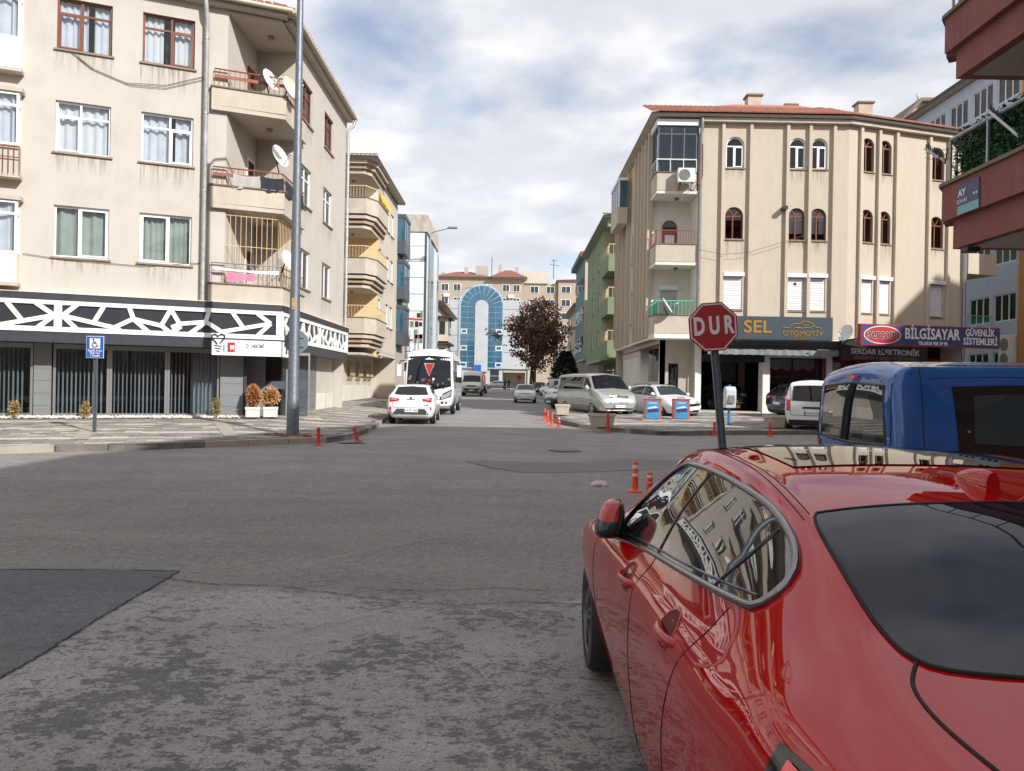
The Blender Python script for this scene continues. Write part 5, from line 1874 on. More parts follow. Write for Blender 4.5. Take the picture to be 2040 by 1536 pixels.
# recessed corner balconies
mb = MB()
mb.quad((8.32, 35.0, ZB), (8.32, 36.5, ZB), (8.32, 36.5, ZT), (8.32, 35.0, ZT))
mb.quad((6.5, 36.5, ZB), (8.32, 36.5, ZB), (8.32, 36.5, ZT), (6.5, 36.5, ZT))
mb.build('balcony_wall', 'plaster_white', rb, fix=False)
FBK = Frame((0, 36.5, 0), (1, 0, 0), (0, -1, 0))
for k, (zb, zt) in enumerate(((4.08, 5.04), (7.34, 8.27), (10.58, 11.52))):
    S = MB().bx(6.42, 8.30, 34.92, 36.49, zb, zb + 0.14).build('balcony', 'plaster_white', rb)
    q = MB()
    q.bx(6.42, 8.22, 34.90, 35.03, zb + 0.1403, zt).bx(6.40, 6.53, 35.031, 36.35, zb + 0.1403, zt)
    q.build('parapet', 'plaster_parapet', S)
    q = MB()
    q.bx(6.37, 8.26, 34.86, 35.06, zt + 0.002, zt + 0.045).bx(6.37, 6.56, 35.061, 36.36, zt + 0.002, zt + 0.045)
    q.build('coping', 'cap_stone', S)
    path = [(6.47, 36.3), (6.47, 34.97), (8.2, 34.97)]
    if k == 0:
        R = railing(rb, path, zt + 0.045, 0.62, 0.17, 0.016, 'plastic_green', top=0.03)
        MB().bx(6.55, 6.58, 35.05, 36.2, zt + 0.05, zt + 0.6).build('screen', 'plastic_green', R)
        d = box('balcony_shutter', 'shutter_grey', rb, FBK, 6.95, 7.72, 0.004, 0.06, zb + 0.15, zb + 2.3)
        for j in range(14):
            box('slat', 'shutter_grey', d, FBK, 6.97, 7.70, 0.06, 0.075, zb + 0.2 + j * 0.14, zb + 0.32 + j * 0.14)
        box('shutter_box', 'shutter', d, FBK, 6.90, 7.77, 0.061, 0.22, zb + 2.3, zb + 2.5)
    elif k == 1:
        railing(rb, path, zt + 0.045, 0.6, 0.13, 0.010, 'rail_rust', top=0.022)
        d = MB()
        q0, q1, zt2 = 6.98, 7.70, zb + 2.35
        pts = [FBK.p(q0, 0.05, zb + 0.15), FBK.p(q1, 0.05, zb + 0.15)] + [FBK.p((q0 + q1) / 2 + 0.36 * math.cos(math.pi * j / 12), 0.05, zt2 - 0.36 + 0.36 * math.sin(math.pi * j / 12)) for j in range(13)]
        d.prism(pts, (0, 0.045, 0))
        d = d.build('balcony_door', 'wood_red', rb)
        box('pane', 'curtain_sheer', d, FBK, 7.12, 7.56, 0.052, 0.06, zb + 1.15, zb + 1.65)
        pts = [FBK.p(7.34 + 0.29 * math.cos(math.pi * j / 10), 0.056, zt2 - 0.42 + 0.32 * math.sin(math.pi * j / 10)) for j in range(11)]
        MB().prism(pts, (0, -0.006, 0)).build('pane', 'car_glass_clear', d)
    else:
        # enclosed with dark glass
        G = MB()
        for x in (6.48, 7.06, 7.64, 8.2):
            G.bx(x - 0.03, x + 0.03, 34.94, 35.0, zt + 0.05, 13.66)
        for y in (35.5, 36.0):
            G.bx(6.44, 6.50, y - 0.03, y + 0.03, zt + 0.05, 13.66)
        for z in (12.12, 13.3):
            G.bx(6.51, 8.2, 34.945, 34.995, z - 0.03, z + 0.03)
        G = G.build('glazed_balcony', 'alu_dark', rb)
        for x0, x1 in ((6.51, 7.03), (7.09, 7.61), (7.67, 8.17)):
            for z0, z1 in ((zt + 0.06, 12.09), (12.15, 13.27), (13.33, 13.66)):
                MB().bx(x0, x1, 34.965, 34.975, z0, z1).build('pane', 'glass_tint', G)
        for y0, y1 in ((35.0, 35.47), (35.53, 35.97), (36.03, 36.45)):
            MB().bx(6.465, 6.475, y0, y1, zt + 0.06, 13.66).build('pane', 'glass_tint', G)
        railing(rb, [(6.40, 36.3), (6.40, 34.86), (8.2, 34.86)], zt + 0.045, 0.55, 0.45, 0.02, 'rail_white', top=0.03)
        MB().bx(6.38, 8.28, 34.84, 36.49, 13.67, 13.95).build('head_board', 'shutter', rb)
    if k < 2:
        dome_light(rb, 7.5, 35.7, (7.33, 10.57)[k], 'cap_stone')
q = MB().tube([(8.42, 34.75, 14.0), (8.42, 34.78, 13.6), (8.40, 34.88, 13.3), (8.38, 34.88, 3.9)], 0.075, 8)
q.build('downpipe', 'zinc', rb, smooth=60)
MB().tube([F2.p(6.75, 0.3, 13.9), F2.p(6.7, 0.15, 13.5), F2.p(6.7, 0.12, 3.4)], 0.08, 8).build('downpipe', 'zinc', rb, smooth=60)
for pts in ([(1392, 497), (1440, 507), (1490, 503), (1560, 482), (1600, 470)],):
    MB().tube([F1.p(*(lambda h: (h[0], 0.26, h[1]))(F1.hit(*p, 0.26))) for p in pts], 0.010, 4).build('cable', 'cable', rb)
MB().bx(12.1, 12.3, 34.6, 34.98, 9.9, 10.05).build('camera_box', 'black_plastic', rb)
# balconies on its right end
for z0, z1, rail in ((7.5, 8.5, None), (4.3, 4.6, 'plastic_green')):
    S = MB()
    S.fb(F2, 6.95, 8.7, -1.6, 0.1, z0, z0 + 0.12)
    S = S.build('balcony', 'plaster_parapet', rb)
    if rail:
        railing(rb, [tuple(F2.p(6.98, 0.05, 0).to_2d()), tuple(F2.p(8.65, 0.05, 0).to_2d())], z1, 0.9, 0.14, 0.012, rail)
    else:
        MB().fb(F2, 6.95, 8.7, -0.02, 0.1, z0 + 0.1203, z1).build('parapet', 'plaster_sand', S)
MB().fb(F2, 6.95, 8.4, -3.2, -1.6, 4.0, 14.0).build('end_wall', 'plaster_white', rb)
# ---- ground floor with shops
FG1 = Frame((6.5, 36.2, 0), (1, 0, 0), (0, -1, 0))
GZ = 0.70
MB().prism([(6.42, 34.9, 4.0), (15.2, 34.9, 4.0), (*F2.p(6.9, 0.1, 0).to_2d(), 4.0), (*F2.p(6.9, -2.5, 0).to_2d(), 4.0), (6.42, 48.3, 4.0)], (0, 0, 0.078)).build('soffit_slab', 'plaster_white', rb)
h1 = lambda x, y: FG1.hit(x, y)
A = lambda x: FG1.hit(x, 760)[0]
wall(rb, FG1, A(1313), A(1383), 0.3, 4.0, [(A(1331), A(1351), GZ + 0.35, 2.9)], 0.12, 'plaster_grey')
W = window(rb, FG1, A(1331), A(1351), GZ + 0.35, 2.9, 'black_metal', (0.33, 0.66), 0.55, None, depth=0.12, sill=False, glass='glass_dark', seed=1)
box('notice', 'sign_white', W, FG1, A(1337), A(1343), -0.16, -0.155, 1.7, 2.7)
box('notice', 'sign_white', W, FG1, A(1345), A(1350), -0.16, -0.155, 1.75, 2.75)
box('wall', 'plaster_grey', rb, FG1, A(1383), A(1394) - 0.25, -0.3, -0.04, 0.3, 4.0)
MB().tube([FG1.p(A(1370), 0.05, 3.95), FG1.p(A(1370), 0.05, 0.8)], 0.03, 6).build('conduit', 'plaster_grey', rb)
for x0, x1 in ((1382, 1393.5), (1516, 1530), (1645, 1653)):
    box('shop_pier', 'marble_white', rb, FG1, A(x0), A(x1), -0.4, 0.25, 0.35, 3.9)
# side-street shop windows with posters
FS3 = Frame((6.9, 36.2, 0), (0, 1, 0), (-1, 0, 0))
S = box('side_shop', 'plaster_white', rb, FS3, 0.0, 11.8, -0.3, -0.02, 0.3, 4.0)
for a in (0.15, 1.55):
    box('pane', 'car_glass_clear', S, FS3, a, a + 1.2, -0.018, 0.0, 2.05, 3.6)
    box('poster', 'poster_mix', S, FS3, a, a + 1.2, -0.018, 0.0, 0.75, 1.95)
aw = MB()
aw.hexa([FS3.p(0, 0.0, 3.75), FS3.p(5.5, 0.0, 3.75), FS3.p(5.5, 0.9, 3.45), FS3.p(0, 0.9, 3.45), FS3.p(0, 0.0, 3.82), FS3.p(5.5, 0.0, 3.82), FS3.p(5.5, 0.9, 3.52), FS3.p(0, 0.9, 3.52)])
aw = aw.build('side_awning', 'awning_maroon', rb)
MB().fb(FS3, 0, 5.5, 0.88, 0.92, 3.2, 3.44).build('awning_valance', 'plaster_grey', aw)
# open car showroom: floor, back wall, brown wood strip, radiator
MB().fb(FG1, A(1393.5), A(1516), -7, 0.2, 0.55, GZ).build('shop_floor', 'floor_tile', rb)
MB().fb(FG1, A(1393.5), A(1650), -7.3, -7.0, 0.55, 4.0).build('shop_back_wall', 'interior', rb)
MB().fb(FG1, A(1502), A(1515.5), -2.6, -2.5, GZ, 3.4).build('wood_panel', 'interior_warm', rb)
MB().fb(FG1, A(1464), A(1500), -2.9, -2.8, GZ, 3.4).build('inner_partition', 'anthracite', rb)
MB().fb(FG1, A(1394), A(1396.5), -0.2, 0.05, GZ, 3.3).build('door_jamb', 'alu_dark', rb)
box('shutter_box', 'sign_black', rb, FG1, A(1393.6), A(1518), -0.3, 0.30, 3.02, 3.36)
q = MB()
for k in range(7):
    q.fb(FG1, A(1483) + k * 0.036, A(1483) + k * 0.036 + 0.03, -1.5, -1.42, GZ + 0.12, GZ + 0.85)
q.build('radiator', 'ac_white', rb)
# right shop window
W = window(rb, FG1, A(1531), A(1644.5), GZ + 0.3, 3.25, 'black_metal', (0.42,), 0.6, None, depth=0.1, sill=False, glass='glass_dark', seed=2)
box('apron', 'marble_white', rb, FG1, A(1530.2), A(1644.8), -0.2, 0.0, 0.4, GZ + 0.3)
box('lintel', 'marble_white', rb, FG1, A(1530.2), A(1644.8), -0.2, 0.02, 3.26, 3.6)
rows = []
for z in (2.72, 3.2):
    rows.append([FG1.p(A(1533) + k * 0.05, -0.35 + 0.04 * math.sin(k * 1.3), z + (0.05 * math.sin(k * 0.6) if z < 3 else 0)) for k in range(52)])
MB().grid(rows).build('valance', 'curtain_sheer', W, smooth=180)
# red-trimmed third shop in the shade
FG2 = Frame(F2.p(0, -1.2, 0), F2.u, F2.n)
box('wall', 'sign_black', rb, FG2, -0.4, 6.9, -0.4, -0.2, 0.3, 4.0)
W = window(rb, FG2, -0.2, 3.6, 0.9, 3.2, 'sign_red', (0.33, 0.66), None, None, depth=0.1, sill=False, glass='glass_dark', seed=3)
box('shop_stripe', 'sign_red', rb, FG2, -0.4, 6.8, -0.18, -0.14, 3.3, 3.4)
W = window(rb, FG2, 3.9, 6.7, 0.9, 3.2, 'black_metal', (0.5,), None, None, depth=0.1, sill=False, glass='glass_dark', seed=4)
# fabric awning
aw = MB()
x0, x1 = A(1396), A(1662)
ncol = 60
top, mid, low = [], [], []
for k in range(ncol + 1):
    a = x0 + (x1 - x0) * k / ncol
    s = 0.012 * math.sin(k * 1.7) + 0.01 * math.sin(k * 0.77)
    top.append(FG1.p(a, 0.45, 3.74))
    mid.append(FG1.p(a, 1.2 + s, 3.56 + s))
    low.append(FG1.p(a, 1.22 + s * 2, 3.30 + 0.03 * abs(math.sin(k * 0.8))))
aw.grid([top, mid, low])
AW = aw.build('fabric_awning', 'awning_grey', rb, smooth=40, fix=False)
MB().fb(FG1, x0, x1, 0.3, 0.5, 3.74, 3.98).build('awning_case', 'awning_grey', AW)
# car showroom sign
FSN = Frame((6.5, 34.55, 0), (1, 0, 0), (0, -1, 0))
hs = lambda x, y: FSN.hit(x, y)
s0, s1 = hs(1398, 655)[0], hs(1659, 655)[0]
zb_, zt_ = hs(1560, 677)[1], hs(1560, 631)[1]
cs1 = thing('shop_sign', 'grey blue car showroom sign board with gold letters behind the stop sign', 'sign', FSN.p((s0 + s1) / 2, 0, zb_), world_coords=True)
box('sign_board', 'sign_teal', cs1, FSN, s0, s1, -0.40, 0.0, zb_, zt_)
c = hs(1509, 652)
text('lettering', 'SEL', 'gold', cs1, FSN.p(c[0], 0.012, c[1]), FSN.u, (0, 0, 1), 0.78, 0.012, bold=0.012, width=hs(1536, 650)[0] - hs(1480, 650)[0])
c = hs(1599, 665)
text('lettering', 'OTOMOT\u0130V', 'gold', cs1, FSN.p(c[0], 0.012, c[1]), FSN.u, (0, 0, 1), 0.30, 0.01, width=hs(1638, 660)[0] - hs(1558, 660)[0])
c = hs(1598, 673)
text('lettering', '0531 813 38 38', 'gold', cs1, FSN.p(c[0], 0.012, c[1]), FSN.u, (0, 0, 1), 0.12, 0.006, width=0.75)
q = MB()
car_l = [(1560, 653), (1574, 653), (1576, 648), (1582, 645), (1592, 645), (1599, 641), (1606, 640), (1614, 643), (1621, 648), (1623, 652), (1636, 654)]
q.tube([FSN.p(*(lambda h: (h[0], 0.012, h[1]))(hs(*p))) for p in car_l], 0.018, 5)
q.tube([FSN.p(*(lambda h: (h[0], 0.012, h[1]))(hs(*p))) for p in ((1583, 653), (1598, 654), (1616, 652), (1621, 649))], 0.018, 5)
q.tube([FSN.p(*(lambda h: (h[0], 0.012, h[1]))(hs(*p))) for p in ((1596, 645), (1602, 649), (1612, 647))], 0.014, 5)
q.build('car_outline', 'gold', cs1)
# SERDAR sign, flush on the shop
FSE = Frame(F2.p(0, 0.15, 0), F2.u, F2.n)
hs = lambda x, y: FSE.hit(x, y)
c0, c1 = hs(1677, 701), hs(1848, 701)
zb_, zt_ = hs(1760, 719)[1], hs(1760, 685)[1]
ss = thing('shop_sign', 'black electronics shop sign with cream letters under the blue sign', 'sign', FSE.p((c0[0] + c1[0]) / 2, 0, zb_), world_coords=True)
box('sign_board', 'sign_black', ss, FSE, c0[0], c1[0], -0.2, 0.0, zb_, zt_ + 0.12)
m = (c0[0] + c1[0]) / 2
text('lettering', 'SERDAR ELEKTRON\u0130K', 'letters_grey', ss, FSE.p(m, 0.01, zb_ + (zt_ - zb_) * 0.50), FSE.u, (0, 0, 1), 0.36, 0.008, bold=0.006, width=(c1[0] - c0[0]) * 0.80)
text('lettering', 'B\u0130LG\u0130SAYAR & G\u00dcVENL\u0130K S\u0130STEMLER\u0130', 'letters_dim', ss, FSE.p(m, 0.01, zb_ + (zt_ - zb_) * 0.14), FSE.u, (0, 0, 1), 0.18, 0.006, width=(c1[0] - c0[0]) * 0.72)
# SERCOM projecting sign
FSC = Frame(F2.p(0, 1.5, 0), Vector((math.cos(math.radians(9)), math.sin(math.radians(9)), 0)), (math.sin(math.radians(9)), -math.cos(math.radians(9)), 0))
hs = lambda x, y: FSC.hit(x, y)
c0, c1 = hs(1715, 664)[0], hs(1992, 676)[0]
zb_, zt_ = hs(1850, 691)[1], hs(1850, 649)[1]
H = zt_ - zb_
sc = thing('shop_sign', 'long navy computer shop sign with red rim and red oval logo', 'sign', FSC.p((c0 + c1) / 2, 0, zb_), world_coords=True)
box('sign_board', 'sign_red', sc, FSC, c0, c1, -0.25, 0.0, zb_, zt_)
box('sign_face', 'sign_navy', sc, FSC, c0 + 0.04, c1 - 0.04, 0.001, 0.010, zb_ + 0.04, zt_ - 0.04)
L_ = c1 - c0
q = MB()
oc = c0 + L_ * 0.150
for rx, rz, m_, d in ((0.131 * L_, 0.43 * H, 'sign_white', 0.014), (0.125 * L_, 0.39 * H, 'sign_red', 0.018)):
    MB().prism([FSC.p(oc + rx * math.cos(t * math.pi / 16), d, zb_ + H * 0.5 + rz * math.sin(t * math.pi / 16)) for t in range(32)], FSC.n * 0.003).build('oval', m_, sc)
text('lettering', 'sercom', 'sign_white', sc, FSC.p(oc, 0.021, zb_ + H * 0.54), FSC.u, (0, 0, 1), 0.62, 0.002, bold=0.016, width=L_ * 0.205)
text('lettering', 'sercom', 'sign_black', sc, FSC.p(oc, 0.026, zb_ + H * 0.54), FSC.u, (0, 0, 1), 0.62, 0.003, bold=0.004, width=L_ * 0.20)
text('lettering', 'B\u0130LG\u0130SAYAR', 'sign_white', sc, FSC.p(c0 + L_ * 0.505, 0.014, zb_ + H * 0.58), FSC.u, (0, 0, 1), 0.66, 0.004, bold=0.016, width=L_ * 0.395)
text('lettering', 'TEL:0538 986 29 98', 'sign_white', sc, FSC.p(c0 + L_ * 0.51, 0.014, zb_ + H * 0.15), FSC.u, (0, 0, 1), 0.22, 0.004, bold=0.004, width=L_ * 0.21)
text('lettering', 'G\u00dcVENL\u0130K', 'sign_white', sc, FSC.p(c0 + L_ * 0.852, 0.014, zb_ + H * 0.72), FSC.u, (0, 0, 1), 0.42, 0.004, bold=0.008, width=L_ * 0.215)
text('lettering', 'S\u0130STEMLER\u0130', 'sign_white', sc, FSC.p(c0 + L_ * 0.855, 0.014, zb_ + H * 0.30), FSC.u, (0, 0, 1), 0.42, 0.004, bold=0.008, width=L_ * 0.25)
q = MB()
for a in (c0 + L_ * 0.03, c0 + L_ * 0.75):
    q.tube([FSC.p(a, -0.25, zb_ + 0.3), FSC.p(a, -1.7, zb_ + 0.3)], 0.04, 6)
q.build('bracket', 'black_metal', sc)

# ================================================================== GREEN BUILDING AND NEIGHBOURS (right side of street)
gb = thing('apartment_building', 'green block with olive balconies behind the sand coloured corner block', 'building', (12, 68, 0.6), world_coords=True)
GP = [(7.4, 59.6), (20, 59.6), (20, 77), (7.4, 77)]
FGS = Frame((7.4, 0, 0), (0, 1, 0), (-1, 0, 0))
gops = [(a, a + 1.0, z, z + 1.5) for a in (66.3, 71.2) for z in (5.2, 8.5, 11.8)]
wall(gb, FGS, 64, 77, 4.05, 14.8, gops, 0.12, 'plaster_green')
for i, o in enumerate(gops):
    window(gb, FGS, *o[:4], 'pvc_white', (0.5,), None, 'curtain_sheer', depth=0.12, seed=300 + i)
mb = MB()
mb.quad((9.2, 59.6, 4.05), (9.2, 64, 4.05), (9.2, 64, 14.8), (9.2, 59.6, 14.8)).quad((7.4, 64, 4.05), (9.2, 64, 4.05), (9.2, 64, 14.8), (7.4, 64, 14.8))
mb.build('balcony_wall', 'plaster_sand', gb)
MB().quad((9.2, 59.6, 4.05), (20, 59.6, 4.05), (20, 59.6, 14.8), (9.2, 59.6, 14.8)).build('wall', 'plaster_palegreen', gb)
MB().bx(8.3, 9.2, 59.62, 59.7, 12.1, 14.0).build('white_blind', 'shutter', gb)
shell(gb, GP, 0.5, 14.7, [0.3, 0.3, 0.3, 1.9])
hip_roof(gb, GP, 0.6, 14.8, 1.4, 4.0, tiles={0: (0, 3)}, soffit='plaster_palegreen', fascia='dark_trim', thick=0.2)
MB().bx(7.25, 20, 59.45, 60.2, 14.2, 14.79).build('cornice', 'plaster_palegreen', gb)
for zt in (5.4, 8.75, 12.1):
    S = MB().bx(7.3, 9.3, 59.5, 64.2, zt - 1.35, zt - 1.2).build('balcony', 'plaster_green', gb)
    MB().bx(7.3, 12, 59.5, 59.65, zt - 1.199, zt).bx(7.28, 7.43, 59.651, 64.1, zt - 1.199, zt).build('parapet', 'plaster_green', S)
    railing(gb, [(7.35, 64), (7.35, 59.58), (10, 59.58)], zt, 0.75, 0.3, 0.02, 'rail_cream', top=0.035)
MB().bx(8.6, 9.4, 60.2, 60.6, 0.4, 4.05).build('column', 'wall_dkgreen', gb)
MB().bx(9.0, 20, 62, 76, 0.4, 4.04).build('ground_storey', 'wall_dkgreen', gb)
for y in (63.5, 67, 70.5):
    w = MB().bx(8.94, 9.0, y, y + 2.4, 1.2, 3.4).build('window', 'alu_grey', gb)
    MB().bx(8.9, 8.945, y + 0.1, y + 1.15, 1.3, 3.3).build('pane', 'car_glass_clear', w)
    MB().bx(8.9, 8.945, y + 1.25, y + 2.3, 1.3, 3.3).build('pane', 'car_glass_clear', w)
MB().bx(7.38, 20, 59.62, 77, 3.95, 4.048).build('soffit_slab', 'plaster_palegreen', gb)

tb = thing('apartment_building', 'narrow block with teal vertical stripes beyond the green block', 'building', (12, 88, 0.7), world_coords=True)
MB().bx(7.6, 20, 82, 93.5, 4.6, 15.4).build('wall', 'plaster_sand', tb)
MB().bx(9.2, 20, 82.5, 93, 0.6, 4.6).build('ground_storey', 'plaster_grey', tb)
for i in range(7):
    y = 82.4 + i * 1.6
    w = MB().bx(7.52, 7.6, y, y + 0.85, 4.8, 15.2).build('stripe', 'plaster_teal', tb)
    for k in range(3):
        MB().bx(7.48, 7.52, y + 0.1, y + 0.75, 5.6 + k * 3.3, 7.2 + k * 3.3).build('pane', 'car_glass_clear', w)
hip_roof(tb, [(7.6, 82), (20, 82), (20, 93.5), (7.6, 93.5)], 0.6, 15.6, 1.4, 4.0, fascia='roof_tile_red', soffit='plaster_teal', thick=0.5)
MB().bx(7.5, 20, 81.9, 93.6, 15.4, 15.59).build('cornice', 'plaster_teal', tb)

ob = thing('apartment_building', 'weathered grey block with open balconies left of the teal striped block', 'building', (12, 108, 0.9), world_coords=True)
MB().bx(8.6, 22, 100, 120, 0.8, 12.4).build('wall', 'plaster_grey', ob)
hip_roof(ob, [(8.6, 100), (22, 100), (22, 120), (8.6, 120)], 0.8, 12.4, 1.2, 4.0, mat_='roof_tile_red', thick=0.2)
for z in (3.6, 6.6, 9.6):
    for y in (101, 110):
        S = MB().bx(7.5, 8.6, y, y + 5, z, z + 0.15).build('balcony', 'plaster_white', ob)
        MB().bx(7.5, 7.6, y, y + 5, z + 0.15, z + 1.0).build('parapet', 'plaster_grey', S)
    for y in (102, 107.5, 111.5):
        w = MB().bx(8.5, 8.6, y, y + 1.6, z + 0.3, z + 2.3).build('window', 'pvc_cream', ob)
        MB().bx(8.46, 8.5, y + 0.1, y + 1.5, z + 0.4, z + 2.2).build('pane', 'car_glass', w)

# ================================================================== BLUE-GREY BLOCK, ORANGE WALL, GABLE HOUSE (far right)
bb = thing('apartment_building', 'tall blue grey block with rows of white windows at the right edge', 'building', (33, 46, 0.5), world_coords=True)
FB = Frame((27, 0, 0), (0, 1, 0), (-1, 0, 0))
bops = []
for z in (2.2, 5.4, 8.6, 11.8, 15.0, 17.6):
    for a in (41.3, 43.6, 46.0, 48.4, 50.8):
        bops.append((a, a + 1.9, z + 0.35, z + 1.85))
wall(bb, FB, 40.6, 53.5, 0.4, 20.2, bops, 0.1, 'plaster_bluegrey')
for i, o in enumerate(bops):
    window(bb, FB, o[0], o[1], o[2], o[3], 'pvc_white', (0.33, 0.66), None, 'curtain_sheer', depth=0.1, seed=400 + i, sill=False)
MB().bx(27.6, 40, 40.6, 53.5, 0.4, 20.0).build('body', 'interior', bb)
q = MB()
q.quad((27, 40.6, 0.4), (40, 40.6, 0.4), (40, 40.6, 20.2), (27, 40.6, 20.2)).quad((27, 53.5, 0.4), (40, 53.5, 0.4), (40, 53.5, 20.2), (27, 53.5, 20.2))
q.build('wall', 'plaster_bluegrey', bb)
hip_roof(bb, [(27, 40.6), (40, 40.6), (40, 53.5), (27, 53.5)], 0.5, 20.25, 1.2, 4.0, thick=0.25)
ac = thing('ac_unit', 'white twin fan outdoor air conditioner on the blue grey block', 'air conditioner', (26.6, 41.2, 4.3), world_coords=True)
MB().bx(26.35, 26.75, 40.7, 41.7, 3.1, 4.9).build('casing', 'ac_white', ac, bevel=0.02)
for z in (3.6, 4.4):
    MB().lathe([(0.34, 26.33), (0.34, 26.345), (0.02, 26.34)], (0, 41.2, z), 18, axis='x').build('fan_grille', 'ac_grille', ac)
ow = thing('apartment_building', 'brown orange rendered block cut off by the right edge', 'building', (34, 36, 0.4), world_coords=True)
MB().bx(26.6, 40, 33, 40.5, 0.4, 20.5).build('wall', 'plaster_orange', ow)
q = MB()
for z in range(6):
    w = MB().bx(26.55, 26.6, 35, 36.5, 2 + z * 3.1, 3.4 + z * 3.1).build('window', 'pvc_white', ow)
    MB().bx(26.5, 26.56, 35.1, 36.4, 2.1 + z * 3.1, 3.3 + z * 3.1).build('pane', 'car_glass', w)
gh = thing('house', 'pale yellow gable wall peeping over the ribbed corner block', 'house', (31, 62, 0.6), world_coords=True)
p0, p1, p2 = at(1785, 262, 60), at(1832, 205, 60), at(1890, 206, 60)
p3, p4 = at(1890, 275, 60), at(1785, 275, 60)
MB().prism([(p4.x, 60, 0.6), (p3.x, 60, 0.6), (p2.x, 60, p2.z), (p1.x, 60, p1.z), (p0.x, 60, p0.z)], (0, 8, 0)).build('wall', 'plaster_sand', gh)
q = MB()
q.prism([(p0.x - 0.3, 59.5, p0.z - 0.1), (p1.x, 59.5, p1.z), (p2.x, 59.5, p2.z), (p2.x, 59.5, p2.z + 0.25), (p1.x - 0.1, 59.5, p1.z + 0.25), (p0.x - 0.4, 59.5, p0.z + 0.15)], (0, 9, 0))
q.build('roof', 'cap_stone', gh)

# ================================================================== MAROON BUILDING BESIDE THE CAMERA
mbld = thing('apartment_building', 'maroon block with stepped balconies overhead at the upper right', 'building', (14, 0, 0.1), world_coords=True)
MP = [(8.6, -30), (30, -30), (30, 11.4), (12.4, 10.4), (8.6, 0.5)]
q = MB()
for i in range(5):
    a, b = MP[i], MP[(i + 1) % 5]
    q.quad((*a, 0.0), (*b, 0.0), (*b, 14.2), (*a, 14.2))
q.build('wall', 'plaster_maroon', mbld)
MB().prism([(7.1, -31, 14.2), (31, -31, 14.2), (31, 12.0, 14.2), (12.0, 11.2, 14.2), (7.1, -0.4, 14.2)], (0, 0, 0.35)).build('roof_slab', 'plaster_maroon', mbld)
hip_roof(mbld, [(7.3, -30.8), (30.8, -30.8), (30.8, 11.8), (12.1, 11.0), (7.3, -0.4)], 0.1, 14.56, 0.8, 5.0)
FM = Frame((8.6, 0, 0), (0, 1, 0), (-1, 0, 0))
for z in (4.6, 7.7, 10.8):
    for a in (-3.2, -7.2, -11.5, -16):
        w = box('window', 'pvc_white', mbld, FM, a, a + 1.8, 0.002, 0.05, z + 0.9, z + 2.4)
        box('pane', 'car_glass', w, FM, a + 0.08, a + 0.86, 0.05, 0.06, z + 0.98, z + 2.32)
        box('pane', 'car_glass', w, FM, a + 0.94, a + 1.72, 0.05, 0.06, z + 0.98, z + 2.32)
for zb in (4.15, 7.0):
    base = zb - 0.03
    up = [(7.22, 0.6), (7.22, 13.0), (7.50, 13.36), (14.2, 13.36), (14.2, 10.3), (12.4, 10.3), (8.62, 0.6)]
    lo = [(7.34, 0.6), (7.34, 12.86), (14.0, 12.86), (14.0, 10.3), (12.4, 10.3), (8.62, 0.6)]
    S = MB().prism([(max(p[0], 7.5) if p[0] < 8 else p[0], min(p[1], 12.7), base + 0.004) for p in lo], (0, 0, 0.18)).build('balcony', 'soffit', mbld)
    q = MB()
    for poly, z0, z1 in ((lo[:3], base + 0.001, zb + 0.45), (up[:4], zb + 0.45, zb + 1.03)):
        for i in range(len(poly) - 1):
            a, b = Vector((*poly[i], 0)), Vector((*poly[i + 1], 0))
            d = (b - a).normalized()
            n = Vector((d.y, -d.x, 0)) * 0.16
            a = a + d * (0.161 if i else 0)
            q.hexa([Vector((p.x, p.y, z)) for z in (z0, z1) for p in (a, b, b + n, a + n)])
    q.build('parapet', 'plaster_maroon', S)
    q = MB()
    for i in range(3):
        a, b = Vector((*up[i], 0)), Vector((*up[i + 1], 0))
        d = (b - a).normalized()
        n = Vector((d.y, -d.x, 0))
        q.hexa([Vector((p.x, p.y, z)) for z in (zb + 1.032, zb + 1.09) for p in (a - n * 0.05, b - n * 0.05, b + n * 0.2, a + n * 0.2)])
    q.build('coping', 'cap_stone', S)
    railing(mbld, [(7.30, 0.8), (7.30, 12.9), (7.6, 13.25), (13.8, 13.25)], zb + 1.09, 0.72, 0.95, 0.025, 'zinc', top=0.032)
# artificial hedge behind the rail
rr = random.Random(21)
hd = thing('hedge_screen', 'dark green artificial leaf screen behind the maroon balcony rail', 'hedge', (7.45, 8, 5.3), world_coords=True)
MB().bx(7.44, 7.50, 2.0, 12.75, 5.26, 6.02).bx(7.6, 13.4, 13.02, 13.08, 5.26, 6.02).build('mesh_backing', 'hedge_dark', hd)
for m_, sd in (('hedge_plastic', 1), ('hedge_dark', 2)):
    q = MB()
    for k in range(5200):
        if rr.random() < 0.7:
            c = Vector((7.42 - rr.uniform(0, 0.06), rr.uniform(6.5, 12.8), rr.uniform(5.24, 6.1)))
        else:
            c = Vector((rr.uniform(7.45, 13.4), 13.08 + rr.uniform(0, 0.06), rr.uniform(5.24, 6.1)))
        d = Vector((rr.uniform(-1, 1), rr.uniform(-1, 1), rr.uniform(-1, 1))).normalized() * 0.045
        e_ = Vector((rr.uniform(-1, 1), rr.uniform(-1, 1), rr.uniform(-1, 1))).normalized() * 0.022
        q.quad(c - d, c + e_, c + d, c - e_)
    q.build('leaves', m_, hd, fix=False, kind='stuff')
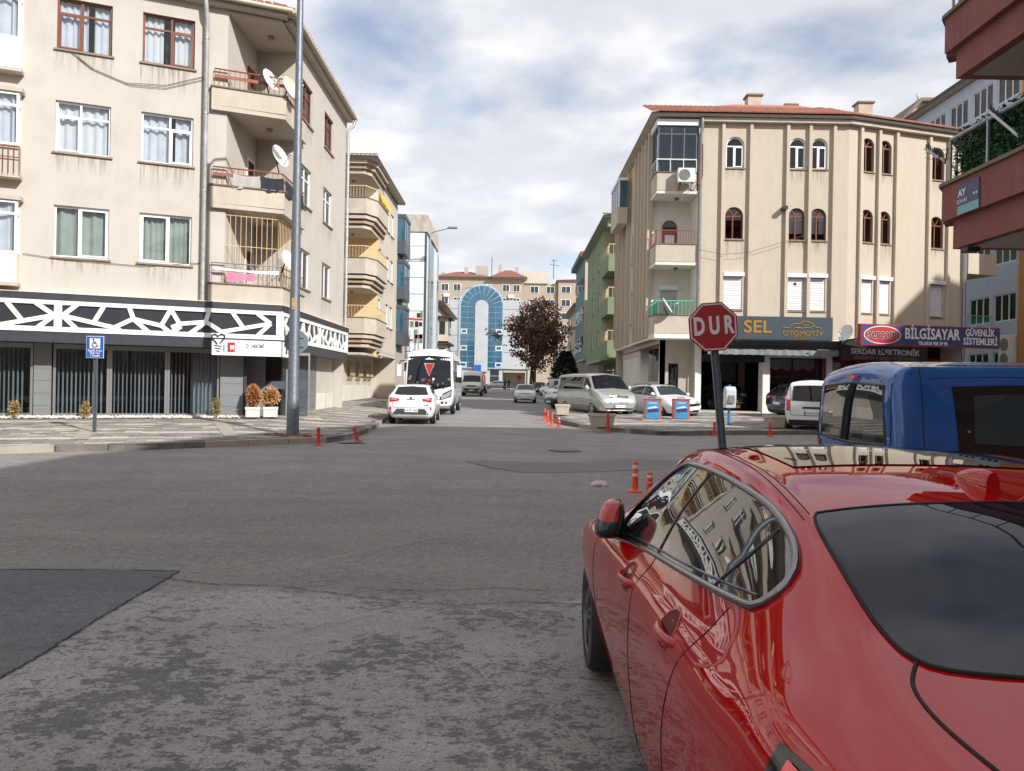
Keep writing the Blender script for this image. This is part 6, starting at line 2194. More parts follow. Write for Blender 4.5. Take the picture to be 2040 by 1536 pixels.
# clothes-line brackets with pegs
for i, (y0, y1, lb_) in enumerate(((12.8, 14.6, 'far'), (10.2, 11.6, 'near'))):
    pa, pb = (at(1903, 335, 12.9), at(1842, 296, 13.2)) if i == 0 else (at(2030, 272, 11.3), at(1968, 220, 11.6))
    cb_ = thing('clothes_bracket', 'white clothes line arm with pegs, %s one on the maroon balcony' % ('left' if i == 0 else 'right'), 'bracket', pa, world_coords=True)
    MB().tube([pa, pb], 0.022, 6).build('arm', 'rail_white', cb_)
    q = MB()
    for k in range(7):
        p = pa.lerp(pb, 0.55 + 0.065 * k)
        q.bx(p.x - 0.008, p.x + 0.008, p.y - 0.01, p.y + 0.01, p.z + 0.0, p.z + 0.09 + 0.02 * (k % 3))
    q.build('pegs', 'sign_navy', cb_)
pa, pb = at(1845, 294, 13.2), at(1970, 222, 11.6)
ln = thing('clothes_line', 'thin clothes lines with dark pegs between the balcony arms', 'clothes line', pa, world_coords=True)
q = MB()
pg = MB()
for j in range(3):
    o = Vector((0.05 * j, 0.12 * j, -0.05 * j))
    pts = [pa.lerp(pb, t / 8) + o - Vector((0, 0, 0.25 * math.sin(math.pi * t / 8))) for t in range(9)]
    q.tube(pts, 0.004, 4)
    for t in (2, 3, 6):
        p = pts[t] + Vector((0, 0, 0))
        pg.bx(p.x - 0.008, p.x + 0.008, p.y - 0.01, p.y + 0.01, p.z - 0.07, p.z + 0.02)
q.build('line', 'cable', ln)
pg.build('pegs', 'letter_dark', ln)
# street name plate
FN = Frame((7.22, 0, 0), (0, -1, 0), (-1, 0, 0))
h0, h1_ = FN.hit(1908, 415, 0.02), FN.hit(1950, 410, 0.02)
zc = 4.86
pl = thing('street_name_plate', 'dark blue street name plate on the maroon balcony edge', 'sign', FN.p(h0[0], 0.02, zc), world_coords=True)
a0, a1 = h0[0], h1_[0]
box('plate', 'sign_streetblue', pl, FN, a0, a1, 0.004, 0.022, 4.60, 5.08)
box('stripe', 'sign_streetteal', pl, FN, a0, a1, 0.0225, 0.026, 4.60, 4.74)
text('lettering', 'AY', 'sign_white', pl, FN.p(a0 + (a1 - a0) * 0.20, 0.025, 4.94), FN.u, (0, 0, 1), 0.16, 0.002, bold=0.004)
text('lettering', 'SOKAK', 'sign_white', pl, FN.p(a0 + (a1 - a0) * 0.22, 0.025, 4.81), FN.u, (0, 0, 1), 0.09, 0.002)
for k in (0.78, 0.9):
    MB().lathe([(0.022, 0), (0.022, 0.004)], FN.p(a0 + (a1 - a0) * k, 0, 4.86) + Vector((-0.028, 0, 0)), 10, axis='x').build('dot', 'sign_white', pl)
for i, p in enumerate((at(1925, 497, 12.5), at(1938, 497, 12.5))):
    o = MB().bx(p.x - 0.05, p.x + 0.05, p.y - 0.12, p.y + 0.08, p.z - 0.05, p.z + 0.03).build('security_camera', 'black_plastic', None, bevel=0.01)
    tag(o, 'small black camera under the maroon balcony, %s of two' % ('left' if i == 0 else 'right'), 'camera')

# tall block further along the crossing street: its shade falls on the sign and shops
nb = thing('apartment_building', 'tall grey block out of view on the right whose shade falls on the shops', 'building', (42, 4, 0.1), world_coords=True)
MB().bx(37.2, 56, -12, 19.4, 0.0, 22.9).build('wall', 'plaster_grey', nb)
for z in range(7):
    for y in (2, 6, 10, 14):
        w = MB().bx(37.12, 37.2, y, y + 1.8, 2 + z * 3.05, 3.5 + z * 3.05).build('window', 'pvc_white', nb)
        MB().bx(37.08, 37.12, y + 0.1, y + 1.7, 2.1 + z * 3.05, 3.4 + z * 3.05).build('pane', 'car_glass', w)

# blocks behind the camera, seen only mirrored in panes and paint
for nm, x0, x1, y0, y1, h, m_ in (('cream block out of view behind us on the left', -28, -10.5, -34, 1.5, 13, 'plaster_cream'), ('grey block out of view closing the street behind us', -30, 34, -84, -70, 15, 'plaster_grey')):
    o = thing('apartment_building', nm, 'building', ((x0 + x1) / 2, (y0 + y1) / 2, 0), world_coords=True)
    MB().bx(x0, x1, y0, y1, -1, h).build('wall', m_, o)
    for z in (4.6, 7.7, 10.6):
        for k in range(6):
            if m_ == 'plaster_cream':
                w = MB().bx(x1, x1 + 0.06, y0 + 3 + k * 5.4, y0 + 5 + k * 5.4, z, z + 1.5).build('window', 'pvc_white', o)
                MB().bx(x1 + 0.06, x1 + 0.08, y0 + 3.1 + k * 5.4, y0 + 4.9 + k * 5.4, z + 0.1, z + 1.4).build('pane', 'car_glass', w)
            w = MB().bx(x0 + 1.2 + k * 2.8, x0 + 2.8 + k * 2.8, y1, y1 + 0.06, z, z + 1.5).build('window', 'pvc_white', o)
            MB().bx(x0 + 1.3 + k * 2.8, x0 + 2.7 + k * 2.8, y1 + 0.06, y1 + 0.08, z + 0.1, z + 1.4).build('pane', 'car_glass', w)
# ------------------------------------------------------------------ vehicles: lofted bodies with panels laid on their skin
def pchip(x, y, xi):
    x, y = np.asarray(x, float), np.asarray(y, float)
    h = np.diff(x)
    d = np.diff(y) / h
    m = np.zeros(len(x))
    for k in range(1, len(x) - 1):
        if d[k - 1] * d[k] > 0:
            w1, w2 = 2 * h[k] + h[k - 1], h[k] + 2 * h[k - 1]
            m[k] = (w1 + w2) / (w1 / d[k - 1] + w2 / d[k])
    m[0], m[-1] = d[0], d[-1]
    i = np.clip(np.searchsorted(x, xi) - 1, 0, len(x) - 2)
    t = (xi - x[i]) / h[i]
    return ((1 + 2 * t) * (1 - t) ** 2 * y[i] + t * (1 - t) ** 2 * h[i] * m[i] + t * t * (3 - 2 * t) * y[i + 1] + t * t * (t - 1) * h[i] * m[i + 1])


def catmull(P, n):
    P = [np.array(p, float) for p in P]
    out = []
    for i in range(len(P) - 1):
        p1, p2 = P[i], P[i + 1]
        p0 = P[i - 1] if i else np.array((-P[1][0], P[1][1]))
        p3 = P[i + 2] if i + 2 < len(P) else np.array((-P[-2][0], P[-2][1]))
        for k in range(n):
            t = k / n
            tau = 0.42
            m1, m2 = tau * (p2 - p0), tau * (p3 - p1)
            out.append((2 * t ** 3 - 3 * t * t + 1) * p1 + (t ** 3 - 2 * t * t + t) * m1 + (-2 * t ** 3 + 3 * t * t) * p2 + (t ** 3 - t * t) * m2)
    out.append(P[-1])
    return out


def loft(rows, sx, sy, sz, nst=5, nr=4, sh=(0.35, 0.62)):
    R = np.array(rows, float)
    R[:, 0] *= sx
    R[:, [1, 3, 5, 7, 9]] *= sz
    R[:, [2, 4, 6, 8]] *= sy
    t = np.arange(len(R))
    ti = np.linspace(0, len(R) - 1, (len(R) - 1) * nst + 1)
    I = np.stack([pchip(t, R[:, c], ti) for c in range(10)], 1)
    verts, rings = [], []
    for (x, zb, ws, zm, wm, zl, wl_, ze, we, zt) in I:
        half = [(0, zb), (ws * 0.8, zb), (ws, zb + (zm - zb) * 0.22), (wm, zm), (wm + (wl_ - wm) * sh[0], zm + (zl - zm) * sh[1]), (wl_, zl),
                ((wl_ + we) / 2 + 0.018 * sy, (zl + ze) / 2), (we, ze), (we * 0.86, ze + (zt - ze) * 0.42), (we * 0.5, ze + (zt - ze) * 0.83), (0, zt)]
        c = catmull(half, nr)
        ring = [(x, p[0], p[1]) for p in c] + [(x, -p[0], p[1]) for p in reversed(c[1:-1])]
        rings.append(ring)
    mb = MB()
    n = len(rings[0])
    for ring in rings:
        verts += ring
    fs = []
    for i in range(len(rings) - 1):
        for k in range(n):
            k2 = (k + 1) % n
            fs.append((i * n + k, (i + 1) * n + k, (i + 1) * n + k2, i * n + k2))
    hn = n // 2
    for base, flip in ((0, False), ((len(rings) - 1) * n, True)):
        for j in range(hn):
            a, b = base + j, base + j + 1
            c, d = base + (n - j - 1) % n if j + 1 <= hn else 0, base + (n - j) % n
            f = [a, b, c, d]
            f2 = []
            for v in f:
                if v not in f2:
                    f2.append(v)
            if len(f2) > 2:
                fs.append(tuple(f2 if not flip else reversed(f2)))
    mb.add(verts, fs)
    return mb


PROJ = {'y+': (lambda u, v: ((u, 4, v), (0, -1, 0))), 'y-': (lambda u, v: ((u, -4, v), (0, 1, 0))), 'x+': (lambda u, v: ((9, u, v), (-1, 0, 0))),
        'x-': (lambda u, v: ((-9, u, v), (1, 0, 0))), 'z': (lambda u, v: ((u, v, 6), (0, 0, -1)))}


def resample(pts, n):
    P = [Vector(p) for p in pts]
    L_ = [0]
    for i in range(len(P) - 1):
        L_.append(L_[-1] + (P[i + 1] - P[i]).length)
    out = []
    for k in range(n):
        s = L_[-1] * k / (n - 1)
        for i in range(len(P) - 1):
            if s <= L_[i + 1] + 1e-9:
                out.append(P[i].lerp(P[i + 1], (s - L_[i]) / max(L_[i + 1] - L_[i], 1e-9)))
                break
        else:
            out.append(P[-1])
    return out


def smooth2(pts, n=8):
    """Catmull-Rom through 2-D points, open curve"""
    P = [Vector(p) for p in pts]
    out = []
    for i in range(len(P) - 1):
        p0, p1, p2, p3 = P[max(i - 1, 0)], P[i], P[i + 1], P[min(i + 2, len(P) - 1)]
        for k in range(n):
            t = k / n
            out.append(0.5 * ((2 * p1) + (p2 - p0) * t + (2 * p0 - 5 * p1 + 4 * p2 - p3) * t * t + (3 * p1 - p0 - 3 * p2 + p3) * t ** 3))
    out.append(P[-1])
    return out


class Skin:
    def __init__(s, mb):
        s.bvh = BVHTree.FromPolygons([Vector(v) for v in mb.v], mb.f)

    def hit(s, u, v, proj, off):
        o, d = PROJ[proj](u, v)
        loc, nor, i, dist = s.bvh.ray_cast(Vector(o), Vector(d))
        if loc is None:
            loc, nor, i, dist = s.bvh.find_nearest(Vector(o) + Vector(d) * (3.2 if proj[0] == 'y' else (6.5 if proj[0] == 'x' else 4.9)))
        if nor.dot(Vector(d)) > 0:
            nor = -nor
        return loc + nor * off

    def patch(s, name, bot, top, proj, mat_, parent, off=0.004, n=18, m=7, thick=0.0, smooth=True, **kw):
        b, t = resample(bot, n), resample(top, n)
        rows = [[s.hit(*(b[i].lerp(t[i], j / (m - 1))), proj, off) for i in range(n)] for j in range(m)]
        mb = MB().grid(rows)
        o = mb.build(name, mat_, parent, smooth=60, fix=False, **kw)
        # face outwards
        me = o.data
        d = Vector(PROJ[proj](0, 0)[1])
        if sum(p.normal.dot(d) for p in me.polygons) > 0:
            me.flip_normals()
        return o

    def line(s, name, pts, proj, r, mat_, parent, off=0.0, n=None, k=6, sm=True, closed=False):
        P = smooth2(pts, 6) if sm else [Vector(p) for p in pts]
        if n:
            P = resample(P, n)
        path = [s.hit(p.x, p.y, proj, off) for p in P]
        if closed:
            path.append(path[0])
        return MB().tube(path, r, k).build(name, mat_, parent, smooth=60)


def wheel(parent, x, y, r, w=0.2, rim='rim_silver', spokes=5, style=0, z=None):
    side = 1 if y > 0 else -1
    z = r if z is None else z
    t = MB()
    t.lathe([(r * 0.70, -w / 2), (r * 0.93, -w / 2), (r, -w / 2 + 0.03), (r, w / 2 - 0.03), (r * 0.93, w / 2), (r * 0.70, w / 2), (r * 0.66, w / 2 - 0.01), (r * 0.6, side * w * 0.12), (0.01, side * w * 0.12)] if side > 0 else [(0.01, -w * 0.12), (r * 0.6, -w * 0.12), (r * 0.66, -w / 2 + 0.01), (r * 0.70, -w / 2), (r * 0.93, -w / 2), (r, -w / 2 + 0.03), (r, w / 2 - 0.03), (r * 0.93, w / 2), (r * 0.70, w / 2)], (x, y, z), 28, axis='y')
    T = t.build('wheel', 'rubber', parent, smooth=40)
    q = MB()
    o = w / 2 * side
    q.lathe([(r * 0.70, o * 0.98), (r * 0.66, o * 0.98), (r * 0.62, o * 0.3)], (x, y, z), 28, axis='y', cap=False)
    q.lathe([(r * 0.16, o * 0.6), (r * 0.15, o * 0.9), (r * 0.02, o * 0.92)], (x, y, z), 14, axis='y', cap=False)
    for k in range(spokes):
        a = 2 * math.pi * k / spokes + 0.3
        for da in ((-0.16, 0.16) if style else (0.0,)):
            wd = 0.035 if style else 0.06
            p0 = Vector((math.cos(a), 0, math.sin(a))) * r * 0.12
            p1 = Vector((math.cos(a + da), 0, math.sin(a + da))) * r * 0.66
            d = (p1 - p0).normalized()
            n = Vector((-d.z, 0, d.x)) * wd / 2
            c = Vector((x, y, z))
            q.hexa([c + v + Vector((0, o * f, 0)) for f in (0.62, 0.92) for v in (p0 - n * 1.2, p1 - n, p1 + n, p0 + n * 1.2)])
    q.build('rim', rim, T, smooth=35)
    return T


def arches(body, ws, r, depth=0.36, half=0.9):
    """cut wheel houses out of a body mesh"""
    mb = MB()
    for (x, z) in ws:
        for s in (1, -1):
            mb.lathe([(r, s * (half - depth)), (r, s * (half + 0.3))], (x, 0, z), 26, axis='y')
    cut = mb.build('cutter', 'black_plastic', None)
    bm_ = body.modifiers.new('b', 'BOOLEAN')
    bm_.object = cut
    bm_.operation = 'DIFFERENCE'
    bm_.solver = 'EXACT'
    dg = bpy.context.evaluated_depsgraph_get()
    dg.update()
    me = bpy.data.meshes.new_from_object(body.evaluated_get(dg))
    body.modifiers.clear()
    old = body.data
    body.data = me
    bpy.data.meshes.remove(old)
    bpy.data.objects.remove(cut)
    b = bmesh.new()
    b.from_mesh(me)
    seen, isl = set(), []
    for v in b.verts:
        if v in seen:
            continue
        st_, grp = [v], []
        seen.add(v)
        while st_:
            x = st_.pop()
            grp.append(x)
            for e_ in x.link_edges:
                y_ = e_.other_vert(x)
                if y_ not in seen:
                    seen.add(y_)
                    st_.append(y_)
        isl.append(grp)
    isl.sort(key=len)
    for grp in isl[:-1]:
        bmesh.ops.delete(b, geom=grp, context='VERTS')
    b.to_mesh(me)
    b.free()
    me.polygons.foreach_set('use_smooth', [True] * len(me.polygons))
    me.set_sharp_from_angle(angle=math.radians(38))


# base bodies in metres: x, z_bottom, w_sill, z_wide, w_wide, z_belt, w_belt, z_edge, w_edge, z_top
HATCH = dict(L=4.28, W=1.76, H=1.46, rows=[
    (-2.14, .36, .58, .58, .72, .78, .70, .90, .60, .92), (-2.10, .30, .66, .60, .80, .92, .78, 1.00, .68, 1.02), (-2.00, .24, .72, .62, .845, .98, .81, 1.05, .70, 1.07),
    (-1.78, .21, .77, .63, .87, 1.02, .815, 1.24, .61, 1.27), (-1.55, .2, .78, .63, .88, 1.02, .815, 1.37, .57, 1.41), (-0.9, .19, .78, .62, .87, .99, .81, 1.41, .58, 1.455),
    (-.2, .19, .78, .62, .87, .97, .81, 1.41, .58, 1.46), (.35, .19, .78, .62, .87, .95, .81, 1.35, .57, 1.40), (.75, .19, .78, .6, .875, .93, .80, 1.15, .64, 1.20),
    (1.12, .2, .78, .6, .88, .92, .79, .97, .70, 1.01), (1.6, .21, .75, .58, .86, .84, .75, .88, .62, .91), (1.95, .24, .66, .54, .78, .72, .68, .77, .52, .80), (2.10, .28, .56, .5, .66, .62, .6, .67, .42, .69), (2.14, .34, .46, .5, .55, .58, .5, .6, .36, .62)],
    side=[([(-1.75, 1.10), (-1.2, 1.05), (-.35, 1.0)], [(-1.70, 1.18), (-1.35, 1.33), (-.35, 1.37)]), ([(-.28, 1.0), (.3, .97), (.86, .95)], [(-.28, 1.37), (.2, 1.33), (.80, 1.02)])],
    fg=([(-.68, .99), (0, 1.03), (.68, .99)], [(-.52, 1.35), (0, 1.40), (.52, 1.35)]), rg=([(-.60, 1.07), (0, 1.05), (.60, 1.07)], [(-.50, 1.33), (0, 1.36), (.50, 1.33)]),
    wx=(1.33, -1.27), wr=.315,
    head=[([(.38, .66), (.62, .64)], [(.40, .74), (.66, .78)])], tail=[([(.44, .84), (.74, .80)], [(.40, .92), (.76, .97)])], fplate=.42, rplate=.50, wind_top=.0)
SEDAN = dict(L=4.5, W=1.78, H=1.45, rows=[
    (-2.25, .38, .58, .6, .70, .78, .68, .88, .58, .90), (-2.2, .3, .66, .6, .8, .92, .77, .98, .68, 1.0), (-1.95, .24, .74, .62, .86, 1.0, .81, 1.05, .72, 1.07), (-1.55, .21, .78, .62, .88, 1.0, .815, 1.08, .68, 1.10),
    (-1.1, .2, .79, .62, .88, 1.0, .81, 1.33, .57, 1.37), (-.6, .19, .79, .62, .875, .98, .81, 1.40, .575, 1.445), (0, .19, .79, .62, .875, .97, .81, 1.40, .575, 1.45), (.4, .19, .79, .6, .875, .95, .80, 1.33, .57, 1.38),
    (.8, .19, .79, .6, .88, .93, .80, 1.13, .64, 1.17), (1.15, .2, .79, .6, .88, .92, .79, .96, .7, .99), (1.65, .21, .76, .58, .865, .84, .75, .87, .62, .89), (2.02, .24, .66, .54, .78, .72, .68, .76, .52, .78), (2.2, .29, .56, .5, .66, .62, .6, .66, .42, .68), (2.25, .35, .46, .5, .54, .58, .5, .6, .36, .62)],
    side=[([(-1.45, 1.07), (-.9, 1.04), (-.25, 1.0)], [(-1.2, 1.24), (-.8, 1.35), (-.25, 1.36)]), ([(-.18, 1.0), (.4, .97), (.9, .95)], [(-.18, 1.36), (.3, 1.31), (.85, 1.02)])],
    fg=([(-.68, .97), (0, 1.01), (.68, .97)], [(-.52, 1.33), (0, 1.38), (.52, 1.33)]), rg=([(-.60, 1.10), (0, 1.12), (.60, 1.10)], [(-.50, 1.31), (0, 1.35), (.50, 1.31)]),
    wx=(1.38, -1.3), wr=.315, head=[([(.36, .65), (.64, .63)], [(.38, .73), (.67, .76)])], tail=[([(.42, .80), (.72, .78)], [(.42, .90), (.74, .93)])], fplate=.42, rplate=.72)
SUV = dict(L=4.6, W=1.88, H=1.70, rows=[
    (-2.3, .45, .62, .7, .76, .95, .74, 1.05, .64, 1.07), (-2.25, .36, .7, .72, .86, 1.08, .82, 1.16, .72, 1.19), (-2.1, .3, .78, .74, .91, 1.14, .86, 1.28, .70, 1.31), (-1.85, .28, .82, .74, .935, 1.16, .865, 1.48, .62, 1.52),
    (-1.5, .27, .83, .72, .935, 1.15, .86, 1.60, .61, 1.65), (-.8, .26, .83, .72, .93, 1.12, .855, 1.64, .62, 1.69), (0, .26, .83, .72, .93, 1.1, .85, 1.64, .62, 1.70), (.45, .26, .83, .7, .93, 1.08, .85, 1.58, .61, 1.64),
    (.85, .26, .83, .7, .935, 1.07, .85, 1.34, .68, 1.39), (1.2, .27, .83, .7, .935, 1.06, .84, 1.11, .75, 1.15), (1.7, .29, .8, .68, .92, .99, .80, 1.03, .68, 1.06), (2.1, .32, .7, .64, .82, .84, .72, .90, .58, .93), (2.25, .38, .6, .6, .7, .72, .64, .78, .48, .8), (2.3, .44, .5, .6, .58, .68, .54, .7, .4, .72)],
    side=[([(-1.95, 1.22), (-1.2, 1.19), (-.3, 1.15)], [(-1.85, 1.40), (-1.4, 1.56), (-.3, 1.60)]), ([(-.22, 1.15), (.4, 1.12), (1.0, 1.09)], [(-.22, 1.60), (.35, 1.55), (.92, 1.16)])],
    fg=([(-.74, 1.13), (0, 1.17), (.74, 1.13)], [(-.56, 1.58), (0, 1.63), (.56, 1.58)]), rg=([(-.66, 1.22), (0, 1.2), (.66, 1.22)], [(-.56, 1.55), (0, 1.58), (.56, 1.55)]),
    wx=(1.4, -1.36), wr=.36, head=[([(.4, .78), (.70, .78)], [(.42, .90), (.74, .92)])], tail=[([(.5, .98), (.8, .96)], [(.5, 1.1), (.82, 1.14)])], fplate=.5, rplate=.75)
VAN = dict(L=4.9, W=1.90, H=1.96, rows=[
    (-2.45, .42, .74, .75, .84, 1.15, .84, 1.60, .76, 1.75), (-2.42, .30, .80, .75, .90, 1.16, .90, 1.75, .80, 1.88), (-2.32, .25, .84, .75, .935, 1.17, .93, 1.82, .79, 1.93), (-1.5, .23, .86, .75, .95, 1.17, .94, 1.84, .79, 1.955), (-.5, .23, .86, .75, .95, 1.17, .94, 1.84, .79, 1.96),
    (.4, .23, .86, .75, .95, 1.17, .94, 1.84, .79, 1.955), (.95, .23, .86, .75, .95, 1.16, .94, 1.80, .77, 1.90), (1.35, .23, .86, .75, .95, 1.15, .93, 1.50, .80, 1.58), (1.72, .24, .86, .74, .95, 1.14, .91, 1.20, .82, 1.25), (2.1, .26, .82, .72, .93, 1.02, .86, 1.06, .74, 1.09), (2.34, .30, .74, .66, .86, .86, .78, .90, .62, .93), (2.43, .36, .66, .6, .76, .74, .7, .78, .52, .80), (2.46, .42, .56, .6, .64, .68, .6, .7, .44, .72)],
    side=[([(-2.15, 1.22), (-.5, 1.22), (.58, 1.22)], [(-2.12, 1.74), (-.5, 1.76), (.58, 1.76)]), ([(.68, 1.22), (1.1, 1.2), (1.45, 1.18)], [(.68, 1.74), (.95, 1.70), (1.35, 1.36)])],
    fg=([(-.82, 1.22), (0, 1.27), (.82, 1.22)], [(-.72, 1.80), (0, 1.87), (.72, 1.80)]), rg=([(-.74, 1.18), (0, 1.18), (.74, 1.18)], [(-.68, 1.70), (0, 1.72), (.68, 1.70)]),
    wx=(1.58, -1.42), wr=.335, head=[([(.52, .80), (.82, .78)], [(.52, .96), (.84, 1.0)])], tail=[([(.76, .78), (.86, .78)], [(.76, 1.15), (.86, 1.15)])], fplate=.50, rplate=.75)
MINIVAN = dict(L=4.16, W=1.80, H=1.77, rows=[
    (-2.08, .40, .72, .7, .80, 1.05, .80, 1.45, .70, 1.58), (-2.05, .28, .77, .7, .86, 1.06, .86, 1.58, .72, 1.70), (-1.95, .24, .80, .7, .885, 1.07, .875, 1.64, .70, 1.745), (-1.2, .22, .81, .7, .90, 1.07, .875, 1.66, .69, 1.77), (-.4, .22, .81, .7, .90, 1.06, .87, 1.66, .69, 1.77),
    (.2, .22, .81, .7, .90, 1.05, .87, 1.62, .68, 1.735), (.6, .22, .81, .68, .90, 1.04, .86, 1.46, .69, 1.53), (1.0, .22, .81, .68, .90, 1.03, .86, 1.14, .76, 1.18), (1.45, .24, .78, .66, .88, .96, .80, 1.0, .70, 1.03), (1.85, .28, .7, .62, .8, .82, .72, .87, .58, .9), (2.03, .33, .6, .58, .68, .7, .62, .74, .46, .76), (2.08, .4, .5, .56, .56, .64, .52, .66, .38, .68)],
    side=[([(-1.7, 1.14), (-1.2, 1.13), (-.55, 1.12)], [(-1.66, 1.56), (-1.2, 1.58), (-.55, 1.58)]), ([(-.45, 1.12), (.2, 1.1), (.85, 1.06)], [(-.45, 1.58), (.15, 1.54), (.72, 1.22)])],
    fg=([(-.72, 1.14), (0, 1.18), (.72, 1.14)], [(-.60, 1.6), (0, 1.66), (.60, 1.6)]), rg=([(-.66, 1.08), (0, 1.06), (.66, 1.08)], [(-.60, 1.55), (0, 1.57), (.60, 1.55)]),
    wx=(1.25, -1.24), wr=.31, head=[([(.44, .74), (.72, .74)], [(.44, .88), (.76, .94)])], tail=[([(.70, .74), (.83, .74)], [(.72, 1.10), (.83, 1.12)])], fplate=.45, rplate=.66)
OLDVAN = dict(L=5.2, W=2.0, H=2.5, rows=[
    (-2.6, .45, .8, .8, .9, 1.3, .9, 2.1, .8, 2.3), (-2.55, .35, .85, .8, .96, 1.3, .96, 2.3, .85, 2.44), (-1.5, .3, .9, .8, 1.0, 1.3, 1.0, 2.36, .86, 2.5), (0, .3, .9, .8, 1.0, 1.3, 1.0, 2.36, .86, 2.5), (1.2, .3, .9, .8, 1.0, 1.3, .99, 2.30, .84, 2.44), (1.6, .3, .9, .8, 1.0, 1.3, .98, 1.96, .86, 2.05),
    (2.0, .32, .9, .8, .98, 1.25, .95, 1.4, .88, 1.46), (2.4, .36, .86, .76, .94, 1.05, .9, 1.12, .80, 1.15), (2.55, .42, .8, .7, .88, .95, .84, 1.0, .7, 1.02), (2.6, .5, .7, .7, .78, .88, .74, .9, .6, .92)],
    side=[([(-2.2, 1.4), (0, 1.4), (.7, 1.4)], [(-2.2, 2.0), (0, 2.0), (.7, 2.0)]), ([(.8, 1.4), (1.4, 1.38), (1.75, 1.38)], [(.8, 2.0), (1.3, 1.95), (1.7, 1.55)])],
    fg=([(-.86, 1.36), (0, 1.40), (.86, 1.36)], [(-.78, 1.98), (0, 2.02), (.78, 1.98)]), rg=([(-.8, 1.4), (0, 1.4), (.8, 1.4)], [(-.76, 2.0), (0, 2.0), (.76, 2.0)]),
    wx=(1.6, -1.5), wr=.35, head=[([(.56, .92), (.82, .92)], [(.56, 1.06), (.82, 1.06)])], tail=[([(.8, .8), (.92, .8)], [(.8, 1.1), (.92, 1.1)])], fplate=.55, rplate=.7)


def mirror_uv(bt):
    return tuple([(-u, v) for u, v in line] for line in bt)


def vehicle(spec, name, label, cat, x, y, yaw, paint, L=None, W=None, H=None, group=None, glass='car_glass', rim='rim_silver', plate='plate_white', ptext=None, z=None,
            mirrors=True, far=False, spokes=5, bumper=None, style=0):
    sx, sy, sz = (L or spec['L']) / spec['L'], (W or spec['W']) / spec['W'], (H or spec['H']) / spec['H']
    root = thing(name, label, cat, (x, y, gz(y) if z is None else z), yaw, group)
    mb = loft(spec['rows'], sx, sy, sz, 4 if far else 6, 3 if far else 4)
    sk = Skin(mb)
    body = mb.build('body', paint, root, smooth=38, fix=True)
    wr = spec['wr'] * sz
    hw = spec['rows'][5][4] * sy
    arches(body, [(spec['wx'][0] * sx, wr), (spec['wx'][1] * sx, wr)], wr * 1.16, 0.34, hw)
    for wx in spec['wx']:
        for s in (1, -1):
            wheel(root, wx * sx, s * (hw - 0.125), wr, 0.21, rim, spokes, style)
    S = lambda bt, a, b: tuple([(u * a, v * b) for u, v in line] for line in bt)
    for bt in spec['side']:
        for pr in ('y+', 'y-'):
            b, t = S(bt, sx, sz)
            w = sk.patch('side_window', b, t, pr, glass, root, n=12 if far else 20)
            if not far:
                ring = resample(b, 10) + resample(list(reversed(t)), 10)
                sk.line('window_seal', ring + [ring[0]], pr, 0.012, 'black_plastic', w, sm=False, off=0.002)
    for key, pr, nm in (('fg', 'x+', 'windscreen'), ('rg', 'x-', 'rear_window')):
        b, t = S(spec[key], sy, sz)
        w = sk.patch(nm, b, t, pr, glass, root, n=13 if far else 21, off=0.006)
        ring = resample(b, 9) + resample(list(reversed(t)), 9)
        sk.line('window_seal', ring + [ring[0]], pr, 0.014, 'black_plastic', w, sm=False, off=0.003)
    for key, pr, nm, m_ in (('head', 'x+', 'headlight', 'lamp_clear'), ('tail', 'x-', 'tail_light', 'lamp_red')):
        for bt in spec[key]:
            b, t = S(bt, sy, sz)
            sk.patch(nm, b, t, pr, m_, root, n=8, off=0.008)
            b, t = mirror_uv((b, t))
            sk.patch(nm, b, t, pr, m_, root, n=8, off=0.008)
    for zz_, pr in ((spec['fplate'] * sz, 'x+'), (spec['rplate'] * sz, 'x-')):
        c = sk.hit(0, zz_, pr, 0.012)
        s = 1 if pr == 'x+' else -1
        p = MB().bx(c.x - 0.008 * s, c.x + 0.012 * s, -0.26, 0.26, c.z - 0.056, c.z + 0.056).build('number_plate', plate, root)
        if not far:
            MB().bx(c.x + 0.0125 * s, c.x + 0.015 * s, *sorted((-s * 0.26, -s * 0.21)), c.z - 0.055, c.z + 0.055).build('plate_band', 'sign_blue', p)
            if ptext:
                text('plate_text', ptext, 'letter_dark', p, (c.x + 0.014 * s, 0.02 * s, c.z), (0, s, 0), (0, 0, 1), 0.085, 0.002, width=0.42)
    # dark lower apron and grille
    e = 0.30 * sy
    sk.patch('grille', [(-e, spec['fplate'] * sz - 0.17), (e, spec['fplate'] * sz - 0.17)], [(-e * 1.2, spec['fplate'] * sz - 0.07), (e * 1.2, spec['fplate'] * sz - 0.07)], 'x+', 'black_plastic', root, n=8, m=3, off=0.006)
    if mirrors:
        mx, mz = spec['side'][-1][0][-1]
        for s in (1, -1):
            c = sk.hit(mx * sx - 0.12, mz * sz + 0.06, 'y+' if s > 0 else 'y-', 0.0)
            m = MB()
            b_ = bmesh.new()
            bmesh.ops.create_icosphere(b_, subdivisions=2, radius=1)
            m.add([(c.x + v.co.x * (0.07 if v.co.x > 0 else 0.04), c.y + s * 0.13 + v.co.y * 0.10, c.z + 0.03 + v.co.z * (0.075 if spec not in (VAN, OLDVAN) else 0.14)) for v in b_.verts], [[v.index for v in f.verts] for f in b_.faces])
            b_.free()
            m.tube([c, (c.x, c.y + s * 0.1, c.z + 0.01)], 0.03, 6)
            m.build('door_mirror', paint, root, smooth=60)
    return root, sk


PI = math.pi
UP, DOWN = PI / 2, -PI / 2


def D(root, sk, bt, proj, mat_, name, both=False, **kw):
    sk.patch(name, bt[0], bt[1], proj, mat_, root, **kw)
    if both:
        b, t = mirror_uv(bt)
        sk.patch(name, b, t, proj, mat_, root, **kw)


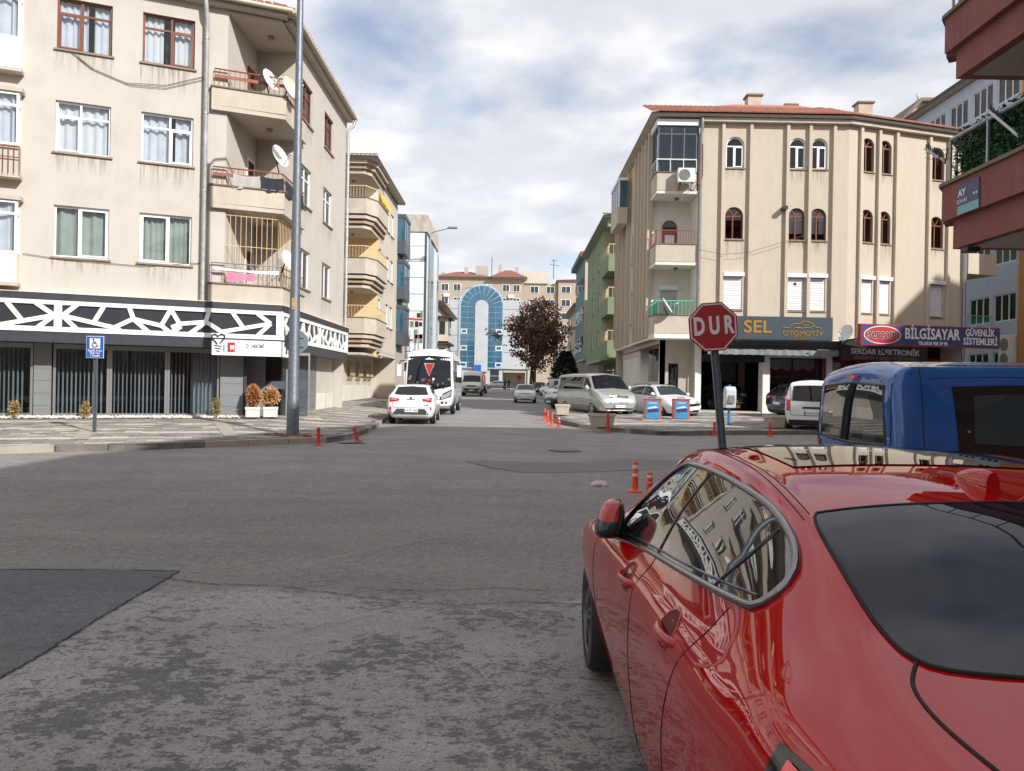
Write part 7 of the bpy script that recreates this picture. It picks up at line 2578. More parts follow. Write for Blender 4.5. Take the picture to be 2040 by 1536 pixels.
# ---- white hatchback, rear towards us
r_, sk = vehicle(HATCH, 'parked_car', 'white hatchback parked at the left kerb with its tail towards us', 'car', -3.72, 29.8, UP + 0.04, 'paint_white', ptext='38 BT 898', rim='rim_silver')
D(r_, sk, ([(-.66, .36), (.66, .36)], [(-.50, .56), (.50, .56)]), 'x-', 'rim_dark', 'rear_apron', off=0.010, n=16, m=4)
D(r_, sk, ([(.70, .52), (.745, .52)], [(.70, .64), (.74, .64)]), 'x-', 'lamp_red', 'reflector', both=True, n=4, m=3, off=0.012)
D(r_, sk, ([(-.16, .885), (.16, .885)], [(-.14, .91), (.14, .91)]), 'x-', 'chrome', 'trim_bar', n=8, m=3, off=0.014)
D(r_, sk, ([(.50, .875), (.70, .87)], [(.50, .91), (.70, .92)]), 'x-', 'lamp_clear', 'reverse_lamp', both=True, n=6, m=3, off=0.014)
for pts in ([(-.62, 1.02), (-.66, .75), (-.6, .62), (0, .6), (.6, .62), (.66, .75), (.62, 1.02)],):
    sk.line('tailgate_gap', pts, 'x-', 0.006, 'gap_black', r_, off=0.0)
text('badge', 'AURIS', 'trim_satin', r_, sk.hit(-.55, .70, 'x-', 0.01), (0, -1, 0), (0, 0, 1), 0.06, 0.003)
MB().lathe([(0.055, 0), (0.055, -0.01), (0.04, -0.012)], sk.hit(0, .95, 'x-', 0.0), 16, axis='x').build('emblem', 'chrome', r_)
MB().tube([(-1.25, 0, 1.45), (-1.45, 0, 1.62)], 0.008, 5).build('aerial', 'black_plastic', r_)

# ---- silver van with chrome grille
r_, sk = vehicle(VAN, 'parked_van', 'silver passenger van with chrome grille on the right corner pavement', 'van', 3.84, 35.3, DOWN + 0.33, 'paint_silver', L=4.9, H=1.96, ptext='38 AKU 191', z=gz(36) + 0.1)
for zc_, hh_ in ((.90, .055), (.96, .0), (.64, .04)):
    if hh_:
        D(r_, sk, ([(-.44, zc_ - hh_), (.44, zc_ - hh_)], [(-.46, zc_ + hh_), (.46, zc_ + hh_)]), 'x+', 'black_plastic', 'grille', off=0.010, n=14, m=4)
for zc_ in (.86, .90, .94, .655, .625):
    sk.line('chrome_bar', [(-.44, zc_), (0, zc_), (.44, zc_)], 'x+', 0.008, 'chrome', r_, off=0.016, sm=False, n=12)
MB().lathe([(0.075, 0), (0.075, 0.014), (0.06, 0.016)], sk.hit(0, .90, 'x+', 0.012), 18, axis='x').build('emblem', 'chrome', r_)
for pr in ('y+', 'y-'):
    sk.line('side_moulding', [(-2.2, .55), (-1.0, .54), (1.0, .54), (2.0, .55)], pr, 0.018, 'paint_silver', r_, off=0.004)
    sk.line('slide_rail', [(-2.2, 1.10), (-1.2, 1.10), (-.55, 1.10)], pr, 0.010, 'gap_black', r_)
    for xx in (.63, 1.55, -.55):
        sk.line('door_gap', [(xx, .35), (xx, .8), (xx, 1.2)], pr, 0.006, 'gap_black', r_, sm=False, n=8)
D(r_, sk, ([(-.60, .33), (.60, .33)], [(-.66, .42), (.66, .42)]), 'x+', 'black_plastic', 'lower_grille', off=0.008, n=14, m=3)
sk.line('bumper_tube', [(-.8, .46), (-.7, .36), (0, .35), (.7, .36), (.8, .46)], 'x+', 0.022, 'chrome', r_, off=0.03)

# ---- white estate with black grille
r_, sk = vehicle(HATCH, 'parked_car', 'white estate car with black winged grille beside the silver van', 'car', 6.72, 34.5, DOWN + 0.35, 'paint_white', L=4.27, H=1.47, ptext='38 ABJ 074', z=gz(33) + 0.14, rim='rim_silver', glass='car_glass_clear')
D(r_, sk, ([(-.62, .58), (0, .52), (.62, .58)], [(-.66, .68), (0, .64), (.66, .68)]), 'x+', 'gloss_black', 'grille', off=0.012, n=16, m=4)
D(r_, sk, ([(-.56, .30), (.56, .30)], [(-.62, .40), (.62, .40)]), 'x+', 'gloss_black', 'lower_grille', off=0.010, n=14, m=3)
q = MB()
c = sk.hit(0, .58, 'x+', 0.02)
q.prism([(c.x, 0, c.z + 0.09), (c.x, 0.055, c.z), (c.x, 0, c.z - 0.09), (c.x, -0.055, c.z)], (0.012, 0, 0))
q.build('emblem', 'chrome', r_)
for s in (1, -1):
    MB().tube([(-1.5, s * 0.56, 1.42), (-1.3, s * 0.57, 1.47), (-.3, s * 0.57, 1.475), (.05, s * 0.56, 1.43)], 0.018, 6).build('roof_rail', 'black_plastic', r_, smooth=60)

# ---- dark car inside the showroom doorway with a yellow plate
r_, sk = vehicle(SUV, 'parked_car', 'black car with yellow plate and studded grille inside the showroom', 'car', 10.75, 39.6, DOWN, 'paint_black', L=4.4, H=1.55, plate='plate_yellow', z=0.70)
D(r_, sk, ([(-.62, .62), (.62, .62)], [(-.58, .86), (.58, .86)]), 'x+', 'gloss_black', 'grille', off=0.010, n=12, m=4)
q = MB()
for i in range(15):
    for j in range(5):
        c = sk.hit(-.52 + i * 0.074 + 0.03 * (j % 2), .64 + j * 0.05, 'x+', 0.012)
        q.lathe([(0.012, 0), (0.004, 0.012)], c, 6, axis='x')
q.build('grille_studs', 'chrome', r_, kind='stuff')
sk.line('chrome_bar', [(-.62, .40), (0, .38), (.62, .40)], 'x+', 0.016, 'chrome', r_, off=0.012)

# ---- navy SUV in front of the shop window
r_, sk = vehicle(SUV, 'parked_car', 'dark navy sport utility car parked behind the white delivery van', 'car', 13.6, 33.6, PI * 0.08, 'paint_navy', L=4.6, H=1.66, z=gz(33.6) + 0.15, rim='rim_dark')
sk.line('arch_trim', [(-1.85, .5), (-1.72, .75), (-1.36, .88), (-1.0, .75), (-.9, .5)], 'y-', 0.03, 'black_plastic', r_)

# ---- white delivery van, rear towards us
r_, sk = vehicle(MINIVAN, 'parked_van', 'white small delivery van with its tail towards us by the hexagonal planter', 'van', 11.1, 28.2, UP - 0.40, 'paint_white', L=4.3, H=1.84, ptext='38 KP 142', z=gz(28) + 0.02)
D(r_, sk, ([(-.74, .28), (.74, .28)], [(-.76, .46), (.76, .46)]), 'x-', 'black_plastic', 'rear_bumper', off=0.02, n=16, m=4)
D(r_, sk, ([(-.34, .84), (.34, .84)], [(-.30, .91), (.30, .91)]), 'x-', 'black_plastic', 'handle_trim', off=0.012, n=10, m=3)
sk.line('tailgate_gap', [(-.70, 1.6), (-.71, 1.1), (-.70, .62), (0, .60), (.70, .62), (.71, 1.1), (.70, 1.6)], 'x-', 0.007, 'gap_black', r_, sm=False, n=40)

# ---- far cars up the street
r_, sk = vehicle(HATCH, 'moving_car', 'old cream white hatchback driving towards us in the middle of the street', 'car', 0.98, 57.4, DOWN, 'paint_offwhite', L=4.0, W=1.66, H=1.38, far=True)
D(r_, sk, ([(-.4, .66), (.4, .66)], [(-.4, .71), (.4, .71)]), 'x+', 'black_plastic', 'grille', off=0.010, n=8, m=3)
r_, sk = vehicle(OLDVAN, 'parked_van', 'white high roof van parked behind the bus', 'van', -3.95, 77.4, DOWN, 'paint_offwhite', far=True)
D(r_, sk, ([(-.84, .42), (.84, .42)], [(-.88, .74), (.88, .74)]), 'x+', 'black_plastic', 'front_bumper', off=0.02, n=10, m=3)
D(r_, sk, ([(-.5, .90), (.5, .90)], [(-.5, 1.04), (.5, 1.04)]), 'x+', 'black_plastic', 'grille', off=0.012, n=8, m=3)
D(r_, sk, ([(.66, .76), (.84, .76)], [(.66, .88), (.84, .88)]), 'x+', 'lamp_amber', 'indicator', both=True, off=0.014, n=4, m=3)
vehicle(SEDAN, 'parked_car', 'dark car parked behind the high roof van', 'car', -3.85, 91, UP, 'paint_black', far=True)
vehicle(SEDAN, 'parked_car', 'silver saloon seen from the side at the end of the street', 'car', -2.6, 133, PI, 'paint_silver', far=True)
proto, _ = vehicle(SEDAN, 'parked_car', 'dark grey car nearest the silver van in the row nosing into the street', 'car', 4.2, 46.5, PI + 0.45, 'paint_black', far=True, group='cars parked along the right side of the street')
G = 'cars parked along the right side of the street'
copy_tree(proto, (4.35, 49.7, gz(49.7)), PI + 0.5, 'slate grey car second from the silver van in the parked row', G, {'paint_black': 'paint_grey'})
copy_tree(proto, (4.55, 53.2, gz(53.2)), 0.5, 'white car third in the parked row with its tail to the street', G, {'paint_black': 'paint_white'})
copy_tree(proto, (4.6, 57.0, gz(57.0)), PI + 0.5, 'silver car fourth in the parked row behind the white one', G, {'paint_black': 'paint_silver'})
copy_tree(proto, (4.3, 82, gz(82)), PI / 2 + 0.3, 'white car far back behind the cream hatchback', G, {'paint_black': 'paint_white'})
copy_tree(proto, (3.2, 90, gz(90)), PI / 2, 'black car far back with dark roof behind the cream hatchback', G)
copy_tree(proto, (4.75, 61.2, gz(61.2)), 0.45, 'pale silver car fifth in the parked row', G, {'paint_black': 'paint_offwhite'})
copy_tree(proto, (4.9, 65.4, gz(65.4)), PI + 0.45, 'dark car sixth and last in the parked row before the grey van', G, {'paint_black': 'paint_navy'})
vehicle(MINIVAN, 'parked_van', 'pale grey windowed van parked across the row under the brown tree', 'van', 5.9, 75, 0.0, 'paint_silver', far=True, H=1.85, L=4.6)
vehicle(VAN, 'parked_van', 'white minibus behind the stone garden wall', 'van', -9.1, 58.2, PI + 0.0, 'paint_white', L=5.4, H=2.5, far=True, z=gz(58) + 0.6)

# ---- bus facing us
BUS = dict(L=8.2, W=2.3, H=3.05, rows=[
    (-4.1, .5, .9, 1.0, 1.0, 1.5, 1.0, 2.5, .95, 2.8), (-4.05, .4, 1.0, 1.0, 1.1, 1.5, 1.1, 2.75, 1.02, 2.95), (-3.5, .35, 1.05, 1.0, 1.15, 1.5, 1.15, 2.82, 1.03, 3.03), (0, .35, 1.05, 1.0, 1.15, 1.5, 1.15, 2.82, 1.03, 3.05), (3.2, .35, 1.05, 1.0, 1.15, 1.5, 1.15, 2.80, 1.03, 3.03), (3.75, .35, 1.04, 1.0, 1.14, 1.5, 1.13, 2.70, 1.02, 2.90),
    (3.95, .36, 1.02, 1.0, 1.12, 1.5, 1.10, 2.40, 1.0, 2.52), (4.03, .38, 1.0, 1.0, 1.10, 1.5, 1.08, 1.95, 1.0, 2.0), (4.08, .42, .95, .9, 1.05, 1.2, 1.04, 1.45, .96, 1.5), (4.1, .5, .85, .8, .95, 1.0, .93, 1.12, .82, 1.15)],
    side=[([(-3.8, 1.5), (0, 1.5), (3.3, 1.5)], [(-3.8, 2.5), (0, 2.52), (3.3, 2.5)]), ([(3.38, 1.2), (3.55, 1.2), (3.72, 1.25)], [(3.38, 2.48), (3.5, 2.46), (3.62, 2.4)])],
    fg=([(-1.0, 1.30), (0, 1.10), (1.0, 1.30)], [(-.96, 2.62), (0, 2.68), (.96, 2.62)]), rg=([(-.8, 1.7), (0, 1.7), (.8, 1.7)], [(-.8, 2.5), (0, 2.5), (.8, 2.5)]),
    wx=(2.55, -2.3), wr=.42, head=[([(.55, .70), (.98, .86)], [(.58, .86), (1.02, 1.12)])], tail=[([(.8, .9), (1.0, .9)], [(.8, 1.3), (1.0, 1.3)])], fplate=.50, rplate=.7)
r_, sk = vehicle(BUS, 'parked_bus', 'white coach bus parked facing us with pennant behind its windscreen', 'bus', -3.85, 38.9, DOWN + 0.02, 'paint_white', rim='rim_silver', mirrors=False, glass='car_glass', ptext=None)
D(r_, sk, ([(.50, .66), (1.02, .82)], [(.50, .90), (1.05, 1.18)]), 'x+', 'gloss_black', 'lamp_surround', both=True, off=0.005, n=8, m=4)
for s in (1, -1):
    MB().lathe([(0.06, 0), (0.06, 0.02), (0.01, 0.03)], sk.hit(s * .62, .56, 'x+', 0.0), 12, axis='x').build('fog_lamp', 'black_plastic', r_)
    MB().lathe([(0.05, 0), (0.05, 0.02), (0.01, 0.03)], sk.hit(s * .80, .56, 'x+', 0.0), 12, axis='x').build('fog_lamp', 'black_plastic', r_)
    y0 = s * 1.10
    MB().tube([(3.75, y0, 2.45), (4.05, y0 + s * 0.2, 2.42), (4.12, y0 + s * 0.26, 2.2)], 0.03, 6).build('mirror_arm', 'black_plastic', r_, smooth=60)
    m = MB().bx(4.0, 4.14, min(y0 + s * 0.16, y0 + s * 0.36), max(y0 + s * 0.16, y0 + s * 0.36), 1.72, 2.26).build('door_mirror', 'paint_white', r_, bevel=0.03)
    MB().lathe([(0.025, 0), (0.025, 0.02)], (3.80, s * 0.75, 2.93), 8, axis='x').build('marker_lamp', 'black_plastic', r_)
q = MB()
for i in range(7):
    c = sk.hit(-.75 + i * 0.23, 1.34 + 0.05 * ((i * 7) % 5), 'x+', 0.012)
    q.bx(c.x, c.x + 0.006, c.y - 0.035, c.y + 0.035, c.z - 0.03, c.z + 0.04 + 0.02 * (i % 3))
q.build('dashboard_items', 'letters_dim', r_, kind='stuff')
pts = [sk.hit(u, v, 'x+', 0.012) for u, v in ((-.22, 2.32), (.22, 2.32), (0, 1.75))]
MB().prism([(p.x, p.y, p.z) for p in pts], (0.006, 0, 0)).build('pennant', 'sign_red', r_)
q = MB()
q.tube([Vector(p) + Vector((0.008, 0, 0)) for p in (pts + pts[:1])], 0.016, 5)
q.build('pennant_edge', 'reflector', r_)
for u, v, m_ in ((-.88, 1.62, 'gold'), (-.84, 1.72, 'letters_dim'), (.9, 1.62, 'gold'), (.02, 1.55, 'sign_red'), (-.2, 1.6, 'sign_red'), (.2, 1.62, 'sign_white')):
    c = sk.hit(u, v, 'x+', 0.012)
    MB().bx(c.x, c.x + 0.006, c.y - 0.05, c.y + 0.05, c.z - 0.05, c.z + 0.05).build('ornament', m_, r_)
for u0, u1 in ((-.6, -.05), (.7, .1)):
    sk.line('wiper', [(u0, 1.20), (u1, 1.36)], 'x+', 0.012, 'gloss_black', r_, off=0.02, sm=False, n=5)
MB().bx(-1.2, -.2, -.5, .5, 3.04, 3.16).build('roof_hatch', 'paint_white', r_, bevel=0.03)
for xx in (-2.2, -.6, 1.0, 2.4):
    for pr in ('y+', 'y-'):
        sk.line('window_pillar', [(xx, 1.5), (xx, 2.5)], pr, 0.02, 'gloss_black', r_, off=0.006, sm=False, n=4)
# ================================================================== BLUE VAN NEAR US (right side towards the camera)
BX, BY, BH = 5.53, 7.65, 1.90
NEARVAN = dict(L=4.3, W=1.84, H=1.86, rows=[
    (-2.15, .40, .70, .7, .80, 1.05, .80, 1.42, .70, 1.50), (-2.13, .30, .76, .7, .86, 1.06, .86, 1.60, .76, 1.71), (-2.07, .25, .80, .7, .90, 1.07, .90, 1.69, .78, 1.79), (-1.95, .23, .82, .7, .915, 1.08, .905, 1.74, .77, 1.835), (-1.5, .22, .83, .7, .92, 1.08, .905, 1.74, .72, 1.85), (-.4, .22, .83, .7, .92, 1.07, .90, 1.75, .72, 1.86),
    (.3, .22, .83, .7, .92, 1.06, .90, 1.71, .71, 1.82), (.7, .22, .83, .68, .92, 1.05, .89, 1.50, .72, 1.58), (1.05, .22, .83, .68, .92, 1.04, .89, 1.16, .78, 1.21), (1.5, .24, .80, .66, .90, .98, .83, 1.02, .72, 1.05), (1.9, .28, .72, .62, .82, .84, .74, .89, .6, .92), (2.1, .33, .62, .58, .70, .72, .64, .76, .48, .78), (2.15, .4, .52, .56, .58, .66, .54, .68, .4, .70)],
    side=[], fg=([(-.74, 1.16), (0, 1.20), (.74, 1.16)], [(-.62, 1.66), (0, 1.72), (.62, 1.66)]), rg=([(-.72, 1.06), (0, 1.04), (.72, 1.06)], [(-.64, 1.60), (0, 1.63), (.64, 1.60)]),
    wx=(1.3, -1.28), wr=.32, head=[([(.46, .78), (.74, .78)], [(.46, .92), (.78, .98)])], tail=[([(.74, .74), (.86, .74)], [(.76, 1.02), (.86, 1.02)])], fplate=.47, rplate=.68)
bv, sk = vehicle(NEARVAN, 'parked_van', 'metallic blue van with black side window parked beyond the red car', 'van', BX, BY, 0.0, 'paint_blue', H=1.86, mirrors=False, z=gz(7.5) + 0.10, glass='car_glass_mirror')
for pr in ('y-', 'y+'):
    w = sk.patch('side_window', [(-1.60, .98), (-1.0, .96), (-.12, .94)], [(-1.60, 1.60), (-1.0, 1.62), (-.12, 1.62)], pr, 'gloss_black', bv, n=30, m=10, off=0.006)
    sk.patch('window_pane', [(-1.46, 1.10), (-1.0, 1.08), (-.52, 1.08)], [(-1.42, 1.52), (-1.0, 1.54), (-.50, 1.54)], pr, 'car_glass_clear', w, n=20, m=8, off=0.011)
    for u, v in ((-.47, 1.50), (-.46, 1.14), (-1.50, 1.2)):
        c = sk.hit(u, v, pr, 0.012)
        MB().lathe([(0.014, 0), (0.012, -0.006 if pr == 'y-' else 0.006)], c, 10, axis='y').build('rivet', 'chrome', w)
    w2 = sk.patch('front_side_window', [(-.06, .96), (.5, .98), (1.0, 1.06)], [(-.06, 1.62), (.3, 1.58), (.86, 1.24)], pr, 'gloss_black', bv, n=24, m=8, off=0.006)
    sk.patch('window_pane', [(.06, 1.08), (.4, 1.08), (.84, 1.10)], [(.06, 1.54), (.3, 1.50), (.74, 1.24)], pr, 'car_glass_clear', w2, n=16, m=8, off=0.011)
    sk.line('body_gap', [(-1.88, 1.76), (-1.89, 1.5), (-1.90, 1.1), (-1.86, .6), (-1.7, .3)], pr, 0.006, 'gap_black', bv)
    sk.line('door_gap', [(-.09, .3), (-.09, 1.0), (-.09, 1.66)], pr, 0.005, 'gap_black', bv, sm=False, n=12)
    sk.line('roof_swage', [(-1.8, 1.68), (-1.0, 1.70), (.2, 1.68)], pr, 0.009, 'paint_blue', bv, off=0.0)
    sk.line('door_head_gap', [(-.10, 1.64), (.0, 1.69), (.4, 1.66), (.8, 1.36)], pr, 0.006, 'gap_black', bv)
D(bv, sk, ([(-.13, 1.675), (.13, 1.675)], [(-.12, 1.705), (.12, 1.705)]), 'x-', 'lamp_red', 'brake_light', off=0.008, n=8, m=3)
for pts in ([(-.76, 1.70), (-.80, 1.2), (-.80, .6), (0, .5), (.80, .6), (.80, 1.2), (.76, 1.70)],):
    sk.line('tailgate_gap', pts, 'x-', 0.006, 'gap_black', bv, sm=False, n=40)
MB().tube([(-1.55, .3, 1.85), (-1.75, .3, 2.0)], 0.008, 5).build('aerial', 'black_plastic', bv)

# ================================================================== RED CAR BESIDE THE CAMERA
RX_, RY_, RZ_ = 1.345, 4.50, 0.055          # centre line, front axle, ground under it
red_rows = [
    (-3.70, .38, .56, .56, .68, .78, .66, .88, .52, .90), (-3.67, .30, .64, .58, .77, .88, .72, .96, .58, .98), (-3.58, .26, .71, .60, .83, .95, .77, 1.03, .64, 1.045), (-3.45, .24, .75, .62, .835, .985, .785, 1.06, .68, 1.08), (-3.2, .22, .79, .64, .868, 1.01, .815, 1.10, .68, 1.125),
    (-2.95, .20, .81, .64, .892, 1.02, .835, 1.155, .645, 1.185), (-2.70, .19, .82, .62, .90, 1.02, .825, 1.245, .605, 1.28), (-2.45, .18, .83, .61, .895, 1.015, .815, 1.315, .585, 1.355), (-2.0, .17, .83, .59, .885, 1.00, .805, 1.375, .58, 1.415), (-1.55, .17, .83, .58, .88, .985, .80, 1.390, .58, 1.435), (-1.2, .17, .83, .58, .88, .975, .80, 1.365, .57, 1.41),
    (-.85, .17, .83, .58, .885, .96, .80, 1.25, .60, 1.30), (-.45, .18, .83, .58, .89, .945, .79, 1.04, .68, 1.085), (-.15, .19, .82, .58, .895, .925, .78, .95, .69, .985), (.2, .21, .81, .58, .89, .885, .76, .91, .64, .94), (.5, .23, .75, .55, .85, .80, .70, .83, .56, .86), (.72, .27, .64, .5, .75, .69, .62, .73, .48, .76), (.82, .32, .5, .5, .62, .62, .52, .65, .4, .67), (.85, .38, .42, .5, .5, .58, .44, .6, .34, .62)]
red = thing('parked_car', 'glossy red fastback car parked in the right foreground', 'car', (RX_, RY_, RZ_), UP)
rmb = loft(red_rows, 1, 1, 1, 10, 6, (0.06, 0.70))
rs = Skin(rmb)
rbody = rmb.build('body', 'paint_red', red, smooth=50)
arches(rbody, [(0, .318)], .352, 0.40, .885)
arches(rbody, [(-2.67, .335)], .40, 0.40, .885)
rbody.data.set_sharp_from_angle(angle=math.radians(42))
for x in (0, -2.67):
    for s in (1, -1):
        wheel(red, x, s * 0.772, .320, 0.225, 'rim_dark', 5, 1)
for pr in ('y+', 'y-'):
    bot = [(-2.68, 1.165), (-2.645, 1.122), (-2.52, 1.104), (-2.0, 1.052), (-1.3, .985), (-.68, .912)]
    top = [(-2.68, 1.165), (-2.655, 1.215), (-2.52, 1.272), (-2.28, 1.320), (-1.9, 1.345), (-1.5, 1.345), (-1.25, 1.315), (-.98, 1.18), (-.68, .912)]
    bs, ts = smooth2(bot, 6), smooth2(top, 6)
    G = rs.patch('side_glass', bs, ts, pr, 'car_glass_mirror', red, n=70, m=14, off=0.004)
    ring = bs + list(reversed(ts))[1:]
    rs.line('window_trim', ring + ring[1:3], pr, 0.0115, 'trim_satin', G, sm=False, n=130, off=0.005, k=8)
    rs.line('rubber_seal', [(-2.62, 1.14), (-2.5, 1.127), (-2.0, 1.075), (-1.3, 1.008), (-.80, .950)], pr, 0.005, 'gloss_black', G, off=0.004)
    for pts in ([(-1.62, 1.03), (-1.66, 1.18), (-1.72, 1.335)], [(-2.34, 1.085), (-2.42, 1.18), (-2.46, 1.275)]):
        rs.line('pillar_seal', pts, pr, 0.006, 'gloss_black', G, off=0.004)
    for pts in ([(-.56, .925), (-.44, .85), (-.40, .6), (-.44, .28)], [(-1.60, 1.01), (-1.57, .85), (-1.55, .6), (-1.56, .26)], [(-2.52, 1.085), (-2.44, .93), (-2.30, .72), (-2.22, .5), (-2.20, .3)]):
        rs.line('door_gap', pts, pr, 0.0022, 'gap_line', red)
    rs.line('sill_gap', [(-2.2, .27), (-1.4, .25), (-.44, .26)], pr, 0.0022, 'gap_line', red)
    rs.line('sill_strip', [(-2.28, .20), (-1.4, .19), (-.4, .20)], pr, 0.02, 'black_plastic', red)
    for hx, hz in ((-1.40, .885), (-2.20, .925)):
        # flat cup disc with the hollow's shade in its colour, bowed grip across
        cup = []
        for k in range(25):
            t = 2 * PI * k / 24
            cup.append((hx + 0.088 * math.cos(t), hz + 0.054 * math.sin(t)))
        P_ = [rs.hit(u, v, pr, 0.0018) for u, v in cup[:-1]]
        c = rs.hit(hx, hz, pr, 0.0016)
        q = MB()
        q.add([c] + P_, [(0, 1 + k, 1 + (k + 1) % 24) for k in range(24)])
        H_ = q.build('handle_cup', 'paint_red_shaded', red)
        rs.line('cup_rim', cup, pr, 0.004, 'paint_red', H_, sm=False)
        s = 1 if pr == 'y+' else -1
        pa, pb = rs.hit(hx - 0.125, hz + 0.002, pr, -0.016), rs.hit(hx + 0.115, hz - 0.004, pr, -0.016)
        pts = [pa.lerp(pb, t) + Vector((0, s * (0.036 * math.sin(PI * t) ** 0.5), 0)) for t in [k / 12 for k in range(13)]]
        h = MB().tube(pts, [0.008] + [0.016] * 11 + [0.008], 10).build('door_handle', 'paint_red', red, smooth=60)
    # flared swage along the flank
    rs.line('headlight_tip', [(.46, .70), (.56, .68), (.64, .66)], pr, 0.03, 'lamp_clear', red, off=-0.01)
    # tail light wrapping round the corner
    rs.patch('tail_light', [(-3.60, .74), (-3.38, .80), (-3.09, .95)], [(-3.60, .975), (-3.38, 1.003), (-3.09, 1.0)], pr, 'gloss_black', red, n=14, m=6, off=0.004)
    rs.patch('tail_light_element', [(-3.60, .85), (-3.4, .89), (-3.14, .96)], [(-3.60, .945), (-3.4, .98), (-3.14, .988)], pr, 'lamp_red_bright', red, n=12, m=4, off=0.010)
for s in (1, -1):
    rs.patch('tail_light', [(s * .40, .80), (s * .62, .79), (s * .74, .80)], [(s * .40, .90), (s * .62, .925), (s * .74, .945)], 'x-', 'gloss_black', red, n=14, m=6, off=0.004)
    rs.patch('tail_light_element', [(s * .42, .845), (s * .62, .83), (s * .74, .83)], [(s * .42, .885), (s * .62, .885), (s * .74, .885)], 'x-', 'lamp_red_bright', red, n=12, m=4, off=0.010)
hb = [(-2.78, -.588), (-2.95, -.592), (-3.05, -.578), (-3.10, -.51), (-3.135, -.3), (-3.15, 0)]
ht = [(-2.78, -.588), (-2.6, -.572), (-2.50, -.55), (-2.475, -.50), (-2.46, -.3), (-2.45, 0)]
bb_ = smooth2(hb + [(x, -y) for x, y in reversed(hb[:-1])], 5)
tt_ = smooth2(ht + [(x, -y) for x, y in reversed(ht[:-1])], 5)
rg = rs.patch('rear_window', bb_, tt_, 'z', 'car_glass_rear', red, n=60, m=16, off=0.004)
ring = bb_ + list(reversed(tt_))[1:]
rs.line('window_seal', ring, 'z', 0.0045, 'gap_black', rg, sm=False, off=0.003, n=120)
rs.patch('windscreen', [(-.62, -.62), (-.50, 0), (-.62, .62)], [(-1.22, -.50), (-1.16, 0), (-1.22, .50)], 'z', 'car_glass', red, n=24, m=10, off=0.004)
rs.patch('sunroof', [(-2.02, -.43), (-2.03, 0), (-2.02, .43)], [(-1.27, -.42), (-1.25, 0), (-1.27, .42)], 'z', 'car_glass_mirror', red, n=24, m=10, off=0.004)
for s in (1, -1):
    rs.line('roof_ditch', [(-2.48, s * .558), (-2.0, s * .535), (-1.5, s * .53), (-1.2, s * .52)], 'z', 0.0022, 'gap_line', red)
    rs.line('roof_ditch', [(-2.50, s * .578), (-2.0, s * .556), (-1.5, s * .552), (-1.2, s * .545)], 'z', 0.002, 'gap_line', red)
    rs.line('trunk_gap', [(-3.06, s * .578), (-3.13, s * .62), (-3.22, s * .63), (-3.34, s * .615), (-3.5, s * .58)], 'z', 0.0042, 'gap_line', red)
    rs.line('spoiler_edge', [(-3.42, s * .56), (-3.48, s * .40), (-3.51, s * .2), (-3.52, 0)], 'z', 0.012, 'paint_red', red, off=0.004)
# shark-fin aerial
q = MB()
rows = []
for i in range(11):
    t = i / 10
    x = -2.36 + 0.19 * t
    zt = rs.hit(x, 0, 'z', 0).z
    h = 0.058 * (math.sin(PI * (0.5 - 0.5 * t)) ** 0.9) if t > 0.0 else 0.056
    w = 0.026 * (math.sin(PI * min(1, 0.22 + t * 0.78))) ** 0.6
    rows.append([(x + 0.0, w * math.cos(PI * k / 8), zt - 0.004 + (h + 0.004) * math.sin(PI * k / 8) ** 0.55) for k in range(9)])
q.grid(rows)
q.add(rows[0], [tuple(range(9))])
q.build('roof_aerial', 'paint_red', red, smooth=50)
# door mirrors
for s in (1, -1):
    c = Vector((-.82, s * 0.865, 1.02))
    f = lambda k, pw: math.copysign(abs(k) ** pw, k)
    rows = []
    for i in range(17):
        ph = -PI / 2 + PI * i / 16
        z, rr_ = f(math.sin(ph), 0.75), abs(math.cos(ph)) ** 0.6
        rows.append([(c.x + f(math.cos(t), 0.7) * rr_ * 0.105 + 0.02 * z, c.y + f(math.sin(t), 0.75) * rr_ * (0.058 - 0.012 * z) - s * 0.022 * z, c.z + z * 0.088) for t in [2 * PI * k / 28 for k in range(29)]])
    Mr = MB().grid(rows[8:]).build('door_mirror', 'paint_red', red, smooth=60)
    MB().grid(rows[:9]).build('mirror_base', 'gloss_black', Mr, smooth=60)
    k0 = 15 if s > 0 else 1
    MB().grid([[Vector(p) + Vector((0, -s * 0.008, 0)) for p in r[k0:k0 + 13]] for r in rows[2:15]]).build('mirror_glass', 'gloss_black', Mr, smooth=60)
    MB().tube([(c.x - 0.0, c.y - s * 0.06, c.z - 0.05), (-.70, s * 0.80, .985)], [0.03, 0.035], 8).build('mirror_arm', 'gloss_black', Mr, smooth=60)
# ================================================================== STREET FURNITURE
# ---- tall lamp post on the left corner
g = ground(583, 862, 0.22)
LPX, LPY = g.x, g.y
zb = hL(LPX, LPY)
lp = thing('street_lamp', 'tall galvanised lamp post standing on the left corner pavement', 'street lamp', (LPX, LPY, zb), world_coords=True)
MB().lathe([(0.165, 0), (0.155, 0.9), (0.150, 0.92), (0.118, 5.0), (0.08, 11.6)], (LPX, LPY, zb), 12).build('post', 'galvanised', lp, smooth=50)
MB().lathe([(0.30, -0.02), (0.30, 0.02), (0.17, 0.03)], (LPX, LPY, zb), 12).build('base_plate', 'rail_rust', lp)
MB().tube([(LPX, LPY, zb + 11.5), (LPX + 0.15, LPY + 0.1, zb + 11.75), (LPX + 1.5, LPY + 0.7, zb + 12.0)], 0.04, 8).build('arm', 'galvanised', lp, smooth=60)
MB().bx(LPX + 1.4, LPX + 2.0, LPY + 0.6, LPY + 0.9, zb + 11.95, zb + 12.08).build('lantern', 'alu_grey', lp, bevel=0.03)
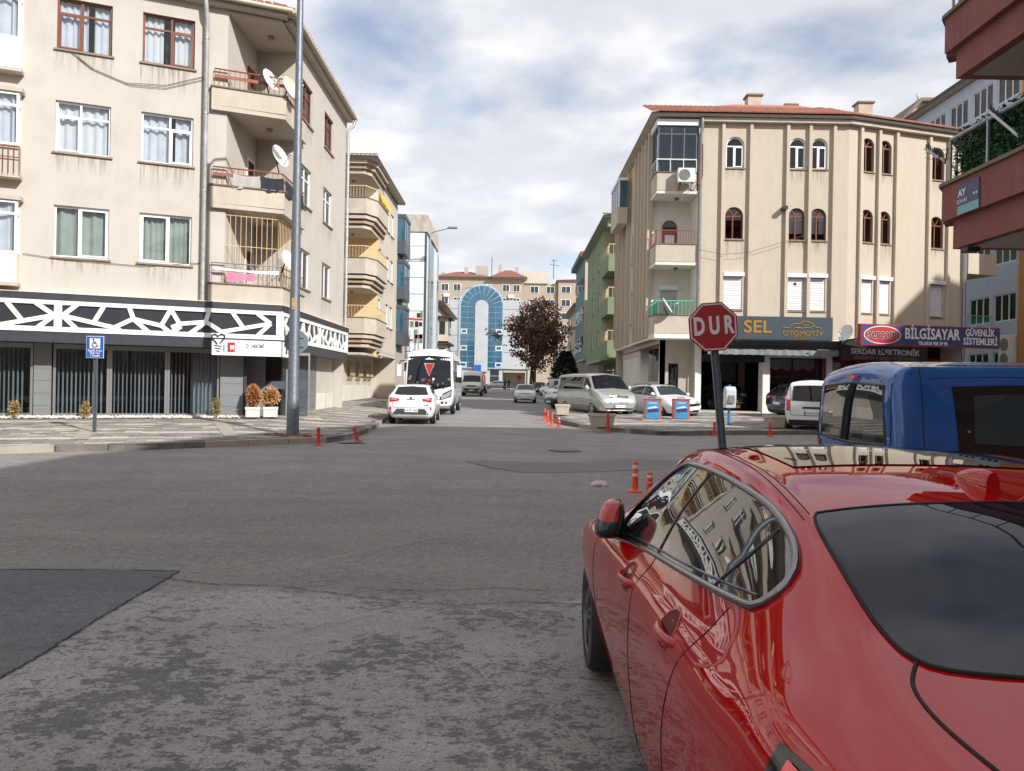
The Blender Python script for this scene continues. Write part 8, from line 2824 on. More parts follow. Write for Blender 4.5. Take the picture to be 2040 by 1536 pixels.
for z in (1.0, 3.7, 4.1):
    MB().lathe([(0.158 - z * 0.009, 0), (0.158 - z * 0.009, 0.03)], (LPX, LPY, zb + z), 12).build('strap', 'zinc', lp)
MB().bx(LPX - 0.04, LPX + 0.04, LPY - 0.151, LPY - 0.139, zb + 3.25, zb + 3.55).build('sticker', 'leaf_dry_pale', lp)
sp = MB()
rr = random.Random(3)
for k in range(60):
    a, d = rr.uniform(0, 6.28), rr.uniform(0.18, 0.62)
    x, y, s = LPX + d * math.cos(a) * 1.2, LPY + d * math.sin(a) * 0.8, rr.uniform(0.03, 0.07)
    sp.bx(x - s, x + s, y - s * 0.6, y + s * 0.6, hL(x, y), hL(x, y) + rr.uniform(0.016, 0.035))
o = sp.build('rust_earth', 'rust_soil', pave_l, kind='stuff')


def octagon(F, c, r, b0, b1, rot):
    pts = []
    for k in range(8):
        t = math.pi / 8 + k * math.pi / 4 + rot
        pts.append(F.p(c[0] + r * math.cos(t), b0, c[1] + r * math.sin(t)))
    return pts


# ---- back of a stop sign on that post
FO = Frame((LPX + 0.02, LPY + 0.22, 0), (1, 0.12, 0), (0.12, -1, 0))
so = thing('stop_sign', 'back of a grey octagonal sign fixed to the lamp post', 'sign', (LPX, LPY + 0.2, 3.0), world_coords=True)
h = FO.hit(590, 681)
MB().prism(octagon(FO, h, 0.325, 0, 0, 0.0), -FO.n * 0.012).build('plate', 'sign_grey', so)
q = MB()
for z in (-0.12, 0.12):
    q.fb(FO, h[0] - 0.2, h[0] + 0.2, 0.002, 0.03, h[1] + z - 0.02, h[1] + z + 0.02)
q.build('bracket', 'zinc', so)

# ---- stop sign beside the red car
dD = 9.5
p = at(1434, 800, dD)
base = Vector((p.x + 0.10, dD, gz(dD) + 0.12))
FD_ = Frame((0, dD, 0), (1, 0, 0), (0, -1, 0))
st = thing('stop_sign', 'red octagonal stop sign on a leaning dark post behind the red car', 'sign', base, world_coords=True)
topc = FD_.hit(1421, 651)
tc_ = FD_.p(topc[0], 0, topc[1])
ba = FD_.hit(1441, 895)
dirv = (tc_ - FD_.p(ba[0], 0, ba[1])).normalized()
b0 = tc_ - dirv * ((topc[1] - base.z) / dirv.z)
st.location = b0
OFF[st.name] = Vector(b0)
side = Vector((dirv.z, 0, -dirv.x))
q = MB()
for s0, s1, y0, y1 in ((-0.045, -0.038, 0.012, 0.06), (0.038, 0.045, 0.012, 0.06), (-0.038, 0.038, 0.05, 0.06)):
    q.hexa([b + side * s + Vector((0, y, 0)) for b in (b0, tc_ + dirv * 0.2) for s, y in ((s0, y0), (s1, y0), (s1, y1), (s0, y1))])
q.build('post', 'post_slate', st)
q = MB()
q.hexa([b + side * s + Vector((0, y, 0)) for b in (b0, tc_ - dirv * 0.2) for s, y in ((-0.012, 0.04), (0.012, 0.04), (0.012, 0.049), (-0.012, 0.049))])
q.build('post_rib', 'galvanised', st)
rot = math.radians(5.0)
MB().prism(octagon(FD_, topc, 0.325, 0.0, 0, rot), (0, 0.012, 0)).build('plate', 'sign_red', st)
q = MB()
o1, o2 = octagon(FD_, topc, 0.307, 0.002, 0, rot), octagon(FD_, topc, 0.292, 0.002, 0, rot)
for k in range(8):
    k2 = (k + 1) % 8
    q.hexa([o1[k], o1[k2], o2[k2], o2[k]] + [v - Vector((0, 0.002, 0)) for v in (o1[k], o1[k2], o2[k2], o2[k])])
q.build('border', 'sign_white', st)
R_ = Vector((math.cos(rot), 0, math.sin(rot)))
text('lettering', 'D U R', 'sign_white', st, tc_ + Vector((0.0, -0.004, 0.005)), R_, (-math.sin(rot), 0, math.cos(rot)), 0.30, 0.002, bold=0.012, width=0.50)

# ---- disabled parking sign
g = ground(187, 858, 0.25)
zb = hL(g.x, g.y)
ds = thing('parking_sign', 'blue wheelchair parking sign on a thin grey post before the shopfront', 'sign', (g.x, g.y, zb), world_coords=True)
FP = Frame((0, g.y, 0), (1, 0, 0), (0, -1, 0))
h0, h1 = FP.hit(172, 713), FP.hit(208, 670)
q = MB()
q.bx(g.x - 0.04, g.x - 0.032, g.y, g.y + 0.05, zb, h1[1]).bx(g.x + 0.032, g.x + 0.04, g.y, g.y + 0.05, zb, h1[1]).bx(g.x - 0.032, g.x + 0.032, g.y + 0.042, g.y + 0.05, zb, h1[1])
q.build('post', 'galvanised', ds)
box('plate', 'sign_white', ds, FP, h0[0], h1[0], 0.006, 0.016, h0[1], h1[1], bevel=0.004)
w, hh_ = h1[0] - h0[0], h1[1] - h0[1]
box('blue_field', 'sign_blue', ds, FP, h0[0] + 0.012, h1[0] - 0.012, 0.017, 0.020, h0[1] + 0.012, h1[1] - 0.012)
box('white_field', 'sign_white', ds, FP, h0[0] + w * 0.2, h1[0] - w * 0.2, 0.021, 0.024, h0[1] + hh_ * 0.44, h1[1] - hh_ * 0.10)
cx_, cz_ = (h0[0] + h1[0]) / 2, h0[1] + hh_ * 0.67
k_ = w / 0.45
q = MB()
arc = [(cx_ + 0.062 * k_ * math.cos(t) - 0.005, cz_ - 0.035 * k_ + 0.062 * k_ * math.sin(t)) for t in [2.3 + i * 0.36 for i in range(11)]]
q.tube([FP.p(a, 0.027, c) for a, c in arc], 0.010 * k_, 5)
q.tube([FP.p(cx_ + a * k_, 0.027, cz_ + c * k_) for a, c in ((-0.03, 0.07), (-0.02, 0.0), (0.04, 0.0), (0.065, -0.07), (0.095, -0.065))], 0.013 * k_, 5)
q.tube([FP.p(cx_ + a * k_, 0.027, cz_ + c * k_) for a, c in ((-0.025, 0.035), (0.035, 0.03))], 0.010 * k_, 5)
q.lathe([(0.022 * k_, 0), (0.022 * k_, 0.004)], FP.p(cx_ - 0.035 * k_, 0.029, cz_ + 0.10 * k_), 10, axis='y')
q.build('wheelchair_symbol', 'sign_black', ds)
for i, s in enumerate(('Engelli Arac\u0131', 'Park Yeri', '1 Ara\u00e7l\u0131k')):
    text('lettering', s, 'sign_white', ds, FP.p(cx_, 0.023, h0[1] + hh_ * (0.34 - i * 0.115)), (1, 0, 0), (0, 0, 1), 0.075 * k_, 0.002, bold=0.001, width=w * (0.78 if i == 0 else 0.55))


# ---- bollards
def bollard(x, y, z, h, label, mat_='bollard_red', lean=(0, 0), bands=False):
    o = thing('bollard', label, 'bollard', (x, y, z), 0, 'orange flexible bollards round the crossroads')
    r = 0.042
    MB().lathe([(0.115, 0), (0.115, 0.018), (0.085, 0.03), (r * 1.25, 0.05), (r * 1.2, 0.13), (r, 0.135), (r, h - 0.02), (r * 0.85, h)], n=16).build('post', mat_, o, smooth=45)
    for k, f in enumerate((0.50, 0.78)):
        MB().lathe([(r + 0.002, h * f), (r + 0.002, h * f + h * 0.11)], n=16).build('reflective_band', 'reflector' if bands else mat_, o, smooth=45)
    for k in range(4 if bands else 0):
        MB().lathe([(r * 1.18, 0.14 + k * 0.03), (r * 1.18, 0.155 + k * 0.03)], n=16).build('rib', mat_, o, smooth=45)
    o.rotation_euler = (lean[1], lean[0], 0)
    return o


for (px_, py_, h, lab, m_, ln, bd, dz) in [
        (1265, 980, 0.47, 'orange banded bollard left of the red car bonnet', 'bollard_orange', (0, 0), True, 0),
        (1294, 986, 0.34, 'orange bollard half hidden by the red car bonnet', 'bollard_orange', (0, 0), True, 0),
        (634, 887, 0.44, 'upright red bollard at the left corner kerb', 'bollard_red', (0, 0), False, 0),
        (713, 880, 0.40, 'leaning red bollard at the left corner kerb', 'bollard_red', (-0.28, 0), False, 0),
        (1085, 838, 0.52, 'farthest of three orange bollards left of the small planter', 'bollard_orange', (0, 0), False, 0),
        (1091, 842.5, 0.50, 'middle of three orange bollards left of the small planter', 'bollard_orange', (0, 0), False, 0),
        (1099, 848, 0.50, 'nearest of three orange bollards left of the small planter', 'bollard_orange', (0.02, 0), False, 0),
        (1113, 851.5, 0.40, 'short red bollard between the small planter and the kerb', 'bollard_red', (0, 0), True, 0),
        (1210.5, 862, 0.68, 'tall red bollard in front of the long concrete planter', 'bollard_red', (0, 0), False, 0),
        (1423, 869, 0.46, 'red bollard at the kerb left of the stop sign post', 'bollard_red', (0, 0), False, 0),
        (1534, 870, 0.46, 'red bollard at the kerb before the hexagonal planter', 'bollard_red', (0, 0), False, 0)]:
    g = ground(px_, py_)
    bollard(g.x, g.y, gz(g.y), h, lab, m_, ln, bd)
bollard(2.35, 37.4, gz(37.4) + 0.02, 0.75, 'orange bollard behind the small planter at the van tail', 'bollard_orange')


# ---- concrete planters
def planter(name, label, x, y, z, pts_top, pts_bot, h, mat_='concrete', rot=0.0, rim=0.07):
    o = thing(name, label, 'planter', (x, y, z), rot)
    n = len(pts_top)
    mb = MB()
    vs = [(*p, 0.03) for p in pts_bot] + [(*p, h - 0.09) for p in pts_top]
    mb.add(vs, [tuple(range(n - 1, -1, -1))] + [(i, (i + 1) % n, (i + 1) % n + n, i + n) for i in range(n)] + [tuple(range(n, 2 * n))])
    mb.build('tub', mat_, o, bevel=0.012)
    O = [(p[0] * 1.06, p[1] * 1.09) for p in pts_top]
    I = [(p[0] * 0.88, p[1] * 0.82) for p in pts_top]
    r = MB()
    for i in range(n):
        k = (i + 1) % n
        r.hexa([(*O[i], h - 0.088), (*O[k], h - 0.088), (*I[k], h - 0.088), (*I[i], h - 0.088), (*O[i], h), (*O[k], h), (*I[k], h), (*I[i], h)])
    r.build('rim', mat_, o)
    MB().prism([(*p, h - 0.0878) for p in I], (0, 0, 0.03)).build('soil', 'soil', o)
    q = MB()
    q.bx(-0.3 * abs(pts_bot[0][0]) - 0.05, 0.3 * abs(pts_bot[0][0]) + 0.05, -0.08, 0.08, -0.02, 0.03)
    q.build('foot', 'black_plastic', o)
    return o


rect = lambda a, b: [(-a, -b), (a, -b), (a, b), (-a, b)]
g = ground(1120, 833, 0.13)
planter('concrete_planter', 'small empty concrete planter at the tail of the silver van', g.x, g.y, hR(g.x, g.y) + 0.01, rect(.29, .22), rect(.23, .17), 0.47)
g = ground(1202, 853, 0.13)
planter('concrete_planter', 'long concrete planter in front of the silver van bumper', g.x - 0.05, g.y, hR(g.x, g.y) + 0.01, rect(.43, .24), rect(.36, .18), 0.48, rot=-0.16)
g = ground(1546, 854, 0.13)
planter('concrete_planter', 'hexagonal concrete planter beside the white delivery van', g.x, g.y, hR(g.x, g.y) + 0.01, [(-.25, -.3), (.25, -.3), (.46, 0), (.25, .3), (-.25, .3), (-.46, 0)], [(-.2, -.22), (.2, -.22), (.36, 0), (.2, .22), (-.2, .22), (-.36, 0)], 0.46)


def shrub(parent, n, rx, rz, zc, mat_, leaf, seed, stems=5):
    rr_ = random.Random(seed)
    q = MB()
    for k in range(stems):
        a = rr_.uniform(0, 6.28)
        q.tube([(0.03 * math.cos(a), 0.03 * math.sin(a), 0), (rx * 0.4 * math.cos(a), rx * 0.4 * math.sin(a), zc), (rx * 0.6 * math.cos(a), rx * 0.6 * math.sin(a), zc + rz * 0.6)], [0.012, 0.008, 0.004], 5)
    q.build('stems', 'bark', parent)
    q = MB()
    for k in range(n):
        a, b = rr_.uniform(0, 6.28), rr_.uniform(-1, 1)
        rad = rr_.uniform(0.25, 1.0) ** 0.6 * (1 + 0.22 * math.sin(a * 3 + seed) * math.cos(b * 4 + seed) + rr_.gauss(0, 0.08))
        d = Vector((math.cos(a) * math.sqrt(1 - b * b), math.sin(a) * math.sqrt(1 - b * b), b))
        c = Vector((d.x * rx * rad, d.y * rx * rad, zc + d.z * rz * rad))
        out = (d + Vector((rr_.uniform(-.6, .6), rr_.uniform(-.6, .6), rr_.uniform(-.2, .9)))).normalized() * leaf
        s = out.cross(Vector((rr_.uniform(-1, 1), rr_.uniform(-1, 1), rr_.uniform(-1, 1)))).normalized() * leaf * 0.22
        q.quad(c - s * 0.5, c + out * 0.5 - s, c + out, c + out * 0.5 + s)
    q.build('foliage', mat_, parent, fix=False, kind='stuff')


for i, (px_, lab, m2, seed) in enumerate(((504, 'left of two white stone planters with a dry orange shrub', 'leaf_dry', 1), (539, 'right of two white stone planters with a dry orange shrub', 'leaf_dry_pale', 2))):
    p = at(px_, 827 - i * 2, 24.6 + i * 0.25)
    o = planter('stone_planter', lab, p.x, p.y, hL(p.x, p.y) + 0.01, rect(.215, .2), rect(.215, .2), 0.36, 'terrazzo', rot=0.25)
    s = thing('dry_shrub', ('tall', 'round')[i] + ' dried orange conifer shrub in the %s white planter by the entrance' % ('left', 'right')[i], 'shrub', (p.x, p.y, hL(p.x, p.y) + 0.30))
    shrub(s, 1500, 0.22 if i else 0.18, 0.26 if i else 0.32, 0.40 if i else 0.42, m2, 0.10, seed)
for i, (px_, py_, h, m2, lab) in enumerate(((28, 834, 0.5, 'leaf_yellow', 'small yellow shrub in front of the leftmost shop window'), (170, 835, 0.5, 'leaf_yellow', 'small yellow shrub behind the wheelchair parking sign'), (430, 832, 0.6, 'leaf_olive', 'small olive green shrub at the grey pier by the entrance'))):
    p = at(px_, py_, FG.p(ga(px_), 0.45, 0).y)
    s = thing('small_shrub', lab, 'shrub', (p.x, p.y, hL(p.x, p.y)))
    shrub(s, 300, 0.115, h * 0.42, h * 0.58, m2, 0.075, 20 + i, 4)
# strip of white pebbles below the shop windows
rr = random.Random(17)
q = MB()
for k in range(1500):
    a = rr.uniform(-9.5, ga(488))
    b = rr.uniform(0.14, 0.5)
    p = FG.p(a, b, 0)
    s = rr.uniform(0.02, 0.045)
    z = hL(p.x, p.y) + rr.uniform(0.0, 0.05)
    q.add([(p.x + s, p.y, z), (p.x, p.y + s, z), (p.x - s, p.y, z), (p.x, p.y - s, z), (p.x, p.y, z + s * 1.2), (p.x, p.y, z - s)], [(0, 1, 4), (1, 2, 4), (2, 3, 4), (3, 0, 4)])
o = q.build('white_pebbles', 'stones_white', None, fix=False, kind='stuff')
tag(o, 'strip of white pebbles along the foot of the shop windows', 'pebbles')

# ---- two advert bins
for i, (px_, lab) in enumerate(((1299, 'blue poster recycling bin nearer the silver van'), (1356, 'blue poster recycling bin nearer the stop sign'))):
    g = ground(px_, 840.5, 0.13)
    o = thing('recycling_bin', lab, 'bin', (g.x, g.y, hR(g.x, g.y) + 0.012), -0.10, 'recycling bins with blue posters')
    MB().bx(-.33, .33, -.2, .25, 0.03, .80).build('casing', 'poster_frame', o, bevel=0.02)
    MB().bx(-.25, .25, -.215, -.201, .06, .75).build('poster', 'poster_blue', o)
    q = MB()
    q.hexa([(-.20, -.222, .30), (.22, -.222, .34), (.22, -.222, .46), (-.20, -.222, .42), (-.20, -.2152, .30), (.22, -.2152, .34), (.22, -.2152, .46), (-.20, -.2152, .42)])
    q.build('poster_print', 'sign_navy', o)
    q = MB()
    q.hexa([(-.20, -.222, .48), (.10, -.222, .56), (.22, -.222, .50), (-.20, -.222, .44), (-.20, -.2152, .48), (.10, -.2152, .56), (.22, -.2152, .50), (-.20, -.2152, .44)])
    q.build('poster_print', 'sign_white', o)
    MB().bx(-.16, .16, -.222, -.2152, .66, .69).build('poster_print', 'sign_white', o)
    MB().bx(-.36, .36, -.22, .28, .801, .84).build('lid', 'poster_frame', o, bevel=0.012)
    MB().tube([(-.15, 0.03, .84), (-.1, 0.03, .88), (.1, 0.03, .88), (.15, 0.03, .84)], 0.015, 6).build('handle', 'black_metal', o)
    MB().bx(-.38, .38, -.24, .3, -0.01, .028).build('base_slab', 'concrete', o)
# ---- phone hood on a blue post
g = ground(1452, 848, 0.13)
o = thing('phone_booth', 'white hooded payphone on a bright blue post before the showroom', 'payphone', (g.x, g.y, hR(g.x, g.y) + 0.012))
MB().lathe([(0.10, 0), (0.10, 0.02), (0.055, 0.03), (0.055, 1.48)], n=12).build('post', 'blue_post', o, smooth=45)
q = MB()
prof = [(-.20, .62), (.12, .62), (.16, .8), (.16, 1.25), (.08, 1.40), (-.10, 1.42), (-.26, 1.30), (-.26, 1.0)]
q.prism([(-.19, y, z) for y, z in prof], (0.38, 0, 0))
q.build('hood', 'booth_grey', o, bevel=0.03)
MB().bx(-.12, .12, -.29, -.262, .80, 1.10).build('phone', 'letters_dim', o, bevel=0.02)
MB().lathe([(0.06, 1.41), (0.06, 1.48)], n=12).build('cap', 'blue_post', o)


# ---- satellite dishes
def dish(label, c, face, r, mat_='dish_white', mount=None, group='satellite dishes on the balconies'):
    f = Vector(face).normalized()
    o = thing('satellite_dish', label, 'satellite dish', c, 0, group)
    a = f.cross(Vector((0, 0, 1))).normalized()
    b = a.cross(f).normalized()
    rows = []
    for i in range(7):
        rr_ = r * i / 6
        rows.append([a * (rr_ * 0.92 * math.cos(t * PI / 12)) + b * (rr_ * math.sin(t * PI / 12)) + f * (0.16 * r * (i / 6) ** 2) for t in range(25)])
    front = MB().grid(rows)
    back = [[p - f * 0.012 for p in row] for row in rows]
    front.grid([list(reversed(row)) for row in back])
    front.grid([rows[-1], back[-1]])
    front.build('reflector', mat_, o, smooth=60, fix=False)
    tip = f * (r * 1.05) - b * (r * 0.35)
    q = MB().tube([-b * r * 0.95 + f * 0.1 * r, tip], 0.012, 5).tube([a * r * 0.8 + f * 0.1, tip], 0.006, 5).tube([-a * r * 0.8 + f * 0.1, tip], 0.006, 5)
    q.build('feed_arm', 'zinc', o)
    MB().tube([tip - f * 0.05, tip + f * 0.07], 0.03, 8).build('receiver', 'ac_white', o, smooth=50)
    m = Vector(mount or (0, 0, -r)) if not mount else Vector(mount) - Vector(c)
    MB().tube([-f * 0.02, -f * 0.14, m], 0.022, 6).build('mount', 'black_metal', o)
    return o


fd = (0.86, -0.36, 0.36)
dish('clean white satellite dish on the top left balcony rail', at(537, 160, 24.3), fd, 0.36, mount=at(537, 195, 24.55))
dish('rusty satellite dish on the top left balcony corner', at(578, 177, 24.6), fd, 0.40, 'dish_rust', mount=at(562, 205, 24.7))
dish('tilted white satellite dish on the middle left balcony corner', at(556, 312, 24.5), fd, 0.38, mount=at(556, 345, 24.62))
dish('white satellite dish on the lowest left balcony half behind the lamp post', at(574, 520, 24.7), fd, 0.36, mount=at(556, 560, 24.62))
dish('small grey satellite dish above the black shop sign', at(1685, 664, 34.2), (-0.75, -0.5, 0.4), 0.40, mount=tuple(F2.p(0.0, 0.1, 4.2)))
dish('white satellite dish seen edge on at the green balcony rail', at(1328, 610, 34.6), (0.75, -0.25, 0.5), 0.42, mount=(7.0, 34.95, 5.1))
dish('white satellite dish on the roof of the far gable house', at(1828, 198, 60.5), (0.8, -0.5, 0.4), 0.5)

# ---- air conditioner on the right corner block
FA = Frame((0, 34.86, 0), (1, 0, 0), (0, -1, 0))
h0, h1 = FA.hit(1347, 367), FA.hit(1381, 340)
ac = thing('ac_unit', 'white outdoor air conditioner under the glazed top balcony', 'air conditioner', FA.p((h0[0] + h1[0]) / 2, 0.2, h0[1]), world_coords=True)
box('casing', 'ac_white', ac, FA, h0[0], h1[0], 0.12, 0.44, h0[1], h1[1], bevel=0.015)
ca, cc = h0[0] + (h1[0] - h0[0]) * 0.37, (h0[1] + h1[1]) / 2
q = MB()
for k in range(5):
    r = 0.05 + k * 0.05
    q.tube([FA.p(ca + r * math.cos(t * PI / 12), 0.452, cc + r * math.sin(t * PI / 12)) for t in range(25)], 0.006, 4)
q.build('fan_guard', 'letters_dim', ac)
MB().lathe([(0.26, 0.0), (0.26, -0.006), (0.01, -0.006)], FA.p(ca, 0.442, cc), 24, axis='y').build('fan_disc', 'ac_grille', ac)
for a in (h0[0] + 0.12, h1[0] - 0.12):
    MB().tube([FA.p(a, 0.46, h0[1] - 0.02), FA.p(a, 0.0, h0[1] - 0.02), FA.p(a, 0.0, h0[1] - 0.3), FA.p(a, 0.42, h0[1] - 0.04)], 0.014, 5).build('bracket', 'black_metal', ac)
MB().tube([FA.p(h1[0], 0.25, h0[1] + 0.1), FA.p(h1[0] + 0.25, 0.2, h0[1] - 0.05), FA.p(h1[0] + 0.42, 0.05, h0[1] + 0.4), FA.p(h1[0] + 0.40, 0.06, h1[1] + 1.2)], 0.025, 6).build('hose', 'rail_rust', ac, smooth=60)
# ---- cloths on the left balconies
def cloth(name, label, p0, p1, ztop, drop, m_, seed, wob=0.03):
    rr_ = random.Random(seed)
    p0, p1 = Vector(p0), Vector(p1)
    n = 22
    d = (p1 - p0)
    nn = Vector((d.y, -d.x)).normalized()
    rows = []
    ph = rr_.uniform(0, 6)
    for j in range(7):
        row = []
        for i in range(n + 1):
            t = i / n
            w = wob * math.sin(t * 17 + ph + j * 0.4) * (j / 6)
            sag = 0.05 * math.sin(t * PI) * (1 - j / 6)
            low = drop * (1 + 0.12 * math.sin(t * 5 + ph))
            p = p0.lerp(p1, t) + nn * (0.06 + w)
            row.append((p.x, p.y, ztop - sag - low * j / 6))
        rows.append(row)
    o = MB().grid(rows).build(name, m_, None, smooth=180, fix=False)
    tag(o, label, 'cloth', 'cloths hung over the left balcony rails')
    return o


A2 = lambda a, b=0.10: tuple(FL.p(a, b + 0.03, 0).to_2d())
cloth('hanging_cloth', 'pale grey cloth hung over the middle left balcony rail', A2(-1.42), A2(-0.62), 8.16, 0.42, 'cloth_grey', 1)
cloth('hanging_cloth', 'black cloth hung over the middle left balcony corner', A2(-0.60), A2(0.1), 8.18, 0.44, 'cloth_black', 2)
cloth('hanging_cloth', 'long black cloth on the street side of the middle left balcony', (-7.40, 24.5), (-7.40, 26.6), 8.16, 0.46, 'cloth_black', 3)
cloth('hanging_cloth', 'pink cloth hung inside the lowest left balcony rail', A2(-1.55), A2(-0.75), 5.10, 0.28, 'cloth_pink', 4)
cloth('hanging_cloth', 'long white strip along the lowest left balcony rail', A2(-1.9, 0.1), A2(0.0, 0.1), 5.22, 0.11, 'curtain_white', 5, 0.01)

# ---- stone garden wall behind the white hatchback
wl_ = thing('garden_wall', 'low stone block garden wall left of the bus', 'wall', (-9.5, 55.4, 0.6), world_coords=True)
MB().bx(-12.4, -7.7, 55.35, 55.65, 0.4, 1.55).build('core', 'pave_base', wl_)
MB().bx(-12.5, -7.6, 55.2, 55.75, 1.552, 1.64).build('coping', 'cap_stone', wl_)
rr = random.Random(8)
q = MB()
z = 0.45
while z < 1.5:
    hh_ = rr.uniform(0.14, 0.2)
    x = -12.4 + rr.uniform(0, 0.2)
    while x < -7.75:
        w = rr.uniform(0.22, 0.42)
        q.bx(x, min(x + w - 0.02, -7.7), 55.26 + rr.uniform(0, 0.03), 55.36, z, min(z + hh_ - 0.02, 1.55))
        x += w
    z += hh_
q.build('stone_blocks', 'stone_wall', wl_, kind='stuff')

# ---- far street lamps and stop sign
for i, (x, y, h, lab) in enumerate(((-6.35, 58, 12.6, 'thin street lamp with horizontal arm beside the white office'), (-9.2, 128, 16.4, 'far street lamp in front of the pale arched office'))):
    o = thing('street_lamp', lab, 'street lamp', (x, y, gz(y)))
    MB().lathe([(0.11, 0), (0.06, h)], n=8).build('post', 'zinc', o, smooth=50)
    MB().tube([(0, 0, h), (0.3, 0, h + 0.15), (1.4 if i == 0 else 1.7, -0.2, h + 0.4)], 0.04, 6).build('arm', 'zinc', o)
    MB().bx(1.3 if i == 0 else 1.6, 2.05 if i == 0 else 2.6, -0.36, -0.06, h + 0.36, h + 0.50).build('lantern', 'alu_grey', o, bevel=0.03)
g = at(1034, 753, 112)
o = thing('stop_sign', 'tiny red stop sign at the far end of the street', 'sign', (g.x, 112, gz(112)), world_coords=True)
FZ = Frame((0, 112, 0), (1, 0, 0), (0, -1, 0))
MB().prism(octagon(FZ, FZ.hit(1034, 752), 0.34, 0, 0, 0), (0, 0.02, 0)).build('plate', 'sign_red', o)
MB().tube([(g.x, 112.05, gz(112)), (g.x, 112.05, 3.2)], 0.04, 6).build('post', 'anthracite', o)


# ================================================================== TREES
def tree(label, x, y, h, rx, rz, zc, seed, nb, nleaf, mats_, leaf, spread=0.5, droop=0.2, trunk_r=0.2, bark='bark', cx=0.0):
    rr_ = random.Random(seed)
    z0 = gz(y)
    o = thing('tree', label, 'tree', (x, y, z0))
    tk = MB()
    tips = []

    def grow(p, d, l, r, lev):
        pts, rs_ = [p], [r]
        q_ = p
        dd = d
        for k in range(3):
            dd = (dd + Vector((rr_.uniform(-.22, .22), rr_.uniform(-.22, .22), rr_.uniform(-.05, .18)))).normalized()
            q_ = q_ + dd * l / 3
            pts.append(q_)
            rs_.append(r * (1 - 0.2 * (k + 1)))
            if lev >= 2:
                tips.append(q_)
        tk.tube(pts, rs_, 6 if lev < 2 else 4, cap=False)
        if lev < nb:
            for k in range(rr_.choice((2, 3, 3))):
                a = rr_.uniform(0, 6.28)
                sd = Vector((math.cos(a), math.sin(a), rr_.uniform(0.0, 0.8)))
                grow(pts[rr_.choice((2, 3, 3))], (dd * (1 - spread) + sd * spread).normalized(), l * rr_.uniform(0.62, 0.85), rs_[-1] * 0.72, lev + 1)
    for k in range(3):
        a = rr_.uniform(0, 6.28)
        grow(Vector((0.15 * math.cos(a), 0.15 * math.sin(a), 0)), Vector((0.28 * math.cos(a), 0.28 * math.sin(a), 1)).normalized(), h * 0.32, trunk_r, 0)
    tk.build('trunk', bark, o, smooth=60, fix=False)
    if nleaf:
        cs = []
        for k in range(nleaf // 14):
            while True:
                d = Vector((rr_.uniform(-1, 1), rr_.uniform(-1, 1), rr_.uniform(-1, 1)))
                if 0.25 < d.length < 1:
                    break
            c = Vector((cx + d.x * rx, d.y * rx, zc + d.z * rz * (1 if d.z > 0 else 0.9)))
            if rr_.random() < 0.35 and tips:
                c = rr_.choice(tips)
            cs.append((c, rr_.choice(range(len(mats_)))))
        mbs = [MB() for _ in mats_]
        for c, mi in cs:
            for k in range(14):
                p = c + Vector((rr_.gauss(0, 0.33), rr_.gauss(0, 0.33), rr_.gauss(0, 0.26)))
                dn = Vector((rr_.uniform(-1, 1), rr_.uniform(-1, 1), rr_.uniform(-1, 0.4) - droop)).normalized() * leaf
                s = dn.cross(Vector((rr_.uniform(-1, 1), rr_.uniform(-1, 1), 0.3))).normalized() * leaf * 0.42
                mbs[mi].quad(p, p + dn * 0.5 + s, p + dn, p + dn * 0.5 - s)
        for mi, mb_ in enumerate(mbs):
            mb_.build('crown', mats_[mi], o, fix=False, kind='stuff')
    return o


tree('big tree with withered brown leaves right of the arched office', 2.6, 98, 12.4, 3.5, 4.9, 7.2, 5, 4, 7200, ['leaf_brown', 'leaf_brown', 'leaf_russet', 'bark'], 0.34, 0.55, 0.4, 0.26, cx=0.6)
tree('thin bare tree beside the bus in front of the small house', -6.1, 74, 8.5, 1, 1, 4, 9, 4, 0, ['bark'], 0.1, 0.35, 0, 0.08, 'bark_pale')
tree('bare tree with fine branches before the arched office', -7.4, 112, 12.0, 1, 1, 4, 12, 4, 0, ['bark'], 0.1, 0.4, 0, 0.10, 'bark_pale')
# dark conifer
o = thing('conifer_tree', 'dark bushy conifer between the brown tree and the parked cars', 'tree', (5.6, 80.5, gz(80.5)))
MB().lathe([(0.14, 0), (0.03, 4.6)], n=8).build('trunk', 'bark', o)
rr = random.Random(31)
q = MB()
for k in range(6500):
    z = rr.uniform(0.3, 4.7)
    a = rr.uniform(0, 6.28)
    R = 1.9 * (1 - (z / 5.0) ** 1.9) * rr.uniform(0.3, 1.0) ** 0.5 * (0.8 + 0.3 * math.sin(a * 4 + z * 5) * math.sin(z * 6 + a)) + 0.12
    c = Vector((R * math.cos(a), R * math.sin(a), z))
    d = Vector((math.cos(a), math.sin(a), rr.uniform(-0.5, 0.7))).normalized() * rr.uniform(0.2, 0.38)
    s = d.cross(Vector((rr.uniform(-1, 1), rr.uniform(-1, 1), 1))).normalized() * 0.07
    q.quad(c - s, c + d * 0.6 - s * 1.4, c + d, c + s)
q.build('crown', 'leaf_conifer', o, fix=False, kind='stuff')


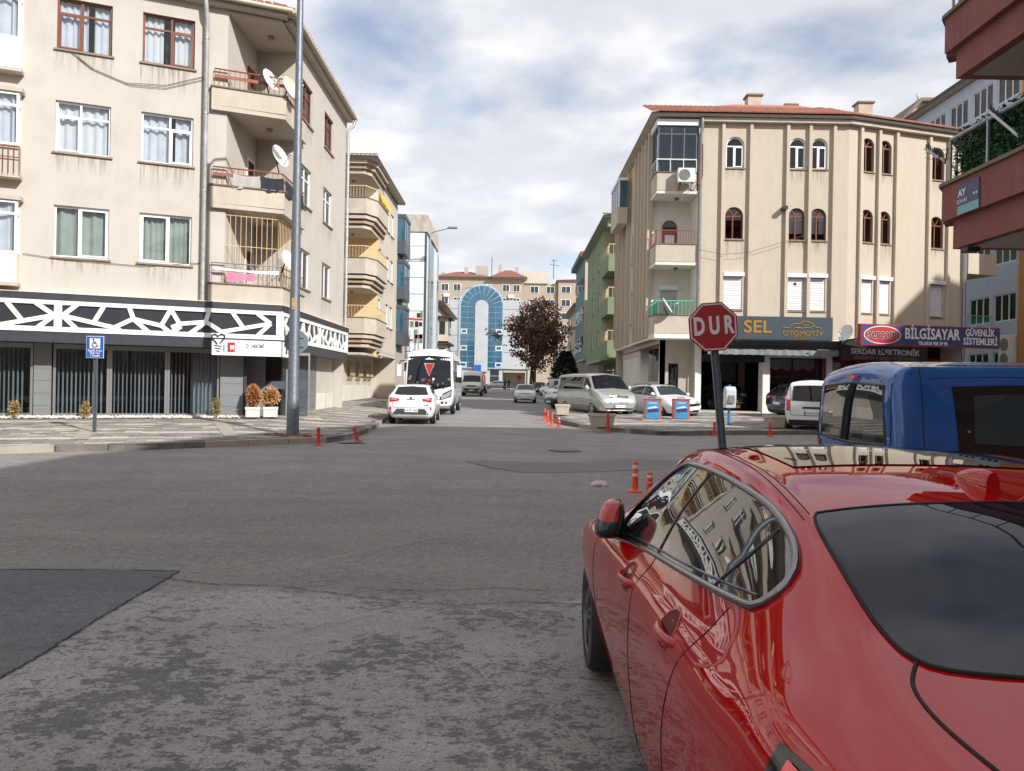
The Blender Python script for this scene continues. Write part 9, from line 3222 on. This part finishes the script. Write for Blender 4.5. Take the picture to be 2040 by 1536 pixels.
# ================================================================== PEOPLE
def person(x, y, yaw, h, label, step, arm):
    o = thing('person', label, 'person', (x, y, gz(y)), yaw, 'two people walking at the far end of the street')
    k = h / 1.75
    J = {'pel': (0, 0, .95), 'ch': (0.02, 0, 1.28), 'nk': (0.02, 0, 1.47), 'hd': (0.04, 0, 1.56), 'ht': (0.04, 0, 1.72)}
    for s, n in ((1, 'l'), (-1, 'r')):
        f = step * s
        J.update({'hp' + n: (0, s * .09, .92), 'kn' + n: (f * .5 + 0.03, s * .10, .50), 'an' + n: (f, s * .10, .09), 'to' + n: (f + .16, s * .11, .04),
                  'sh' + n: (0.02, s * .19, 1.42), 'el' + n: (-f * .3 - 0.03, s * .25, 1.13), 'wr' + n: (-f * .4 + arm, s * .22, .90), 'fi' + n: (-f * .4 + arm + .03, s * .21, .80)})
    E = [('pel', 'ch'), ('ch', 'nk'), ('nk', 'hd'), ('hd', 'ht')]
    for n in 'lr':
        E += [('pel', 'hp' + n), ('hp' + n, 'kn' + n), ('kn' + n, 'an' + n), ('an' + n, 'to' + n), ('ch', 'sh' + n), ('sh' + n, 'el' + n), ('el' + n, 'wr' + n), ('wr' + n, 'fi' + n)]
    R = {'pel': .155, 'ch': .165, 'nk': .065, 'hd': .095, 'ht': .085, 'hp': .10, 'kn': .07, 'an': .05, 'to': .04, 'sh': .075, 'el': .055, 'wr': .038, 'fi': .032}
    names = list(J)
    me = bpy.data.meshes.new('body')
    me.from_pydata([tuple(c * k for c in J[n]) for n in names], [(names.index(a), names.index(b)) for a, b in E], [])
    b = bpy.data.objects.new('body', me)
    COL.objects.link(b)
    sm = b.modifiers.new('s', 'SKIN')
    for i, n in enumerate(names):
        r_ = R[n] if n in R else R[n[:2]]
        me.skin_vertices[0].data[i].radius = (r_ * k, r_ * k)
    me.skin_vertices[0].data[0].use_root = True
    b.modifiers.new('ss', 'SUBSURF').levels = 1
    dg = bpy.context.evaluated_depsgraph_get()
    m2 = bpy.data.meshes.new_from_object(b.evaluated_get(dg))
    b.modifiers.clear()
    b.data = m2
    m2.materials.clear()
    for mm in ('clothes_dark', 'clothes_jeans', 'skin'):
        m2.materials.append(M(mm))
    for p_ in m2.polygons:
        z = p_.center.z / k
        p_.material_index = 2 if z > 1.50 else (1 if z < .93 and abs(p_.center.y) < 0.19 * k else (2 if z < .84 else 0))
        p_.use_smooth = True
    b.parent = o
    hr = MB()
    bm2 = bmesh.new()
    bmesh.ops.create_icosphere(bm2, subdivisions=2, radius=.108 * k)
    hr.add([(v.co.x + (.02) * k, v.co.y, v.co.z + 1.66 * k) for v in bm2.verts if True], [[v.index for v in f.verts] for f in bm2.faces if f.calc_center_median().z > -0.01 or f.calc_center_median().x < -0.02])
    bm2.free()
    hr.build('hair', 'hair_dark', o, smooth=60, fix=False)
    for s in (1, -1):
        MB().bx(J['anl' if s > 0 else 'anr'][0] * k - .06, J['anl' if s > 0 else 'anr'][0] * k + .2, s * .10 * k - .045, s * .10 * k + .045, 0.0, 0.09).build('shoe', 'black_plastic', o, bevel=0.02)
    return o


person(-1.15, 123, UP + 0.3, 1.70, 'left of two dark clothed people walking in the far road', 0.16, 0.05)
person(-0.55, 122.6, UP - 0.2, 1.76, 'right of two dark clothed people walking in the far road', -0.14, 0.08)
